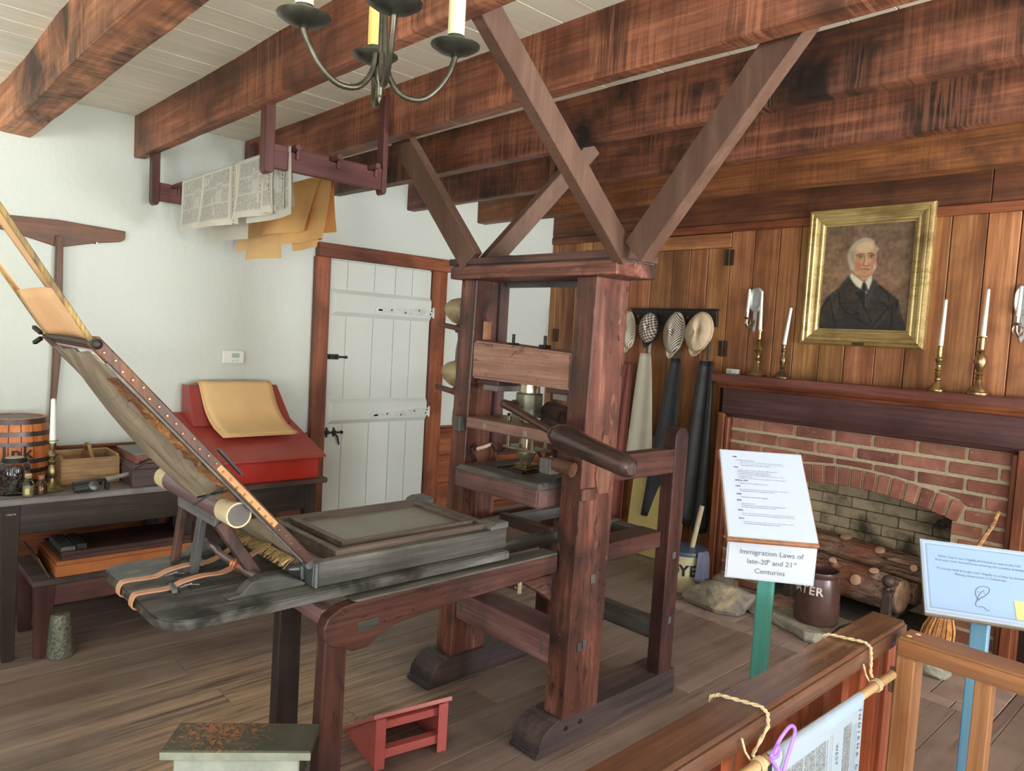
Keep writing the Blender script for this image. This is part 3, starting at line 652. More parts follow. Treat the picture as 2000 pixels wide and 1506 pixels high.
for (y0, y1) in ((cy1-0.085, cy1+0.004), ):
    for x0, x1 in ((cx1-0.085, cx1+0.004), (cx0-0.004, cx0+0.085)):
        m = M().prism([(y0, cz), (y0+0.012, cz+0.016), (y0+0.035, cz+0.024), (y1, cz+0.024), (y1, cz)], 'YZ', x0, x1)
        m.build('corner_block', inkw('Y'), PR, bevel=0.003)
# iron corner plate and hinge at the near corner
STL = plain('grey_iron', (92, 96, 96), 0.42, 0.7, 0.2, 25)
M().box(cx1-0.088, cx1-0.004, cy0-0.006, cy0, zp+0.002, cz+0.002).build('corner_plate', STL, PR, bevel=0.002)
M().tube([(cx1+0.001, cy0+0.002, zp+0.002), (cx1+0.001, cy0+0.002, cz)], 0.006, 8).build('corner_bead', STL, PR)
M().tube([(cx1-0.075, cy0-0.004, zp+0.042), (cx1-0.08, cy0-0.05, zp+0.046)], [0.010, 0.007], 10).build('corner_pin', STL, PR)
M().box(cx1-0.095, cx1-0.055, cy0-0.018, cy0-0.006, zp+0.012, zp+0.058).build('pin_plate', STL, PR, bevel=0.003)
M().tube([(cx1-0.035, cy0-0.016, cz-0.004), (cx1-0.008, cy0-0.016, cz-0.004)], 0.013, 14).build('hinge_barrel', STL, PR)
# forme: chase, quoin frame and inner raised frame round the grey stone
def frame4(m, x0, x1, y0, y1, w, z0, z1, z2=None):
    z2 = z1 if z2 is None else z2   # z1 inner height, z2 outer height
    o = [(x0, y0), (x1, y0), (x1, y1), (x0, y1)]; i = [(x0+w, y0+w), (x1-w, y0+w), (x1-w, y1-w), (x0+w, y1-w)]
    vs = [(p[0], p[1], z0) for p in o]+[(p[0], p[1], z2) for p in o]+[(p[0], p[1], z1) for p in i]+[(p[0], p[1], z0) for p in i]
    fs = []
    for k in range(4):
        j = (k+1) % 4; fs += [(k, j, 4+j, 4+k), (4+k, 4+j, 8+j, 8+k), (8+k, 8+j, 12+j, 12+k), (12+k, 12+j, j, k)]
    return m.add(vs, fs)
fx0, fx1, fy0, fy1 = -2.475, -2.005, 1.175, 1.83
frm = wood('forme_frame_wood', [(56, 48, 44), (88, 76, 68), (116, 102, 90)], 'Y', 1.4, 0.45, rand=0.06, blotch=0.35, bcol=(44, 36, 34))
frame4(M(), fx0, fx1, fy0, fy1, 0.022, zp+0.045, 0.898, 0.898).build('outer_frame', frm, PR, bevel=0.003)
frame4(M(), fx0+0.022, fx1-0.022, fy0+0.022, fy1-0.022, 0.045, zp+0.045, 0.882, 0.886).build('tray_frame', inkw('Y'), PR, bevel=0.002)
frame4(M(), fx0+0.05, fx1-0.05, fy0+0.05, fy1-0.05, 0.03, 0.884, 0.902, 0.906).build('inner_frame', frm, PR, bevel=0.003)
M().box(fx0+0.075, fx1-0.075, fy0+0.075, fy1-0.075, zp+0.046, 0.890).build('type_plate', plain('grey_plate', (98, 98, 90), 0.38, 0.0, 0.12, 5), PR)
# tympan: leaning frame of two bars, canvas, top bar, tacks
tb, tt_ = V((0, 1.055, 0.888)), V((0, 0.470, 1.522))
dirt = (tt_-tb).normalized(); nrm = V((0, dirt.z, -dirt.y))     # normal facing up and to the back
if nrm.z < 0: nrm = -nrm
def tp(x, s, h=0.0): q = tb+dirt*s+nrm*h; return (x, q.y, q.z)
TL = (tt_-tb).length
TY = thing('tympan', None, None, (-2.21, 1.055, 0.888)); TY.parent = PR; TY.location = V(TY['_w'])-V(PR['_w'])
rust = wood('tympan_leather_bar', [(44, 28, 23), (78, 50, 38), (112, 76, 52)], 'Z', 1.4, 0.5, rand=0.05, blotch=0.6, bcol=(44, 30, 26))
tx0, tx1 = -2.470, -1.962
def sbar(m, x0, x1, s0, s1, h0, h1):
    return m.hexa([tp(x0, s0, h0), tp(x1, s0, h0), tp(x1, s1, h0), tp(x0, s1, h0)], [tp(x0, s0, h1), tp(x1, s0, h1), tp(x1, s1, h1), tp(x0, s1, h1)])
sbar(M(), tx1-0.026, tx1, 0.0, TL+0.01, -0.004, 0.026).build('side_bar', rust, TY, bevel=0.003)
sbar(M(), tx1-0.004, tx1+0.003, 0.02, TL-0.05, -0.010, -0.004).build('edge_strip', inkw('Z'), TY)
sbar(M(), tx0, tx0+0.026, 0.0, TL+0.01, -0.006, 0.036).build('side_bar', pressd('Z'), TY, bevel=0.003)
sbar(M(), tx1+0.0005, tx1+0.0035, 0.17, 0.42, 0.003, 0.020).build('patch_strip', plain('tan_leather_strip', (150, 110, 68), 0.6), TY)
sbar(M(), tx0+0.026, tx1-0.026, TL-0.022, TL+0.004, 0.004, 0.03).build('top_bar', rackw('X'), TY, bevel=0.003)
sbar(M(), tx0+0.026, tx1-0.026, TL-0.03, TL-0.022, 0.006, 0.012).build('white_edge', plain('white_strip', (210, 206, 200), 0.5), TY)
def canv_mat():
    t = NT('worn_canvas'); v = t.coord((3, 1, 1), False, (0.0, 0, 0)); a = t.noise(v, 5.0, 6, 0.65, 0.8)
    col = t.ramp(a, [(0.3, S((72, 64, 54))), (0.5, S((100, 90, 76))), (0.72, S((124, 112, 94)))])
    st = t.noise(t.coord((22, 2.0, 2.0), False), 1.0, 5); col = t.mix(t.ramp(st, [(0.35, (0.5, 0.5, 0.5, 1)), (0.55, (0, 0, 0, 1))]), col, S((92, 76, 64)))
    t.bump(a, 0.3, 0.01); return t.done(col, 0.8)
def canv(u, v):
    s = 0.03+(TL-0.055)*v; x = tx0+0.022+(tx1-tx0-0.05)*u
    return tp(x, s, -0.004-0.055*math.sin(pi*u)*math.sin(pi*min(1, v*1.02))**0.7+0.004*math.sin(u*19+v*5))
m = M(); m.grid(canv, 24, 30); m.build('canvas', canv_mat(), TY, thick=0.002)
# torn leather edge along the near bar
rr = random.Random(5)
m = M(); pts = []
for k in range(41):
    s = 0.22+(TL-0.32)*k/40; pts.append((s, 0.012+rr.random()*0.028))
vs = []
for s, w in pts: vs += [tp(tx1-0.022, s, -0.009), tp(tx1-0.026-w, s+rr.uniform(-.01, .01), -0.018-rr.random()*0.010)]
m.add(vs, [(2*k, 2*k+1, 2*k+3, 2*k+2) for k in range(40)]); m.build('torn_leather', wood('torn_leather', [(48, 32, 24), (104, 68, 40), (150, 106, 62)], 'Z', 2.5, 0.7, rand=0, blotch=0.6, bcol=(36, 28, 24)), TY, thick=0.003)
m = M()
for k in range(16):
    s = 0.25+k*0.034; q = V(tp(tx1-0.04-rr.random()*0.03, s, -0.03))
    m.tube([q, q+V((rr.uniform(-.012, .006), rr.uniform(-.01, .01), -0.008)), q+V((rr.uniform(-.018, .01), rr.uniform(-.016, .016), -0.018))], 0.0006, 4)
o = m.build('loose_threads', plain('thread', (70, 60, 48), 0.9), TY); o['kind'] = 'stuff'
tk = None
for k in range(26):
    s = 0.06+k*0.031
    if tk is None:
        tk = M().lathe([(0.0042, 0), (0.003, 0.002)], tp(tx1+0.001, s, 0.012), 8, (1, 0, 0)).build('tack', plain('tack_metal', (104, 84, 58), 0.4, 0.8), TY); base = V(tp(tx1, s, 0.012))
    else:
        c = tk.copy(); COL.objects.link(c); c.location = V(tp(tx1+(0.0028 if 0.17 < s < 0.42 else 0), s, 0.012+rr.uniform(-.006, .006)))-base
# black clips (points) on the canvas
for x, s in ((tx1-0.06, 0.355), (tx0+0.03, 0.40)):
    q = V(tp(x, s, -0.02))
    m = M().bar(q+V((0.06, 0, 0.0)), q+V((-0.05, -0.03, -0.035)), 0.012, 0.006).bar(q+V((0.03, 0.01, 0.01)), q+V((-0.03, -0.05, -0.05)), 0.012, 0.006)
    m.build('point_clip', plain('black_clip', (30, 32, 32), 0.3, 0.5), TY)
M().bar(tp(tx1+0.004, 0.36, 0.04), tp(tx1+0.006, 0.46, 0.042), 0.02, 0.006).build('point_clip', plain('black_clip', (30, 32, 32), 0.3, 0.5), TY)
# fringe of frayed canvas along the lower end
m = M()
for k in range(150):
    u = k/149; q = V(tp(tx0+0.06+(tx1-tx0-0.09)*u, 0.03, -0.012)); e = q+V((rr.uniform(-.006, .006), -0.028-rr.random()*0.012, -0.008-rr.random()*0.018))
    m.tube([q, (q+e)/2+V((0, 0, 0.004)), e], 0.0014, 3, False)
o = m.build('frayed_edge', plain('frayed_canvas', (142, 120, 78), 0.9, var=0.3, ns=60), TY); o['kind'] = 'stuff'
sbar(M(), tx0+0.026, tx1-0.026, 0.0, 0.03, 0.0, 0.012).build('bottom_bar', inkw('X'), TY, bevel=0.002)
# frisket hinged to the top of the tympan
FR = thing('frisket', None, None, (-2.21, 0.47, 1.522)); FR.parent = PR; FR.location = V(FR['_w'])-V(PR['_w'])
f0 = V((0, 0.478, 1.522)); f1 = V((0, 0.478-0.36, 1.522+0.565)); fd = (f1-f0).normalized(); fn = V((0, fd.z, -fd.y)); fn = fn if fn.y > 0 else -fn
FL = 0.76
def fp(x, s, h=0): q = f0+fd*s+fn*h; return (x, q.y, q.z)
FM = wood('frisket_paper', [(196, 150, 108), (224, 182, 138), (238, 202, 160)], 'Z', 0.8, 0.7, rand=0, blotch=0.2, bcol=(150, 110, 80), bump=0.15)
def sag(u, v): return 0.018*math.sin(pi*u)*0.6-0.004*math.sin(v*3)
fxa, fxb = -2.455, -1.982
def fsheet(x0, x1, s0, s1, nu, nv):
    m = M(); m.grid(lambda u, v: fp(x0+(x1-x0)*u, s0+(s1-s0)*v, sag((x0+(x1-x0)*u-fxa)/(fxb-fxa), v)), nu, nv); return m
m = fsheet(fxa, fxb, 0.004, 0.155, 12, 5)
a = fsheet(fxa, fxa+0.045, 0.155, FL, 3, 10); m.add(a.v, a.f, True)
a = fsheet(fxb-0.145, fxb, 0.155, FL, 4, 10); m.add(a.v, a.f, True)
a = fsheet(fxa+0.045, fxb-0.145, FL-0.08, FL, 6, 3); m.add(a.v, a.f, True)
m.build('frisket_sheet', FM, FR, thick=0.0015)
FI = wood('frisket_rim', [(60, 48, 34), (142, 118, 62), (206, 184, 118)], 'Z', 3.5, 0.6, rand=0, blotch=0.5, bcol=(48, 38, 28))
for xx in (fxa-0.004, fxb+0.004):
    M().bar(fp(xx, -0.006, 0), fp(xx, FL, 0), 0.010, 0.012, up=fn).build('frisket_rail', FI, FR, bevel=0.002)
M().bar(fp(fxa-0.01, FL, 0), fp(fxb+0.01, FL, 0), 0.014, 0.010, up=fn).build('frisket_rail', FI, FR, bevel=0.002)
m = M().tube([(tx0-0.012, 0.470, 1.528), (tx1+0.03, 0.470, 1.528)], 0.007, 10).build('hinge_rod', IRON(), FR)
M().ball((tx1+0.034, 0.470, 1.528), 0.013).build('hinge_knob', IRON(), FR)
M().bar((tx0-0.01, 0.46, 1.535), (tx0-0.055, 0.45, 1.55), 0.010, 0.010).build('hinge_tab', IRON(), FR)
M().bar((tx0-0.01, 0.46, 1.52), (tx0-0.045, 0.45, 1.505), 0.010, 0.010).build('hinge_tab', IRON(), FR)
# gallows under the tympan: top board, legs and padded roller
GR = wood('gallows_grey_paint', [(66, 66, 68), (90, 90, 92), (112, 110, 112)], 'Z', 1.2, 0.5, rand=0, blotch=0.2)
M().hexa([(-2.46, 0.845, 0.985), (-2.15, 0.845, 0.985), (-2.17, 0.875, 0.985), (-2.46, 0.875, 0.985)], [(-2.46, 0.845, 1.022), (-2.13, 0.845, 1.022), (-2.15, 0.875, 1.022), (-2.46, 0.875, 1.022)]).build('gallows_board', wood('gallows_grey_paint', [(66, 66, 68), (90, 90, 92), (112, 110, 112)], 'X', 1.2, 0.5, rand=0, blotch=0.2), PR, bevel=0.003)
M().bar((-2.298, 0.842, zp), (-2.285, 0.862, 0.99), 0.034, 0.022, up=(0, 1, 0)).build('gallows_leg', GR, PR, bevel=0.002)
M().bar((-2.145, 0.985, zp), (-2.165, 0.865, 0.995), 0.032, 0.034, up=(0, 1, 0)).build('gallows_leg', pressd('Z'), PR, bevel=0.002)
M().bar((-2.44, 1.0, zp), (-2.43, 0.87, 0.99), 0.03, 0.03, up=(0, 1, 0)).build('gallows_leg', pressd('Z'), PR, bevel=0.002)
M().bar((-2.46, 0.842, zp), (-2.44, 0.858, 0.99), 0.03, 0.022, up=(0, 1, 0)).build('gallows_leg', pressd('Z'), PR, bevel=0.002)
ra, rb = V((-2.585, 0.845, 1.060)), V((-1.975, 0.845, 1.060))
M().tube([ra+V((0.075, 0, 0)), rb-V((0.085, 0, 0))], 0.0345, 28).build('padded_roller', plain('purple_brown_leather', (84, 68, 72), 0.32, 0.0, 0.1, 60, spec=0.6), PR)
TAN = plain('tan_cloth_band', (168, 153, 124), 0.75, 0, 0.06, 80)
M().tube([ra, ra+V((0.076, 0, 0))], 0.0355, 28).build('roller_band', TAN, PR)
e = M().tube([rb-V((0.086, 0, 0)), rb], 0.0365, 28).build('roller_band', TAN, PR)
M().lathe([(0.0315, 0), (0.0305, 0.0015)], rb, 28, (1, 0, 0)).build('roller_end', plain('dark_felt', (72, 68, 68), 0.8), PR)
# iron roller rod with brackets on the plank
RODM = plain('worn_rod', (128, 112, 112), 0.35, 0.7, 0.2)
M().tube([(-2.49, 0.955, zp+0.03), (-2.40, 0.955, zp+0.032), (-2.38, 0.955, zp+0.024), (-2.02, 0.955, zp+0.024)], 0.013, 14).build('roller_rod', RODM, PR)
m = M()
for x in (-2.23, -2.25): m.lathe([(0.02, 0), (0.02, 0.02)], (x, 0.955, zp+0.024), 16, (1, 0, 0))
m.build('rod_collar', plain('copper', (150, 96, 72), 0.4, 0.7), PR)
for x in (-2.03, -2.47):
    m = M().prism([(0.84, zp), (0.835, zp+0.006), (0.875, zp+0.012), (0.905, zp+0.040), (0.94, zp+0.052), (0.99, zp+0.048), (1.03, zp+0.03), (1.075, zp+0.010), (1.075, zp)], 'YZ', x-0.022, x+0.022)
    m.build('rod_bracket', inkw('Y'), PR, bevel=0.003)
# leather girth straps with buckles
LEA = plain('tan_leather', (158, 116, 90), 0.55, 0, 0.06, 14)
def strap(path, w, name='girth_strap'):
    m = M(); pts = [V(p) for p in path]
    # resample with catmull-rom
    q = []
    for i in range(len(pts)-1):
        a, b, c, d_ = pts[max(i-1, 0)], pts[i], pts[i+1], pts[min(i+2, len(pts)-1)]
        for k in range(5):
            t = k/5; q.append(0.5*((2*b)+(c-a)*t+(2*a-5*b+4*c-d_)*t*t+(3*b-a-3*c+d_)*t**3))
    q.append(pts[-1]); vs = []
    for i, p in enumerate(q):
        d = (q[min(i+1, len(q)-1)]-q[max(i-1, 0)]).normalized(); sx = V((1, 0, 0)); sx = (sx-d*sx.dot(d)).normalized()
        up = d.cross(sx)
        for s, h in ((-1, -1), (1, -1), (1, 1), (-1, 1)): vs.append(p+sx*(w/2*s)+up*(0.002*h))
    fs = [(4*i+k, 4*i+(k+1) % 4, 4*i+4+(k+1) % 4, 4*i+4+k) for i in range(len(q)-1) for k in range(4)]+[(0, 1, 2, 3), tuple(4*len(q)-4+k for k in range(4))]
    m.add(vs, fs); return m.build(name, LEA, PR)
for dx, e2 in ((-2.298, (-2.40, 1.08, zp+0.075)), (-2.175, (-2.26, 1.075, zp+0.075))):
    strap([(dx, 0.655, zp-0.034), (dx, 0.628, zp-0.022), (dx, 0.634, zp+0.008), (dx-0.002, 0.66, zp+0.012), (dx-0.004, 0.73, zp+0.010), (dx-0.006, 0.77, zp+0.022), (dx-0.015, 0.83, zp+0.026), (dx-0.035, 0.90, zp+0.018), (dx-0.07, 0.97, zp+0.028), e2], 0.028)
    y = 0.755
    b = M().tube([(dx-0.026, y, zp+0.014), (dx+0.022, y, zp+0.014), (dx+0.022, y+0.03, zp+0.020), (dx-0.026, y+0.03, zp+0.020), (dx-0.026, y, zp+0.014)], 0.0026, 6)
    b.tube([(dx, y, zp+0.016), (dx+0.004, y+0.06, zp+0.006)], 0.0022, 6)
    b.build('buckle', STL, PR)
    M().box(dx-0.012, dx+0.03, y+0.03, y+0.20, zp, zp+0.004).build('under_strap', plain('black_strap', (48, 46, 44), 0.6), PR)
M().bar((-2.20, 0.745, zp+0.010), (-2.14, 0.735, zp+0.010), 0.016, 0.014).build('strap_cleat', STL, PR, bevel=0.002)
M().bar((-2.40, 0.895, zp+0.010), (-2.34, 0.885, zp+0.010), 0.016, 0.018).build('strap_cleat', STL, PR, bevel=0.002)
for y, x in ((0.639, -2.24), (0.636, -2.255)): M().ball((x, y-0.001, zp-0.014), 0.006, 8, 6).build('plank_stud', IRON(), PR)

# diagonal braces from the press top to the ceiling beams
def brace(p0, p1, w, h, up, label):
    return tag(M().bar(p0, p1, w, h, up).build('diagonal_brace', bracew('Z'), None, bevel=0.003), label, 'brace', 'diagonal braces')
brace((-1.702, 2.135, 1.915), (-1.655, 1.305, 2.585), 0.05, 0.086, (0, 0.63, 0.78), 'long diagonal brace rising toward the camera from the press top')
brace((-1.625, 2.115, 1.925), (-0.965, 2.015, 2.62), 0.06, 0.105, (-0.72, 0, 0.69), 'broad diagonal brace leaning right from the press top, before the panelled wall')
brace((-2.545, 2.115, 1.925), (-3.09, 2.015, 2.62), 0.05, 0.115, (0.8, 0, 0.6), 'diagonal brace leaning left from the press top toward the paper rack')
brace((-2.575, 2.23, 1.925), (-2.30, 2.60, 2.50), 0.045, 0.085, (0, -0.85, 0.5), 'short diagonal brace behind the press top, before the corner of the white wall')

# hanging paper rack of two notched hangers and three poles
rk = thing('drying_rack', 'dark wooden rack of notched hangers and poles hanging from the beams, papers draped over it', 'drying rack', (-3.6, 1.6, 2.2))
def hanger(x, sg):
    h = 0.0225
    def post(y0, y1, z0, z1):
        c = (y0+y1)/2; r = (y1-y0)/2
        pol = [(y0, z1), (y0, z0+r)]+[(c-r*math.cos(a), z0+r-r*math.sin(a)) for a in [pi*k/6 for k in range(1, 6)]]+[(y1, z0+r), (y1, z1)]
        M().prism(pol, 'YZ', x-h, x+h).build('hanger_post', rackw('Z'), rk, bevel=0.003)
    M().prism([(1.305, 2.50), (1.305, 2.23), (1.31, 2.215), (1.322, 2.208), (1.338, 2.212), (1.345, 2.23), (1.345, 2.50)], 'YZ', x-h-0.01, x+h).build('hanger_post', rackw('Z'), rk, bevel=0.003)
    M().prism([(1.862, 2.66), (1.862, 2.235), (1.866, 2.222), (1.876, 2.215), (1.884, 2.222), (1.888, 2.235), (1.888, 2.66)], 'YZ', x-h-0.01, x+h).build('hanger_post', rackw('Z'), rk, bevel=0.003)
    pol = [(1.345, 2.235), (1.864, 2.235), (1.864, 2.333)]
    for y in (1.808, 1.617, 1.425): pol += [(y+0.020, 2.333), (y+0.020, 2.312), (y-0.020, 2.312), (y-0.020, 2.333)]
    pol += [(1.345, 2.333)]
    M().prism(pol, 'YZ', x-0.014, x+0.014).build('hanger_bar', rackw('Y'), rk, bevel=0.002)
    for y in (1.808, 1.617, 1.425):
        M().box(x+0.014, x+0.028, y+0.014, y+0.026, 2.285, 2.345).build('notch_cheek', rackw('Z'), rk, bevel=0.002)
hanger(-2.93, 1); hanger(-4.33, -1)
for y in (1.425, 1.617, 1.808):
    M().tube([(-4.42, y, 2.326), (-2.86, y, 2.326)], 0.0125, 12).build('pole', rackw('X'), rk)

# sheets hung over the poles
WP = plain('white_newsprint', (206, 203, 190), 0.8, 0, 0.02, 6)
BP = plain('tan_wrapping_paper', (232, 184, 120), 0.75, 0, 0.05, 5)
BP2 = plain('dull_tan_paper', (214, 176, 124), 0.75, 0, 0.05, 5)
def newsprint(W, H, title, rs, kind=0):
    """printed page turned on its side: text columns run vertically, title up the right edge"""
    a = np.ones((H, W, 3))*np.array([210, 207, 194.0])
    r = np.random.RandomState(rs)
    x0, x1, y0, y1 = int(W*.08), int(W*(.80 if title else .93)), int(H*.08), int(H*.90)
    ink = 172+44*r.rand(y1-y0, x1-x0)+8*r.randn(y1-y0, x1-x0)
    ink[:, ::2] += 14                       # text lines
    for f in (0.0, 0.33, 0.66, 1.0):        # column rules and gutters
        yy = min(y1-y0-1, int((y1-y0)*f)); ink[max(0, yy-1):yy+1, :] = 225
    for _ in range(7):                      # blank headings and small cuts
        p, q = r.randint(0, x1-x0-8), r.randint(0, y1-y0-12); ink[q:q+r.randint(6, 14), p:p+r.randint(2, 6)] = 226
    p, q = int((x1-x0)*.55), int((y1-y0)*.25); ink[q:q+int((y1-y0)*.4), p:p+int((x1-x0)*.22)] = 218
    ink[q+3:q+int((y1-y0)*.18), p+2:p+int((x1-x0)*.2)] = 188+30*r.rand(*ink[q+3:q+int((y1-y0)*.18), p+2:p+int((x1-x0)*.2)].shape)
    a[y0:y1, x0:x1] = np.clip(ink, 110, 240)[:, :, None]*np.array([.89, .885, .85])
    if title:
        for i, xx in enumerate(range(int(W*.83), int(W*.94), 2)): a[y0:y1, xx] = a[y0:y1, xx]*(.72 if i % 2 else .9)
    return a
PV = vcol_mat('printed_paper', 0.8, 0.2)
def sheet_fn(xa, xb, xa2, xb2, y, zb, zt=2.3405, r=0.014, wav=0.006, ph=0.0, yo=0.0):
    """front fall of a sheet hung on the pole at y; u along the pole, v from hem (0) to pole (1)"""
    def fn(u, v):
        x = (xa2+(xb2-xa2)*u)*(1-v)+(xa+(xb-xa)*u)*v
        if v > 0.94:
            t = (v-0.94)/0.06*pi/2; yy = y-r*math.cos(t); z = zt-r+r*math.sin(t)
        else:
            k = (0.94-v)/0.94; z = (zt-r)-(zt-r-zb)*k
            yy = y-r+wav*math.sin(u*7+ph)*k-0.02*k*k*math.sin(u*3+ph)+yo*k
        return (x, yy, z)
    return fn
def hung(name, label, xa, xb, xa2, xb2, y, zb, mat, back=None, group=None, cat='paper', wav=0.006, ph=0.0, r=0.014, title=None, printed=False, seed=0, zb2=None, yo=0.0):
    t = thing(name, label, cat, ((xa+xb)/2, y, zb), group)
    f = sheet_fn(xa, xb, xa2, xb2, y, zb, 2.3405+(r-0.014), r, wav, ph, yo)
    if printed:
        painted('printed_face', f, newsprint(96, 80, title, seed), PV, t)
        if title:
            text_mesh('lettering', title, 0.020, lambda a, b: (lambda P_: (P_[0], P_[1]-0.0012, P_[2]))(f(0.89+b/(xb-xa), 0.50-a/(2.33-zb))), plain('ink_black', (46, 46, 48), 0.7), t, spacing=1.35)
    else:
        m = M(); m.grid(f, 14, 14); m.build('front_fall', mat, t)
    bz = zb2 if zb2 else zb+0.05
    g = sheet_fn(xa, xb, xa2, xb2-0.04, y, bz, 2.3405+(r-0.014), r, wav*0.8, ph+1, yo*0.3)
    def gb(u, v): p = g(u*0.9, v); return (p[0], 2*y-p[1], p[2])
    m = M(); m.grid(gb, 14, 12); m.build('back_fall', mat, t)
    return t
NG = 'printed sheets hung on the rack'
hung('newspaper', 'printed newspaper sheet at the left end of the rack, all grey text', -4.16, -3.80, -4.165, -3.79, 1.425, 2.064, WP, printed=True, seed=1, group=NG, cat='newspaper', ph=0.4)
hung('newspaper', 'printed newspaper sheet, second from the left on the rack, wide white margin', -3.862, -3.424, -3.889, -3.446, 1.425, 2.058, WP, printed=True, seed=2, title='THE INDIANA GAZETTE', group=NG, cat='newspaper', ph=1.2, r=0.0165, yo=-0.004)
hung('newspaper', 'printed newspaper sheet beside the near rack hanger with a curled lower corner', -3.416, -3.045, -3.417, -3.055, 1.425, 2.072, WP, printed=True, seed=3, title='INDIANA GAZETTE', group=NG, cat='newspaper', ph=2.2, r=0.0195, yo=-0.010)
hung('newspaper', 'narrow newspaper sheet with a lone GAZETTE title under the near rack hanger', -3.16, -2.948, -3.16, -2.935, 1.425, 2.08, WP, printed=True, seed=4, title='GAZETTE', group=NG, cat='newspaper', ph=3.0, r=0.017, yo=-0.002)
hung('newspaper', 'newspaper sheet with the lowest white hem, at the right end beside the near hanger', -3.33, -2.90, -3.335, -2.86, 1.425, 2.05, WP, printed=True, seed=5, group=NG, cat='newspaper', ph=3.6, r=0.0145, wav=0.003)
hung('blank_sheet', 'blank white sheet hanging lower behind the printed newspapers', -4.20, -3.74, -4.26, -3.76, 1.617, 2.03, WP, wav=0.004, ph=0.3)
TG = 'tan wrapping sheets hung on the rack'
hung('tan_sheet', 'dull tan sheet at the left of the tan papers, lower than its neighbours', -4.30, -3.85, -4.30, -3.80, 1.808, 2.005, BP2, group=TG, wav=0.003, ph=0.1, yo=-0.02)
hung('tan_sheet', 'narrow tan sheet with the lowest hem of all, below the left part of the rack', -4.10, -3.74, -4.115, -3.73, 1.808, 1.950, BP2, group=TG, wav=0.003, ph=1.3, r=0.016, yo=-0.03)
hung('tan_sheet', 'bright orange-tan sheet bulging out in the middle of the tan papers', -3.86, -3.34, -3.89, -3.42, 1.808, 2.07, BP, group=TG, wav=0.012, ph=2.4, r=0.020, yo=-0.055)
hung('tan_sheet', 'orange-tan sheet at the right end of the rack, above the door frame', -3.70, -3.235, -3.74, -3.21, 1.808, 2.02, BP, group=TG, wav=0.010, ph=4.0, r=0.018, yo=-0.03)
hung('tan_sheet', 'orange-tan sheet mostly hidden behind the others, hem just above the door frame corner', -3.66, -3.26, -3.66, -3.33, 1.808, 1.985, BP, group=TG, wav=0.004, ph=5.0, r=0.0145, yo=0.0)

# chandelier
ch = thing('chandelier', 'dark tin chandelier with curved arms, drip pans and cream candles under the second beam', 'chandelier', (-1.305, 0.82, 2.09))
TIN = plain('dark_green_tin', (58, 60, 54), 0.38, 0.75, 0.3, 20)
ARM = plain('aged_arm_metal', (62, 60, 52), 0.38, 0.8, 0.25, 30)
hc = V((-1.305, 0.82, 2.10))
CREAM = plain('cream_candle', (224, 226, 186), 0.5, 0, 0.03)
YEL = plain('yellowed_candle', (222, 196, 112), 0.5, 0, 0.03)
for i, (ang, rad, zc) in enumerate(((-103, 0.155, 2.178), (-25, 0.157, 2.182), (66, 0.152, 2.188), (152, 0.185, 2.205))):
    a = math.radians(ang); dr = V((math.cos(a), math.sin(a), 0)); c = hc+dr*rad; c.z = zc
    pts = [hc+dr*0.010+V((0, 0, 0.05)), hc+dr*0.018+V((0, 0, 0.01)), hc+dr*0.045+V((0, 0, -0.022)), hc+dr*0.085+V((0, 0, -0.025)), hc+dr*(rad-0.035)+V((0, 0, 0.0)), hc+dr*(rad-0.012)+V((0, 0, 0.035)), V((c.x, c.y, zc-0.018)), V((c.x, c.y, zc-0.012))]
    q = []
    for k in range(len(pts)-1):
        A, B, C_, D_ = pts[max(k-1, 0)], pts[k], pts[k+1], pts[min(k+2, len(pts)-1)]
        for j in range(4):
            t = j/4; q.append(0.5*((2*B)+(C_-A)*t+(2*A-5*B+4*C_-D_)*t*t+(3*B-A-3*C_+D_)*t**3))
    q.append(pts[-1])
    M().tube(q, 0.0062, 10).build('arm', ARM, ch)
    pan = M().lathe([(0.004, -0.012), (0.018, -0.010), (0.036, -0.004), (0.051, 0.006), (0.0515, 0.0075), (0.036, 0.0), (0.012, -0.006)], c, 28).build('drip_pan', TIN, ch)
    M().lathe([(0.009, -0.016), (0.007, -0.011)], c, 12).build('pan_rivet', ARM, pan)
    M().lathe([(0.0185, -0.006), (0.0185, 0.026), (0.017, 0.026)], c, 18).build('candle_cup', ARM, ch)
    M().lathe([(0.0165, 0.004), (0.0175, 0.03), (0.0175, 0.10), (0.016, 0.17), (0.0125, 0.20)], c, 16).build('candle', YEL if i == 3 else CREAM, ch)
M().tube([hc+V((0, 0, -0.035)), hc+V((0, 0, 0.595))], 0.007, 10).tube([hc+V((0.012, 0.004, -0.01)), hc+V((0.004, 0, 0.2))], 0.005, 8).build('stem', ARM, ch)
M().lathe([(0.001, -0.045), (0.007, -0.03), (0.008, -0.01), (0.013, 0.0), (0.013, 0.02), (0.008, 0.03)], hc, 14).build('finial', ARM, ch)
M().lathe([(0.001, -0.015), (0.03, -0.012), (0.045, 0.0)], (hc.x, hc.y, 2.699), 20).build('ceiling_plate', TIN, ch)

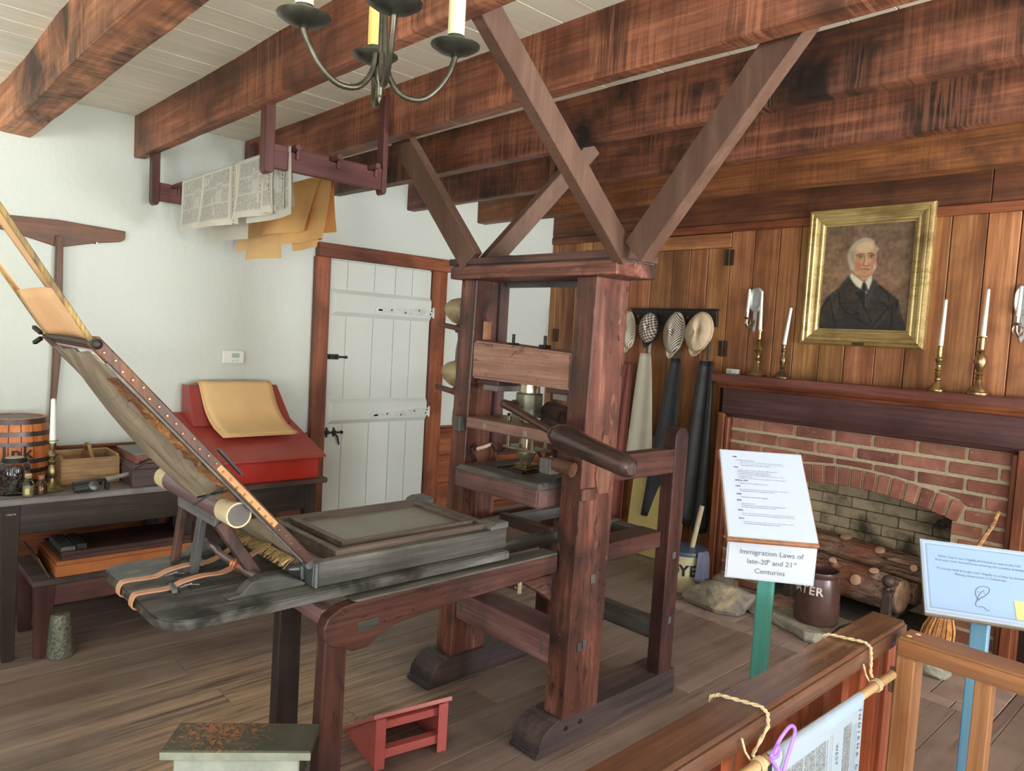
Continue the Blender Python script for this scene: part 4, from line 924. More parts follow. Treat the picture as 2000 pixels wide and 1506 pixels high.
# work table against the white wall
tb_ = thing('work_table', 'dark wooden work table against the white wall, crowded with tools and bottles', 'table', (-4.16, 0.98, 0))
M().box(-4.462, -3.845, 0.535, 1.425, 0.722, 0.750).build('table_top', wood('worn_table_top', [(66, 62, 64), (102, 98, 100), (132, 129, 131)], 'Y', 1.2, 0.5, rand=0, blotch=0.4, bcol=(52, 46, 46)), tb_, bevel=0.004, seg=2)
M().box(-3.872, -3.852, 0.64, 1.36, 0.585, 0.722).build('apron', tablew('Y'), tb_, bevel=0.002)
M().box(-4.44, -4.42, 0.64, 1.36, 0.585, 0.722).build('apron', tablew('Y'), tb_)
M().box(-4.40, -3.88, 0.575, 0.595, 0.585, 0.722).build('apron', tablew('X'), tb_)
M().box(-4.40, -3.88, 1.375, 1.395, 0.585, 0.722).build('apron', tablew('X'), tb_)
for y in (0.572, 1.335):
    for x in (-3.915, -4.45):
        M().hexa([(x+0.012, y+0.008, 0), (x+0.052, y+0.008, 0), (x+0.052, y+0.055, 0), (x+0.012, y+0.055, 0)], [(x, y-0.004, 0.722), (x+0.068, y-0.004, 0.722), (x+0.068, y+0.072, 0.722), (x, y+0.072, 0.722)]).build('leg', tablew('Z'), tb_, bevel=0.003)
text_mesh('inventory_number', '1958.76', 0.012, lambda a, b: (-3.8465, 0.607+a, 0.683+b), plain('white_ink', (214, 214, 210), 0.6), tb_)

# barrel of ink
br = thing('ink_barrel', 'small wooden barrel lettered Ink with dark iron hoops, left end of the work table', 'barrel', (-4.275, 0.69, 0.75))
BW = wood('barrel_stave', [(128, 70, 36), (174, 104, 60), (200, 132, 84)], 'Z', 1.4, 0.45, rand=0.16, blotch=0.25)
bc = V((-4.275, 0.69, 0.75)); Hb = 0.325
def brad(z): return 0.128+0.024*(1-((z-Hb/2)/(Hb/2))**2)
nst = 18
for k in range(nst):
    a0, a1 = 2*pi*k/nst+0.012, 2*pi*(k+1)/nst-0.012
    vs = []; N = 8
    for i in range(N+1):
        z = Hb*i/N; r = brad(z)
        for rr_, a in ((r, a0), (r, (a0+a1)/2), (r, a1), (r-0.014, a1), (r-0.014, a0)): vs.append((bc.x+rr_*math.cos(a), bc.y+rr_*math.sin(a), bc.z+z))
    fs = [(5*i+j, 5*i+(j+1) % 5, 5*i+5+(j+1) % 5, 5*i+5+j) for i in range(N) for j in range(5)]+[(4, 3, 2, 1, 0), tuple(5*N+j for j in range(5))]
    M().add(vs, fs).build('stave', BW, br)
M().lathe([(0.10, 0.0), (0.116, 0.0), (0.116, 0.012)], bc+V((0, 0, Hb-0.024)), 28).build('barrel_head', wood('barrel_head', [(150, 92, 50), (190, 128, 80), (210, 154, 104)], 'X', 1.4, 0.5, rand=0), br)
M().lathe([(0.118, 0.0), (0.118, 0.014)], bc+V((0, 0, 0.012)), 28).build('barrel_bottom', BW, br)
for z0, z1 in ((0.297, 0.322), (0.240, 0.262), (0.190, 0.212), (0.108, 0.130), (0.058, 0.080), (0.004, 0.026)):
    m = M(); m.lathe([(brad(z0)-0.002, z0), (brad(z0)+0.0035, z0), (brad(z1)+0.0035, z1), (brad(z1)-0.002, z1)], bc, 36); m.build('hoop', plain('hoop_iron', (74, 66, 66), 0.4, 0.7, 0.2), br)
ca = math.atan2(-bc.y, -bc.x)
text_round('Ink', 0.085, bc, ca+0.02, bc.z+0.162, 0.152, 0.047, plain('barrel_ink', (30, 22, 20), 0.6), br, bold=0.0015)
# glass jar
def jar(name, label, cat, c, prof, lidp=None, fill=None, fillm=None, lidm=None, gl=None, group=None):
    t = thing(name, label, cat, c, group)
    m = M(); m.lathe(prof, c, 22); m.build('glass', gl or glass('clear_glass', (236, 242, 238)), t)
    if fill: m = M(); m.lathe(fill, c, 18); m.build('contents', fillm, t)
    if lidp: m = M(); m.lathe(lidp, c, 22); m.build('lid', lidm, t)
    return t
j = jar('glass_jar', 'round glass jar filled with dark metal sorts, left end of the work table', 'jar', (-3.975, 0.640, 0.750), [(0.050, 0.0), (0.060, 0.004), (0.062, 0.02), (0.062, 0.125), (0.056, 0.145), (0.046, 0.155), (0.046, 0.168)], [(0.05, 0.150), (0.051, 0.166), (0.046, 0.170), (0.040, 0.168)], None, None, IRON())
rr = random.Random(9); m = M()
for k in range(230):
    a = rr.random()*2*pi; r = 0.050*math.sqrt(rr.random()); z = 0.012+0.10*rr.random(); c = V((-3.975+r*math.cos(a), 0.640+r*math.sin(a), 0.75+z)); d = V((rr.uniform(-1, 1), rr.uniform(-1, 1), rr.uniform(-1, 1))).normalized()*0.009
    m.bar(c-d, c+d, 0.006, 0.005)
o = m.build('metal_sorts', plain('lead_sorts', (74, 66, 66), 0.4, 0.5, 0.35, 90), j); o['kind'] = 'stuff'
M().lathe([(0.038, 0), (0.036, 0.002)], (-3.975, 0.640, 0.9195), 20).build('lid_disc', plain('pale_tin', (196, 192, 166), 0.4, 0.5), j)
j = jar('glass_vial', 'small square clear glass bottle with cork and yellowed label, beside the jar of sorts', 'bottle', (-3.895, 0.680, 0.750), [(0.020, 0), (0.0225, 0.003), (0.0225, 0.06), (0.018, 0.068), (0.014, 0.076), (0.014, 0.088), (0.017, 0.092), (0.017, 0.098)], [(0.012, 0.085), (0.014, 0.104)], [(0.019, 0.003), (0.019, 0.045)], plain('oily_yellow', (150, 140, 96), 0.3), plain('cork_pale', (176, 160, 128), 0.8))
M().grid(lambda u, v: (-3.895+0.0232*math.cos(-0.15+u*0.8-0.6), 0.680+0.0232*math.sin(-0.15+u*0.8-0.6), 0.762+0.028*v), 6, 2).build('paper_label', plain('label_paper', (190, 178, 128), 0.8), j)
jar('glass_vial', 'small round amber bottle with brown cork, in front of the candlestick on the work table', 'bottle', (-3.915, 0.735, 0.750), [(0.020, 0), (0.024, 0.003), (0.024, 0.048), (0.018, 0.058), (0.013, 0.062), (0.013, 0.07), (0.016, 0.072), (0.016, 0.076)], [(0.012, 0.070), (0.014, 0.088)], [(0.021, 0.003), (0.0215, 0.044)], plain('amber_liquid', (92, 52, 24), 0.25), plain('cork_brown', (130, 92, 66), 0.85))
# brass candlestick on the table, also used (copied) nowhere: each stick has its own turning
WAX = plain('white_wax', (232, 236, 232), 0.4, 0, 0.02)
def candlestick(label, c, prof, mat, candle, group, base_n=24, lean=(0, 0)):
    t = thing('candlestick', label, 'candlestick', c, group)
    M().lathe(prof, c, base_n).build('stick', mat, t)
    z0 = prof[-1][1]-0.012; r0, r1, h = candle
    a = V(c)+V((0, 0, z0)); b = a+V((lean[0], lean[1], h))
    n = 7; m = M(); m.tube([a.lerp(b, k/n) for k in range(n+1)]+[b+V((0, 0, 0.006))], [r0+(r1-r0)*k/n for k in range(n+1)]+[0.002], 14); m.build('candle', WAX, t)
    M().tube([b+V((0, 0, 0.003)), b+V((0.002, 0, 0.014))], 0.001, 5).build('wick', plain('wick', (70, 66, 60), 0.9), t)
    return t
candlestick('brass candlestick with a tall white taper standing on the work table', (-3.975, 0.790, 0.750), [(0.048, 0), (0.050, 0.004), (0.044, 0.012), (0.026, 0.024), (0.016, 0.044), (0.013, 0.06), (0.021, 0.07), (0.021, 0.09), (0.018, 0.11), (0.012, 0.125), (0.018, 0.135), (0.018, 0.143), (0.012, 0.15), (0.013, 0.158), (0.024, 0.168), (0.025, 0.178), (0.016, 0.188), (0.012, 0.196), (0.015, 0.204), (0.014, 0.235), (0.024, 0.238), (0.024, 0.241), (0.013, 0.242)], BRASS(), (0.0145, 0.010, 0.205), None)
# wooden tool box
tx = thing('tool_box', 'open light-brown wooden tool carrier with raised hand-hole divider on the work table', 'tool box', (-4.16, 0.97, 0.75))
TBW = lambda a: wood('carrier_wood', [(86, 62, 40), (130, 102, 70), (160, 132, 96)], a, 1.2, 0.65, rand=0.1, blotch=0.4, bcol=(70, 50, 34))
x0, x1, y0, y1, z0, z1 = -4.29, -4.055, 0.842, 1.105, 0.750, 0.892
M().box(x1-0.014, x1, y0, y1, z0, z1-0.012).build('side_board', TBW('Y'), tx, bevel=0.003)
M().box(x0, x0+0.014, y0, y1, z0, z1).build('side_board', TBW('Y'), tx, bevel=0.003)
M().box(x0+0.014, x1-0.014, y0, y0+0.014, z0, z1).build('end_board', TBW('X'), tx, bevel=0.003)
M().box(x0+0.014, x1-0.014, y1-0.014, y1, z0, z1).build('end_board', TBW('X'), tx, bevel=0.003)
M().box(x0+0.014, x1-0.014, y0+0.014, y1-0.014, z0, z0+0.012).build('bottom_board', TBW('Y'), tx)
ym = 0.985
M().prism([(x0+0.014, z0+0.012), (x1-0.014, z0+0.012), (x1-0.014, z1-0.015), (x1-0.06, z1+0.020), (x1-0.085, z1+0.046), (x0+0.085, z1+0.046), (x0+0.06, z1+0.005), (x0+0.014, z1-0.01)], 'XZ', ym-0.008, ym+0.008).build('handle_board', TBW('X'), tx, bevel=0.004)
M().box(-4.195, -4.145, ym-0.0095, ym+0.0095, z1+0.010, z1+0.030).build('hand_hole_shade', plain('hole_shade', (46, 34, 26), 0.9), tx)  # solid dark block, coloured as the shade inside a hand hole
t = M().tube([(-4.20, 0.90, 0.775), (-4.14, 0.93, 0.80)], 0.012, 10).build('wooden_dowel', TBW('X'), None); tag(t, 'short pale wooden dowel lying inside the tool carrier', 'dowel')
# ink roller tool
rl = thing('hand_roller', 'black iron hand roller with pale turned handle lying on the front of the work table', 'roller', (-3.89, 0.98, 0.75))
BLK = plain('black_rubber', (48, 50, 54), 0.35, 0.2)
M().tube([(-3.905, 0.865, 0.775), (-3.94, 0.985, 0.782)], 0.020, 16).build('roll', BLK, rl)
M().tube([(-3.858, 0.855, 0.768), (-3.868, 0.93, 0.772)], [0.014, 0.017], 12).build('grip_sleeve', BLK, rl)
M().lathe([(0.016, 0), (0.024, 0.004), (0.024, 0.014), (0.014, 0.02)], (-3.862, 0.938, 0.776), 14, (0.8, 0.1, 0.55)).build('thumb_screw', STL, rl)
M().tube([(-3.868, 0.93, 0.772), (-3.885, 0.985, 0.80), (-3.91, 1.01, 0.80), (-3.945, 0.985, 0.785)], 0.006, 8).build('frame_rod', IRON(), rl)
M().tube([(-3.895, 1.0, 0.795), (-3.91, 1.035, 0.80), (-3.94, 1.09, 0.802), (-3.955, 1.125, 0.806)], [0.016, 0.009, 0.0115, 0.009], 12).build('handle', plain('pale_grey_wood', (118, 116, 110), 0.5), rl)
M().box(-3.905, -3.885, 0.995, 1.015, 0.75, 0.795).build('foot_rest', IRON(), rl, bevel=0.003)
# two boxes
cb = thing('lidded_box', 'large dark purple-brown wooden box on the right end of the work table', 'box', (-4.05, 1.26, 0.75))
CW = lambda a: wood('dark_box_wood', [(54, 42, 44), (72, 58, 60), (92, 78, 78)], a, 1.0, 0.55, rand=0.05, blotch=0.3)
M().box(-4.25, -3.875, 1.115, 1.415, 0.750, 0.838).build('box_body', CW('Y'), cb, bevel=0.004)
M().hexa([(-4.255, 1.108, 0.839), (-3.868, 1.108, 0.839), (-3.868, 1.42, 0.839), (-4.255, 1.42, 0.839)], [(-4.235, 1.128, 0.862), (-3.888, 1.128, 0.862), (-3.888, 1.405, 0.862), (-4.235, 1.405, 0.862)]).build('box_lid', CW('Y'), cb, bevel=0.003)
c2 = thing('lidded_box', 'smaller reddish box with grey top, stacked on the dark box on the work table', 'box', (-4.06, 1.26, 0.862))
M().box(-4.20, -3.895, 1.13, 1.40, 0.8625, 0.905).build('box_body', wood('reddish_box', [(68, 36, 30), (98, 56, 48), (118, 76, 68)], 'Y', 1, 0.5, rand=0), c2, bevel=0.003)
M().box(-4.203, -3.892, 1.127, 1.403, 0.905, 0.912).build('box_lid', plain('grey_leather_lid', (88, 90, 86), 0.6), c2, bevel=0.002)
M().bar((-4.32, 1.14, 0.862), (-4.262, 1.30, 0.866), 0.05, 0.02)
t = M().bar((-4.30, 1.09, 0.80), (-4.285, 1.24, 0.872), 0.03, 0.05).build('wooden_block', wood('pale_block2', [(120, 104, 84), (156, 140, 116), (176, 160, 138)], 'Y', 1, 0.6, rand=0), None, bevel=0.004); t.location.z -= 0.02; tag(t, 'pale wooden block wedged behind the dark box on the work table', 'block')

# bench under the table
bn = thing('low_bench', 'low dark bench on the floor under the work table', 'bench', (-4.03, 1.2, 0))
M().box(-4.26, -3.80, 0.685, 1.43, 0.345, 0.372).build('bench_top', wood('bench_top_wood', [(56, 48, 46), (82, 74, 72), (108, 100, 98)], 'Y', 1.1, 0.5, rand=0, blotch=0.4), bn, bevel=0.003)
M().box(-3.835, -3.815, 0.76, 1.40, 0.245, 0.345).build('bench_apron', wood('bench_red_wood', [(48, 28, 26), (70, 42, 40), (88, 58, 54)], 'Y', 1, 0.5, rand=0), bn, bevel=0.002)
for y in (0.695, 1.335):
    for x in (-3.865, -4.25):
        M().hexa([(x+0.005, y+0.004, 0), (x+0.045, y+0.004, 0), (x+0.045, y+0.055, 0), (x+0.005, y+0.055, 0)], [(x, y, 0.345), (x+0.055, y, 0.345), (x+0.055, y+0.085, 0.345), (x, y+0.085, 0.345)]).build('leg', wood('bench_red_wood', [(48, 28, 26), (70, 42, 40), (88, 58, 54)], 'Z', 1, 0.5, rand=0), bn, bevel=0.002)
lb = thing('flat_case', 'large flat orange-tan case on the low bench under the work table', 'case', (-4.0, 1.15, 0.372))
OR = plain('orange_tan_leather', (140, 84, 46), 0.5, 0, 0.12, 6)
M().box(-4.20, -3.805, 0.775, 1.40, 0.3725, 0.425).build('lower_cover', OR, lb, bevel=0.005)
M().box(-4.195, -3.81, 0.78, 1.395, 0.425, 0.446).build('upper_cover', plain('orange_tan_leather2', (128, 76, 40), 0.5, 0, 0.12, 6), lb, bevel=0.003)
M().hexa([(-4.20, 0.752, 0.374), (-3.825, 0.752, 0.374), (-3.825, 0.758, 0.374), (-4.20, 0.758, 0.374)], [(-4.20, 0.714, 0.46), (-3.88, 0.714, 0.46), (-3.88, 0.722, 0.46), (-4.20, 0.722, 0.46)]).build('lifted_flap', plain('dark_flap', (70, 52, 40), 0.7), lb, bevel=0.001)
tr = thing('flat_tray', 'flat dark wooden tray on top of the orange-tan case', 'tray', (-4.0, 1.15, 0.446))
M().box(-4.19, -3.815, 0.80, 1.385, 0.4465, 0.466).build('tray_bottom', wood('dark_tray', [(32, 22, 22), (54, 36, 34), (74, 52, 48)], 'Y', 1, 0.5, rand=0), tr, bevel=0.002)
M().box(-3.838, -3.815, 0.80, 1.385, 0.466, 0.486).build('tray_edge', wood('dark_tray', [(32, 22, 22), (54, 36, 34), (74, 52, 48)], 'Y', 1, 0.5, rand=0), tr, bevel=0.002)
t = M().box(-4.10, -3.845, 0.805, 0.865, 0.4665, 0.502).build('iron_furniture', STL, None, bevel=0.003); tag(t, 'grey metal bar on the left end of the dark tray', 'metal bar')
t = M().box(-4.08, -3.855, 0.87, 0.915, 0.4665, 0.505).build('black_block', plain('black_paint_block', (40, 40, 42), 0.5), None, bevel=0.003); tag(t, 'black block beside the grey metal bar on the dark tray', 'block')
# iron weight
t = M().lathe([(0.05, 0.0), (0.058, 0.004), (0.055, 0.05), (0.044, 0.18), (0.041, 0.196), (0.033, 0.203)], (-3.81, 0.80, 0), 30).build('iron_weight', plain('pitted_iron', (96, 98, 88), 0.55, 0.45, 0.45, 85, bump=0.6), None); tag(t, 'pitted grey iron cone weight standing on the floor by the bench leg', 'weight')

# red slant-top desk on a dark table
dt = thing('desk_table', 'dark wooden table standing under the red slant-top desk by the door', 'table', (-4.18, 1.84, 0))
M().box(-4.47, -3.87, 1.46, 2.19, 0.672, 0.702).build('table_top', wood('desk_table_top', [(62, 46, 42), (88, 70, 64), (110, 92, 84)], 'Y', 1, 0.5, rand=0), dt, bevel=0.004)
M().box(-3.93, -3.91, 1.55, 2.07, 0.52, 0.672).build('apron', tablew('Y'), dt, bevel=0.002)
M().box(-4.42, -3.97, 2.105, 2.125, 0.52, 0.672).build('apron', tablew('X'), dt)
for y in (1.48, 2.065):
    for x in (-3.965, -4.45): M().hexa([(x+0.008, y+0.008, 0), (x+0.057, y+0.008, 0), (x+0.057, y+0.057, 0), (x+0.008, y+0.057, 0)], [(x, y, 0.672), (x+0.065, y, 0.672), (x+0.065, y+0.065, 0.672), (x, y+0.065, 0.672)]).build('leg', tablew('Z'), dt, bevel=0.003)
dk = thing('slant_desk', 'bright red slant-top writing desk with upright gallery against the white wall', 'desk', (-4.18, 1.84, 0.702))
RED = redpaint(); RED2 = plain('red_paint_lid', (128, 50, 44), 0.42, 0, 0.06, 7)
a, b = (1.525, 2.145), None
M().prism([(-3.905, 0.7025), (-3.905, 0.838), (-4.46, 1.028), (-4.46, 0.7025)], 'XZ', 1.525, 2.145).build('desk_body', RED, dk, bevel=0.002)
sl = (1.028-0.838)/(4.46-3.905)
def lidz(x): return 0.838+(-3.905-x)*sl
M().hexa([(-3.868, 1.495, lidz(-3.868)+0.002), (-3.868, 2.175, lidz(-3.868)+0.002), (-4.47, 2.175, lidz(-4.47)+0.002), (-4.47, 1.495, lidz(-4.47)+0.002)], [(-3.872, 1.495, lidz(-3.868)+0.016), (-3.872, 2.175, lidz(-3.868)+0.016), (-4.47, 2.175, lidz(-4.47)+0.016), (-4.47, 1.495, lidz(-4.47)+0.016)]).build('lid', RED2, dk, bevel=0.003)
M().box(-3.904, -3.898, 1.53, 2.14, 0.815, 0.83).build('front_moulding', RED, dk, bevel=0.002)
zb = lidz(-4.29)+0.017
M().hexa([(-4.27, 1.55, zb-0.004), (-4.27, 2.15, zb-0.004), (-4.295, 2.15, zb+0.003), (-4.295, 1.55, zb+0.003)], [(-4.365, 1.55, 1.215), (-4.365, 2.085, 1.215), (-4.385, 2.085, 1.215), (-4.385, 1.55, 1.215)]).build('gallery_front', plain('red_paint_gallery', (112, 42, 36), 0.45, 0, 0.06, 7), dk, bevel=0.003)
for y0_, y1_ in ((1.545, 1.552), ):
    M().prism([(-4.28, zb), (-4.37, 1.212), (-4.47, 1.212), (-4.47, lidz(-4.47)+0.017)], 'XZ', y0_, y1_).build('gallery_side', RED2, dk)
M().prism([(-4.30, zb+0.012), (-4.385, 1.212), (-4.47, 1.212), (-4.47, lidz(-4.47)+0.017)], 'XZ', 2.078, 2.086).build('gallery_side', RED2, dk)
# tan paper sheets draped over the gallery
DP = plain('desk_paper', (190, 158, 112), 0.7, 0, 0.04, 4)
PGR = 'tan sheets draped over the desk gallery'
prof = [(-4.46, 1.212), (-4.385, 1.224), (-4.362, 1.216), (-4.335, 1.165), (-4.30, 1.098), (-4.27, 1.052), (-4.235, 1.015), (-4.18, 0.978), (-4.12, 0.954), (-4.075, 0.936)]
def ppt(t):
    t *= len(prof)-1; i = min(int(t), len(prof)-2); f = t-i
    return (prof[i][0]+(prof[i+1][0]-prof[i][0])*f, prof[i][1]+(prof[i+1][1]-prof[i][1])*f)
for k, (ya, yb_, yc, yd, L_, lb_) in enumerate(((1.598, 2.03, 1.640, 2.085, 1.0, 'lowest tan sheet of the stack on the red desk, showing a sliver at the left'), (1.606, 2.036, 1.652, 2.100, 0.985, 'middle tan sheet of the stack on the red desk, torn right corner'), (1.604, 2.040, 1.66, 2.088, 0.97, 'uppermost smooth tan sheet draped over the gallery of the red desk'))):
    def fn(u, v, k=k, ya=ya, yb_=yb_, yc=yc, yd=yd, L_=L_):
        x, z = ppt(v*L_); w = v**1.8
        return (x+0.004*k, (ya+(yc-ya)*w)*(1-u)+(yb_+(yd-yb_)*w)*u, z+0.006+0.004*k)
    m = M(); m.grid(fn, 12, 27); o = m.build('tan_drape', DP, None, thick=0.0015); tag(o, lb_, 'paper', PGR)

# red foot step
fs_ = thing('foot_step', 'red painted wedge-shaped foot step on the floor between the press legs', 'foot step', (-2.27, 1.6, 0))
PK = plain('pinkish_red_paint', (136, 66, 62), 0.5, 0, 0.07, 9)
def rot_xy(p, c=(-2.13, 1.48), a=math.radians(-10)):
    x, y = p[0]-c[0], p[1]-c[1]; return (c[0]-0.02+x*math.cos(a)-y*math.sin(a), c[1]-0.025+x*math.sin(a)+y*math.cos(a), p[2])
def rbox(x0, x1, y0, y1, z0, z1, zt=None):
    m = M(); m.box(x0, x1, y0, y1, z0, z1); m.v = [V(rot_xy(p)) for p in m.v]; return m
def rpr(pol, y0, y1):
    m = M(); m.prism(pol, 'XZ', y0, y1); m.v = [V(rot_xy(p)) for p in m.v]; return m
X0, X1 = -2.44, -2.13; Y0, Y1 = 1.475, 1.77
rpr([(X0+0.02, 0), (X1, 0), (X1, 0.195), (X0+0.02, 0.008)], Y0, Y0+0.018).build('side_board', PK, fs_, bevel=0.002)
rpr([(X0+0.02, 0), (X1, 0), (X1, 0.195), (X0+0.02, 0.008)], Y1-0.018, Y1).build('side_board', PK, fs_, bevel=0.002)
rpr([(X0, 0.004), (X1+0.012, 0.200), (X1+0.008, 0.216), (X0-0.008, 0.012)], Y0-0.012, Y1+0.012).build('tread', plain('worn_pink_red', (146, 86, 82), 0.5, 0, 0.07, 9), fs_, bevel=0.002)
rbox(X1, X1+0.004, Y0, Y0+0.04, 0, 0.19).build('front_post', PK, fs_, bevel=0.001)
rbox(X1, X1+0.004, Y1-0.04, Y1, 0, 0.19).build('front_post', PK, fs_, bevel=0.001)
rbox(X1-0.045, X1-0.02, Y0+0.018, Y1-0.018, 0.135, 0.165).build('cross_rail', PK, fs_, bevel=0.002)
rbox(X1-0.05, X1-0.01, Y0+0.018, Y1-0.018, 0.028, 0.062).build('cross_rail', PK, fs_, bevel=0.003)
m = M()
for k in range(4): m.ball(rot_xy((X0+0.03+0.085*k, Y0+0.002, 0.036+0.0535*k)), 0.003, 6, 4)
m.build('nail_heads', IRON(), fs_)['kind'] = 'stuff'

# green bench stool in the foreground
gs = thing('worn_stool', 'small worn dark-green wooden stool in the foreground, scratched brown on top', 'stool', (-1.98, 0.88, 0))
GRN = wood('worn_green_paint', [(44, 48, 42), (66, 70, 62), (88, 92, 84)], 'X', 0.8, 0.5, rand=0, blotch=0.2, bcol=(48, 46, 38))
def stool_mat():
    t = NT('scratched_green_top'); v = t.coord((1, 1, 1), False); a = t.noise(v, 70, 5, 0.7, 0.6)
    tc = t.n('TexCoord'); mp = t.n('Mapping'); t.l(tc.outputs['Object'], mp.inputs[0]); mp.inputs['Location'].default_value = (0.20, 0.22, -1.6); mp.inputs['Scale'].default_value = (4.2, 4.2, 4.0)
    gr = t.n('TexGradient', gradient_type='SPHERICAL'); t.l(mp.outputs[0], gr.inputs[0])
    f = t.math('ADD', a, t.math('MULTIPLY', gr.outputs[1], 0.22)); msk = t.ramp(f, [(0.66, (0, 0, 0, 1)), (0.70, (1, 1, 1, 1))])
    col = t.mix(msk, t.ramp(t.noise(v, 7, 4), [(0.3, S((52, 54, 47))), (0.7, S((72, 74, 66)))]), S((132, 84, 52)))
    return t.done(col, 0.45)
ca_ = math.radians(51.8); ux = V((math.cos(ca_), math.sin(ca_), 0)); uy = V((-math.sin(ca_), math.cos(ca_), 0)); so = V((-2.005, 0.660, 0))
def sp(a, b, z): q = so+ux*a+uy*b; return (q.x, q.y, z)
def sbx(a0, a1, b0, b1, z0, z1): return M().hexa([sp(a0, b0, z0), sp(a1, b0, z0), sp(a1, b1, z0), sp(a0, b1, z0)], [sp(a0, b0, z1), sp(a1, b0, z1), sp(a1, b1, z1), sp(a0, b1, z1)])
sbx(0, 0.40, 0, 0.15, 0.402, 0.428).build('stool_top', stool_mat(), gs, bevel=0.004)
PALE = plain('chipped_grey_green', (128, 134, 122), 0.5, 0, 0.12, 20)
sbx(-0.001, 0.401, -0.002, 0.003, 0.403, 0.424).build('front_edge', PALE, gs, bevel=0.001)
sbx(0.032, 0.368, 0.010, 0.028, 0.30, 0.402).build('stool_apron', plain('chipped_pale_apron', (150, 156, 150), 0.5, 0, 0.1, 16), gs, bevel=0.003)
sbx(0.032, 0.368, 0.122, 0.140, 0.30, 0.402).build('stool_apron', GRN, gs, bevel=0.003)
for a in (0.034, 0.345): sbx(a, a+0.022, 0.028, 0.122, 0, 0.402).build('stool_end', GRN, gs, bevel=0.003)
# ------------------------------------------------------------------ fireplace
FP = thing('fireplace', 'brick fireplace with segmental arch and dark red wooden mantel on the panelled wall', 'fireplace', (-1.77, 4.53, 0))
MX0, MX1 = -2.70, -0.835
M().box(MX0, MX1, 4.405, 4.648, 1.378, 1.430).build('mantel_shelf', mantw('X'), FP, bevel=0.004, seg=2)
M().prism([(4.425, 1.378), (4.648, 1.378), (4.648, 1.335), (4.465, 1.335), (4.455, 1.352), (4.437, 1.362)], 'YZ', MX0+0.03, MX1-0.03).build('bed_moulding', trimw('X'), FP, bevel=0.002)
FB = wood('frieze_wood', [(50, 30, 30), (68, 44, 43), (88, 60, 58)], 'X', 1.0, 0.4, rand=0, blotch=0.2)
M().box(MX0+0.06, MX1-0.06, 4.475, 4.648, 1.168, 1.335).build('frieze_board', FB, FP, bevel=0.003)
M().prism([(4.468, 1.168), (4.648, 1.168), (4.648, 1.138), (4.52, 1.138), (4.50, 1.15)], 'YZ', -2.63, -0.90).build('frieze_moulding', FB, FP, bevel=0.002)
for x0, x1, i0, i1 in ((-2.665, -2.618, -2.618, -2.588), (-0.922, -0.873, -0.952, -0.922)):
    M().box(x0, x1, 4.475, 4.648, 0.0, 1.165).build('pilaster', trimw('Z'), FP, bevel=0.003)
    M().hexa([(i0, 4.49, 0), (i1, 4.49, 0), (i1, 4.645, 0), (i0, 4.645, 0)], [(i0, 4.49, 1.138), (i1, 4.49, 1.138), (i1, 4.645, 1.138), (i0, 4.645, 1.138)]).build('pilaster_moulding', trimw('Z'), FP, bevel=0.006)
# arch geometry
AC, RAD = -1.77, 2.03; AZ = 0.808-RAD; HB = 0.11      # intrados circle, arch brick height
OX0, OX1 = -2.335, -1.208
def arc_z(x, r): return AZ+math.sqrt(max(0, r*r-(x-AC)**2))
YBK = 4.535
mort = plain('rough_mortar', (150, 140, 118), 0.95, 0, 0.14, 60, bump=0.9)
pol = [(FX0, 0), (OX0, 0)]+[(OX0+(OX1-OX0)*k/24, arc_z(OX0+(OX1-OX0)*k/24, RAD+0.004)) for k in range(25)]+[(OX1, 0), (FX1, 0), (FX1, 1.14), (FX0, 1.14)]
m = M()
# build the mortar backing as a strip of quads so that the concave outline stays clean
xs = [FX0, OX0]+[OX0+(OX1-OX0)*k/24 for k in range(25)]+[OX1, FX1]
def mcol(x0, x1, za, zb_):
    m.hexa([(x0, YBK+0.004, za), (x1, YBK+0.004, zb_), (x1, YBK+0.11, zb_), (x0, YBK+0.11, za)], [(x0, YBK+0.004, 1.14), (x1, YBK+0.004, 1.14), (x1, YBK+0.11, 1.14), (x0, YBK+0.11, 1.14)])
mcol(FX0, OX0, 0, 0); mcol(OX1, FX1, 0, 0)
for k in range(24):
    a, b = OX0+(OX1-OX0)*k/24, OX0+(OX1-OX0)*(k+1)/24; mcol(a, b, arc_z(a, RAD+0.004), arc_z(b, RAD+0.004))
m.build('mortar', mort, FP)
def brick_mat():
    t = NT('old_brick'); v = t.coord(); a = t.noise(v, 24, 6, 0.7); b = t.noise(v, 5, 3)
    col = t.ramp(b, [(0.3, S((96, 62, 53))), (0.5, S((118, 78, 66))), (0.7, S((138, 97, 83)))])
    col = t.mix(t.ramp(a, [(0.58, (0, 0, 0, 1)), (0.75, (0.45, 0.45, 0.45, 1))]), col, S((172, 150, 130)))
    col = t.valrand(col, 0.42, 0.02); t.bump(a, 0.5, 0.004); return t.done(col, 0.85, 0, 0.25)
BRK = brick_mat(); rr = random.Random(21)
ch_ = 0.0835; bh = 0.063
row = 0; ztop = 1.133
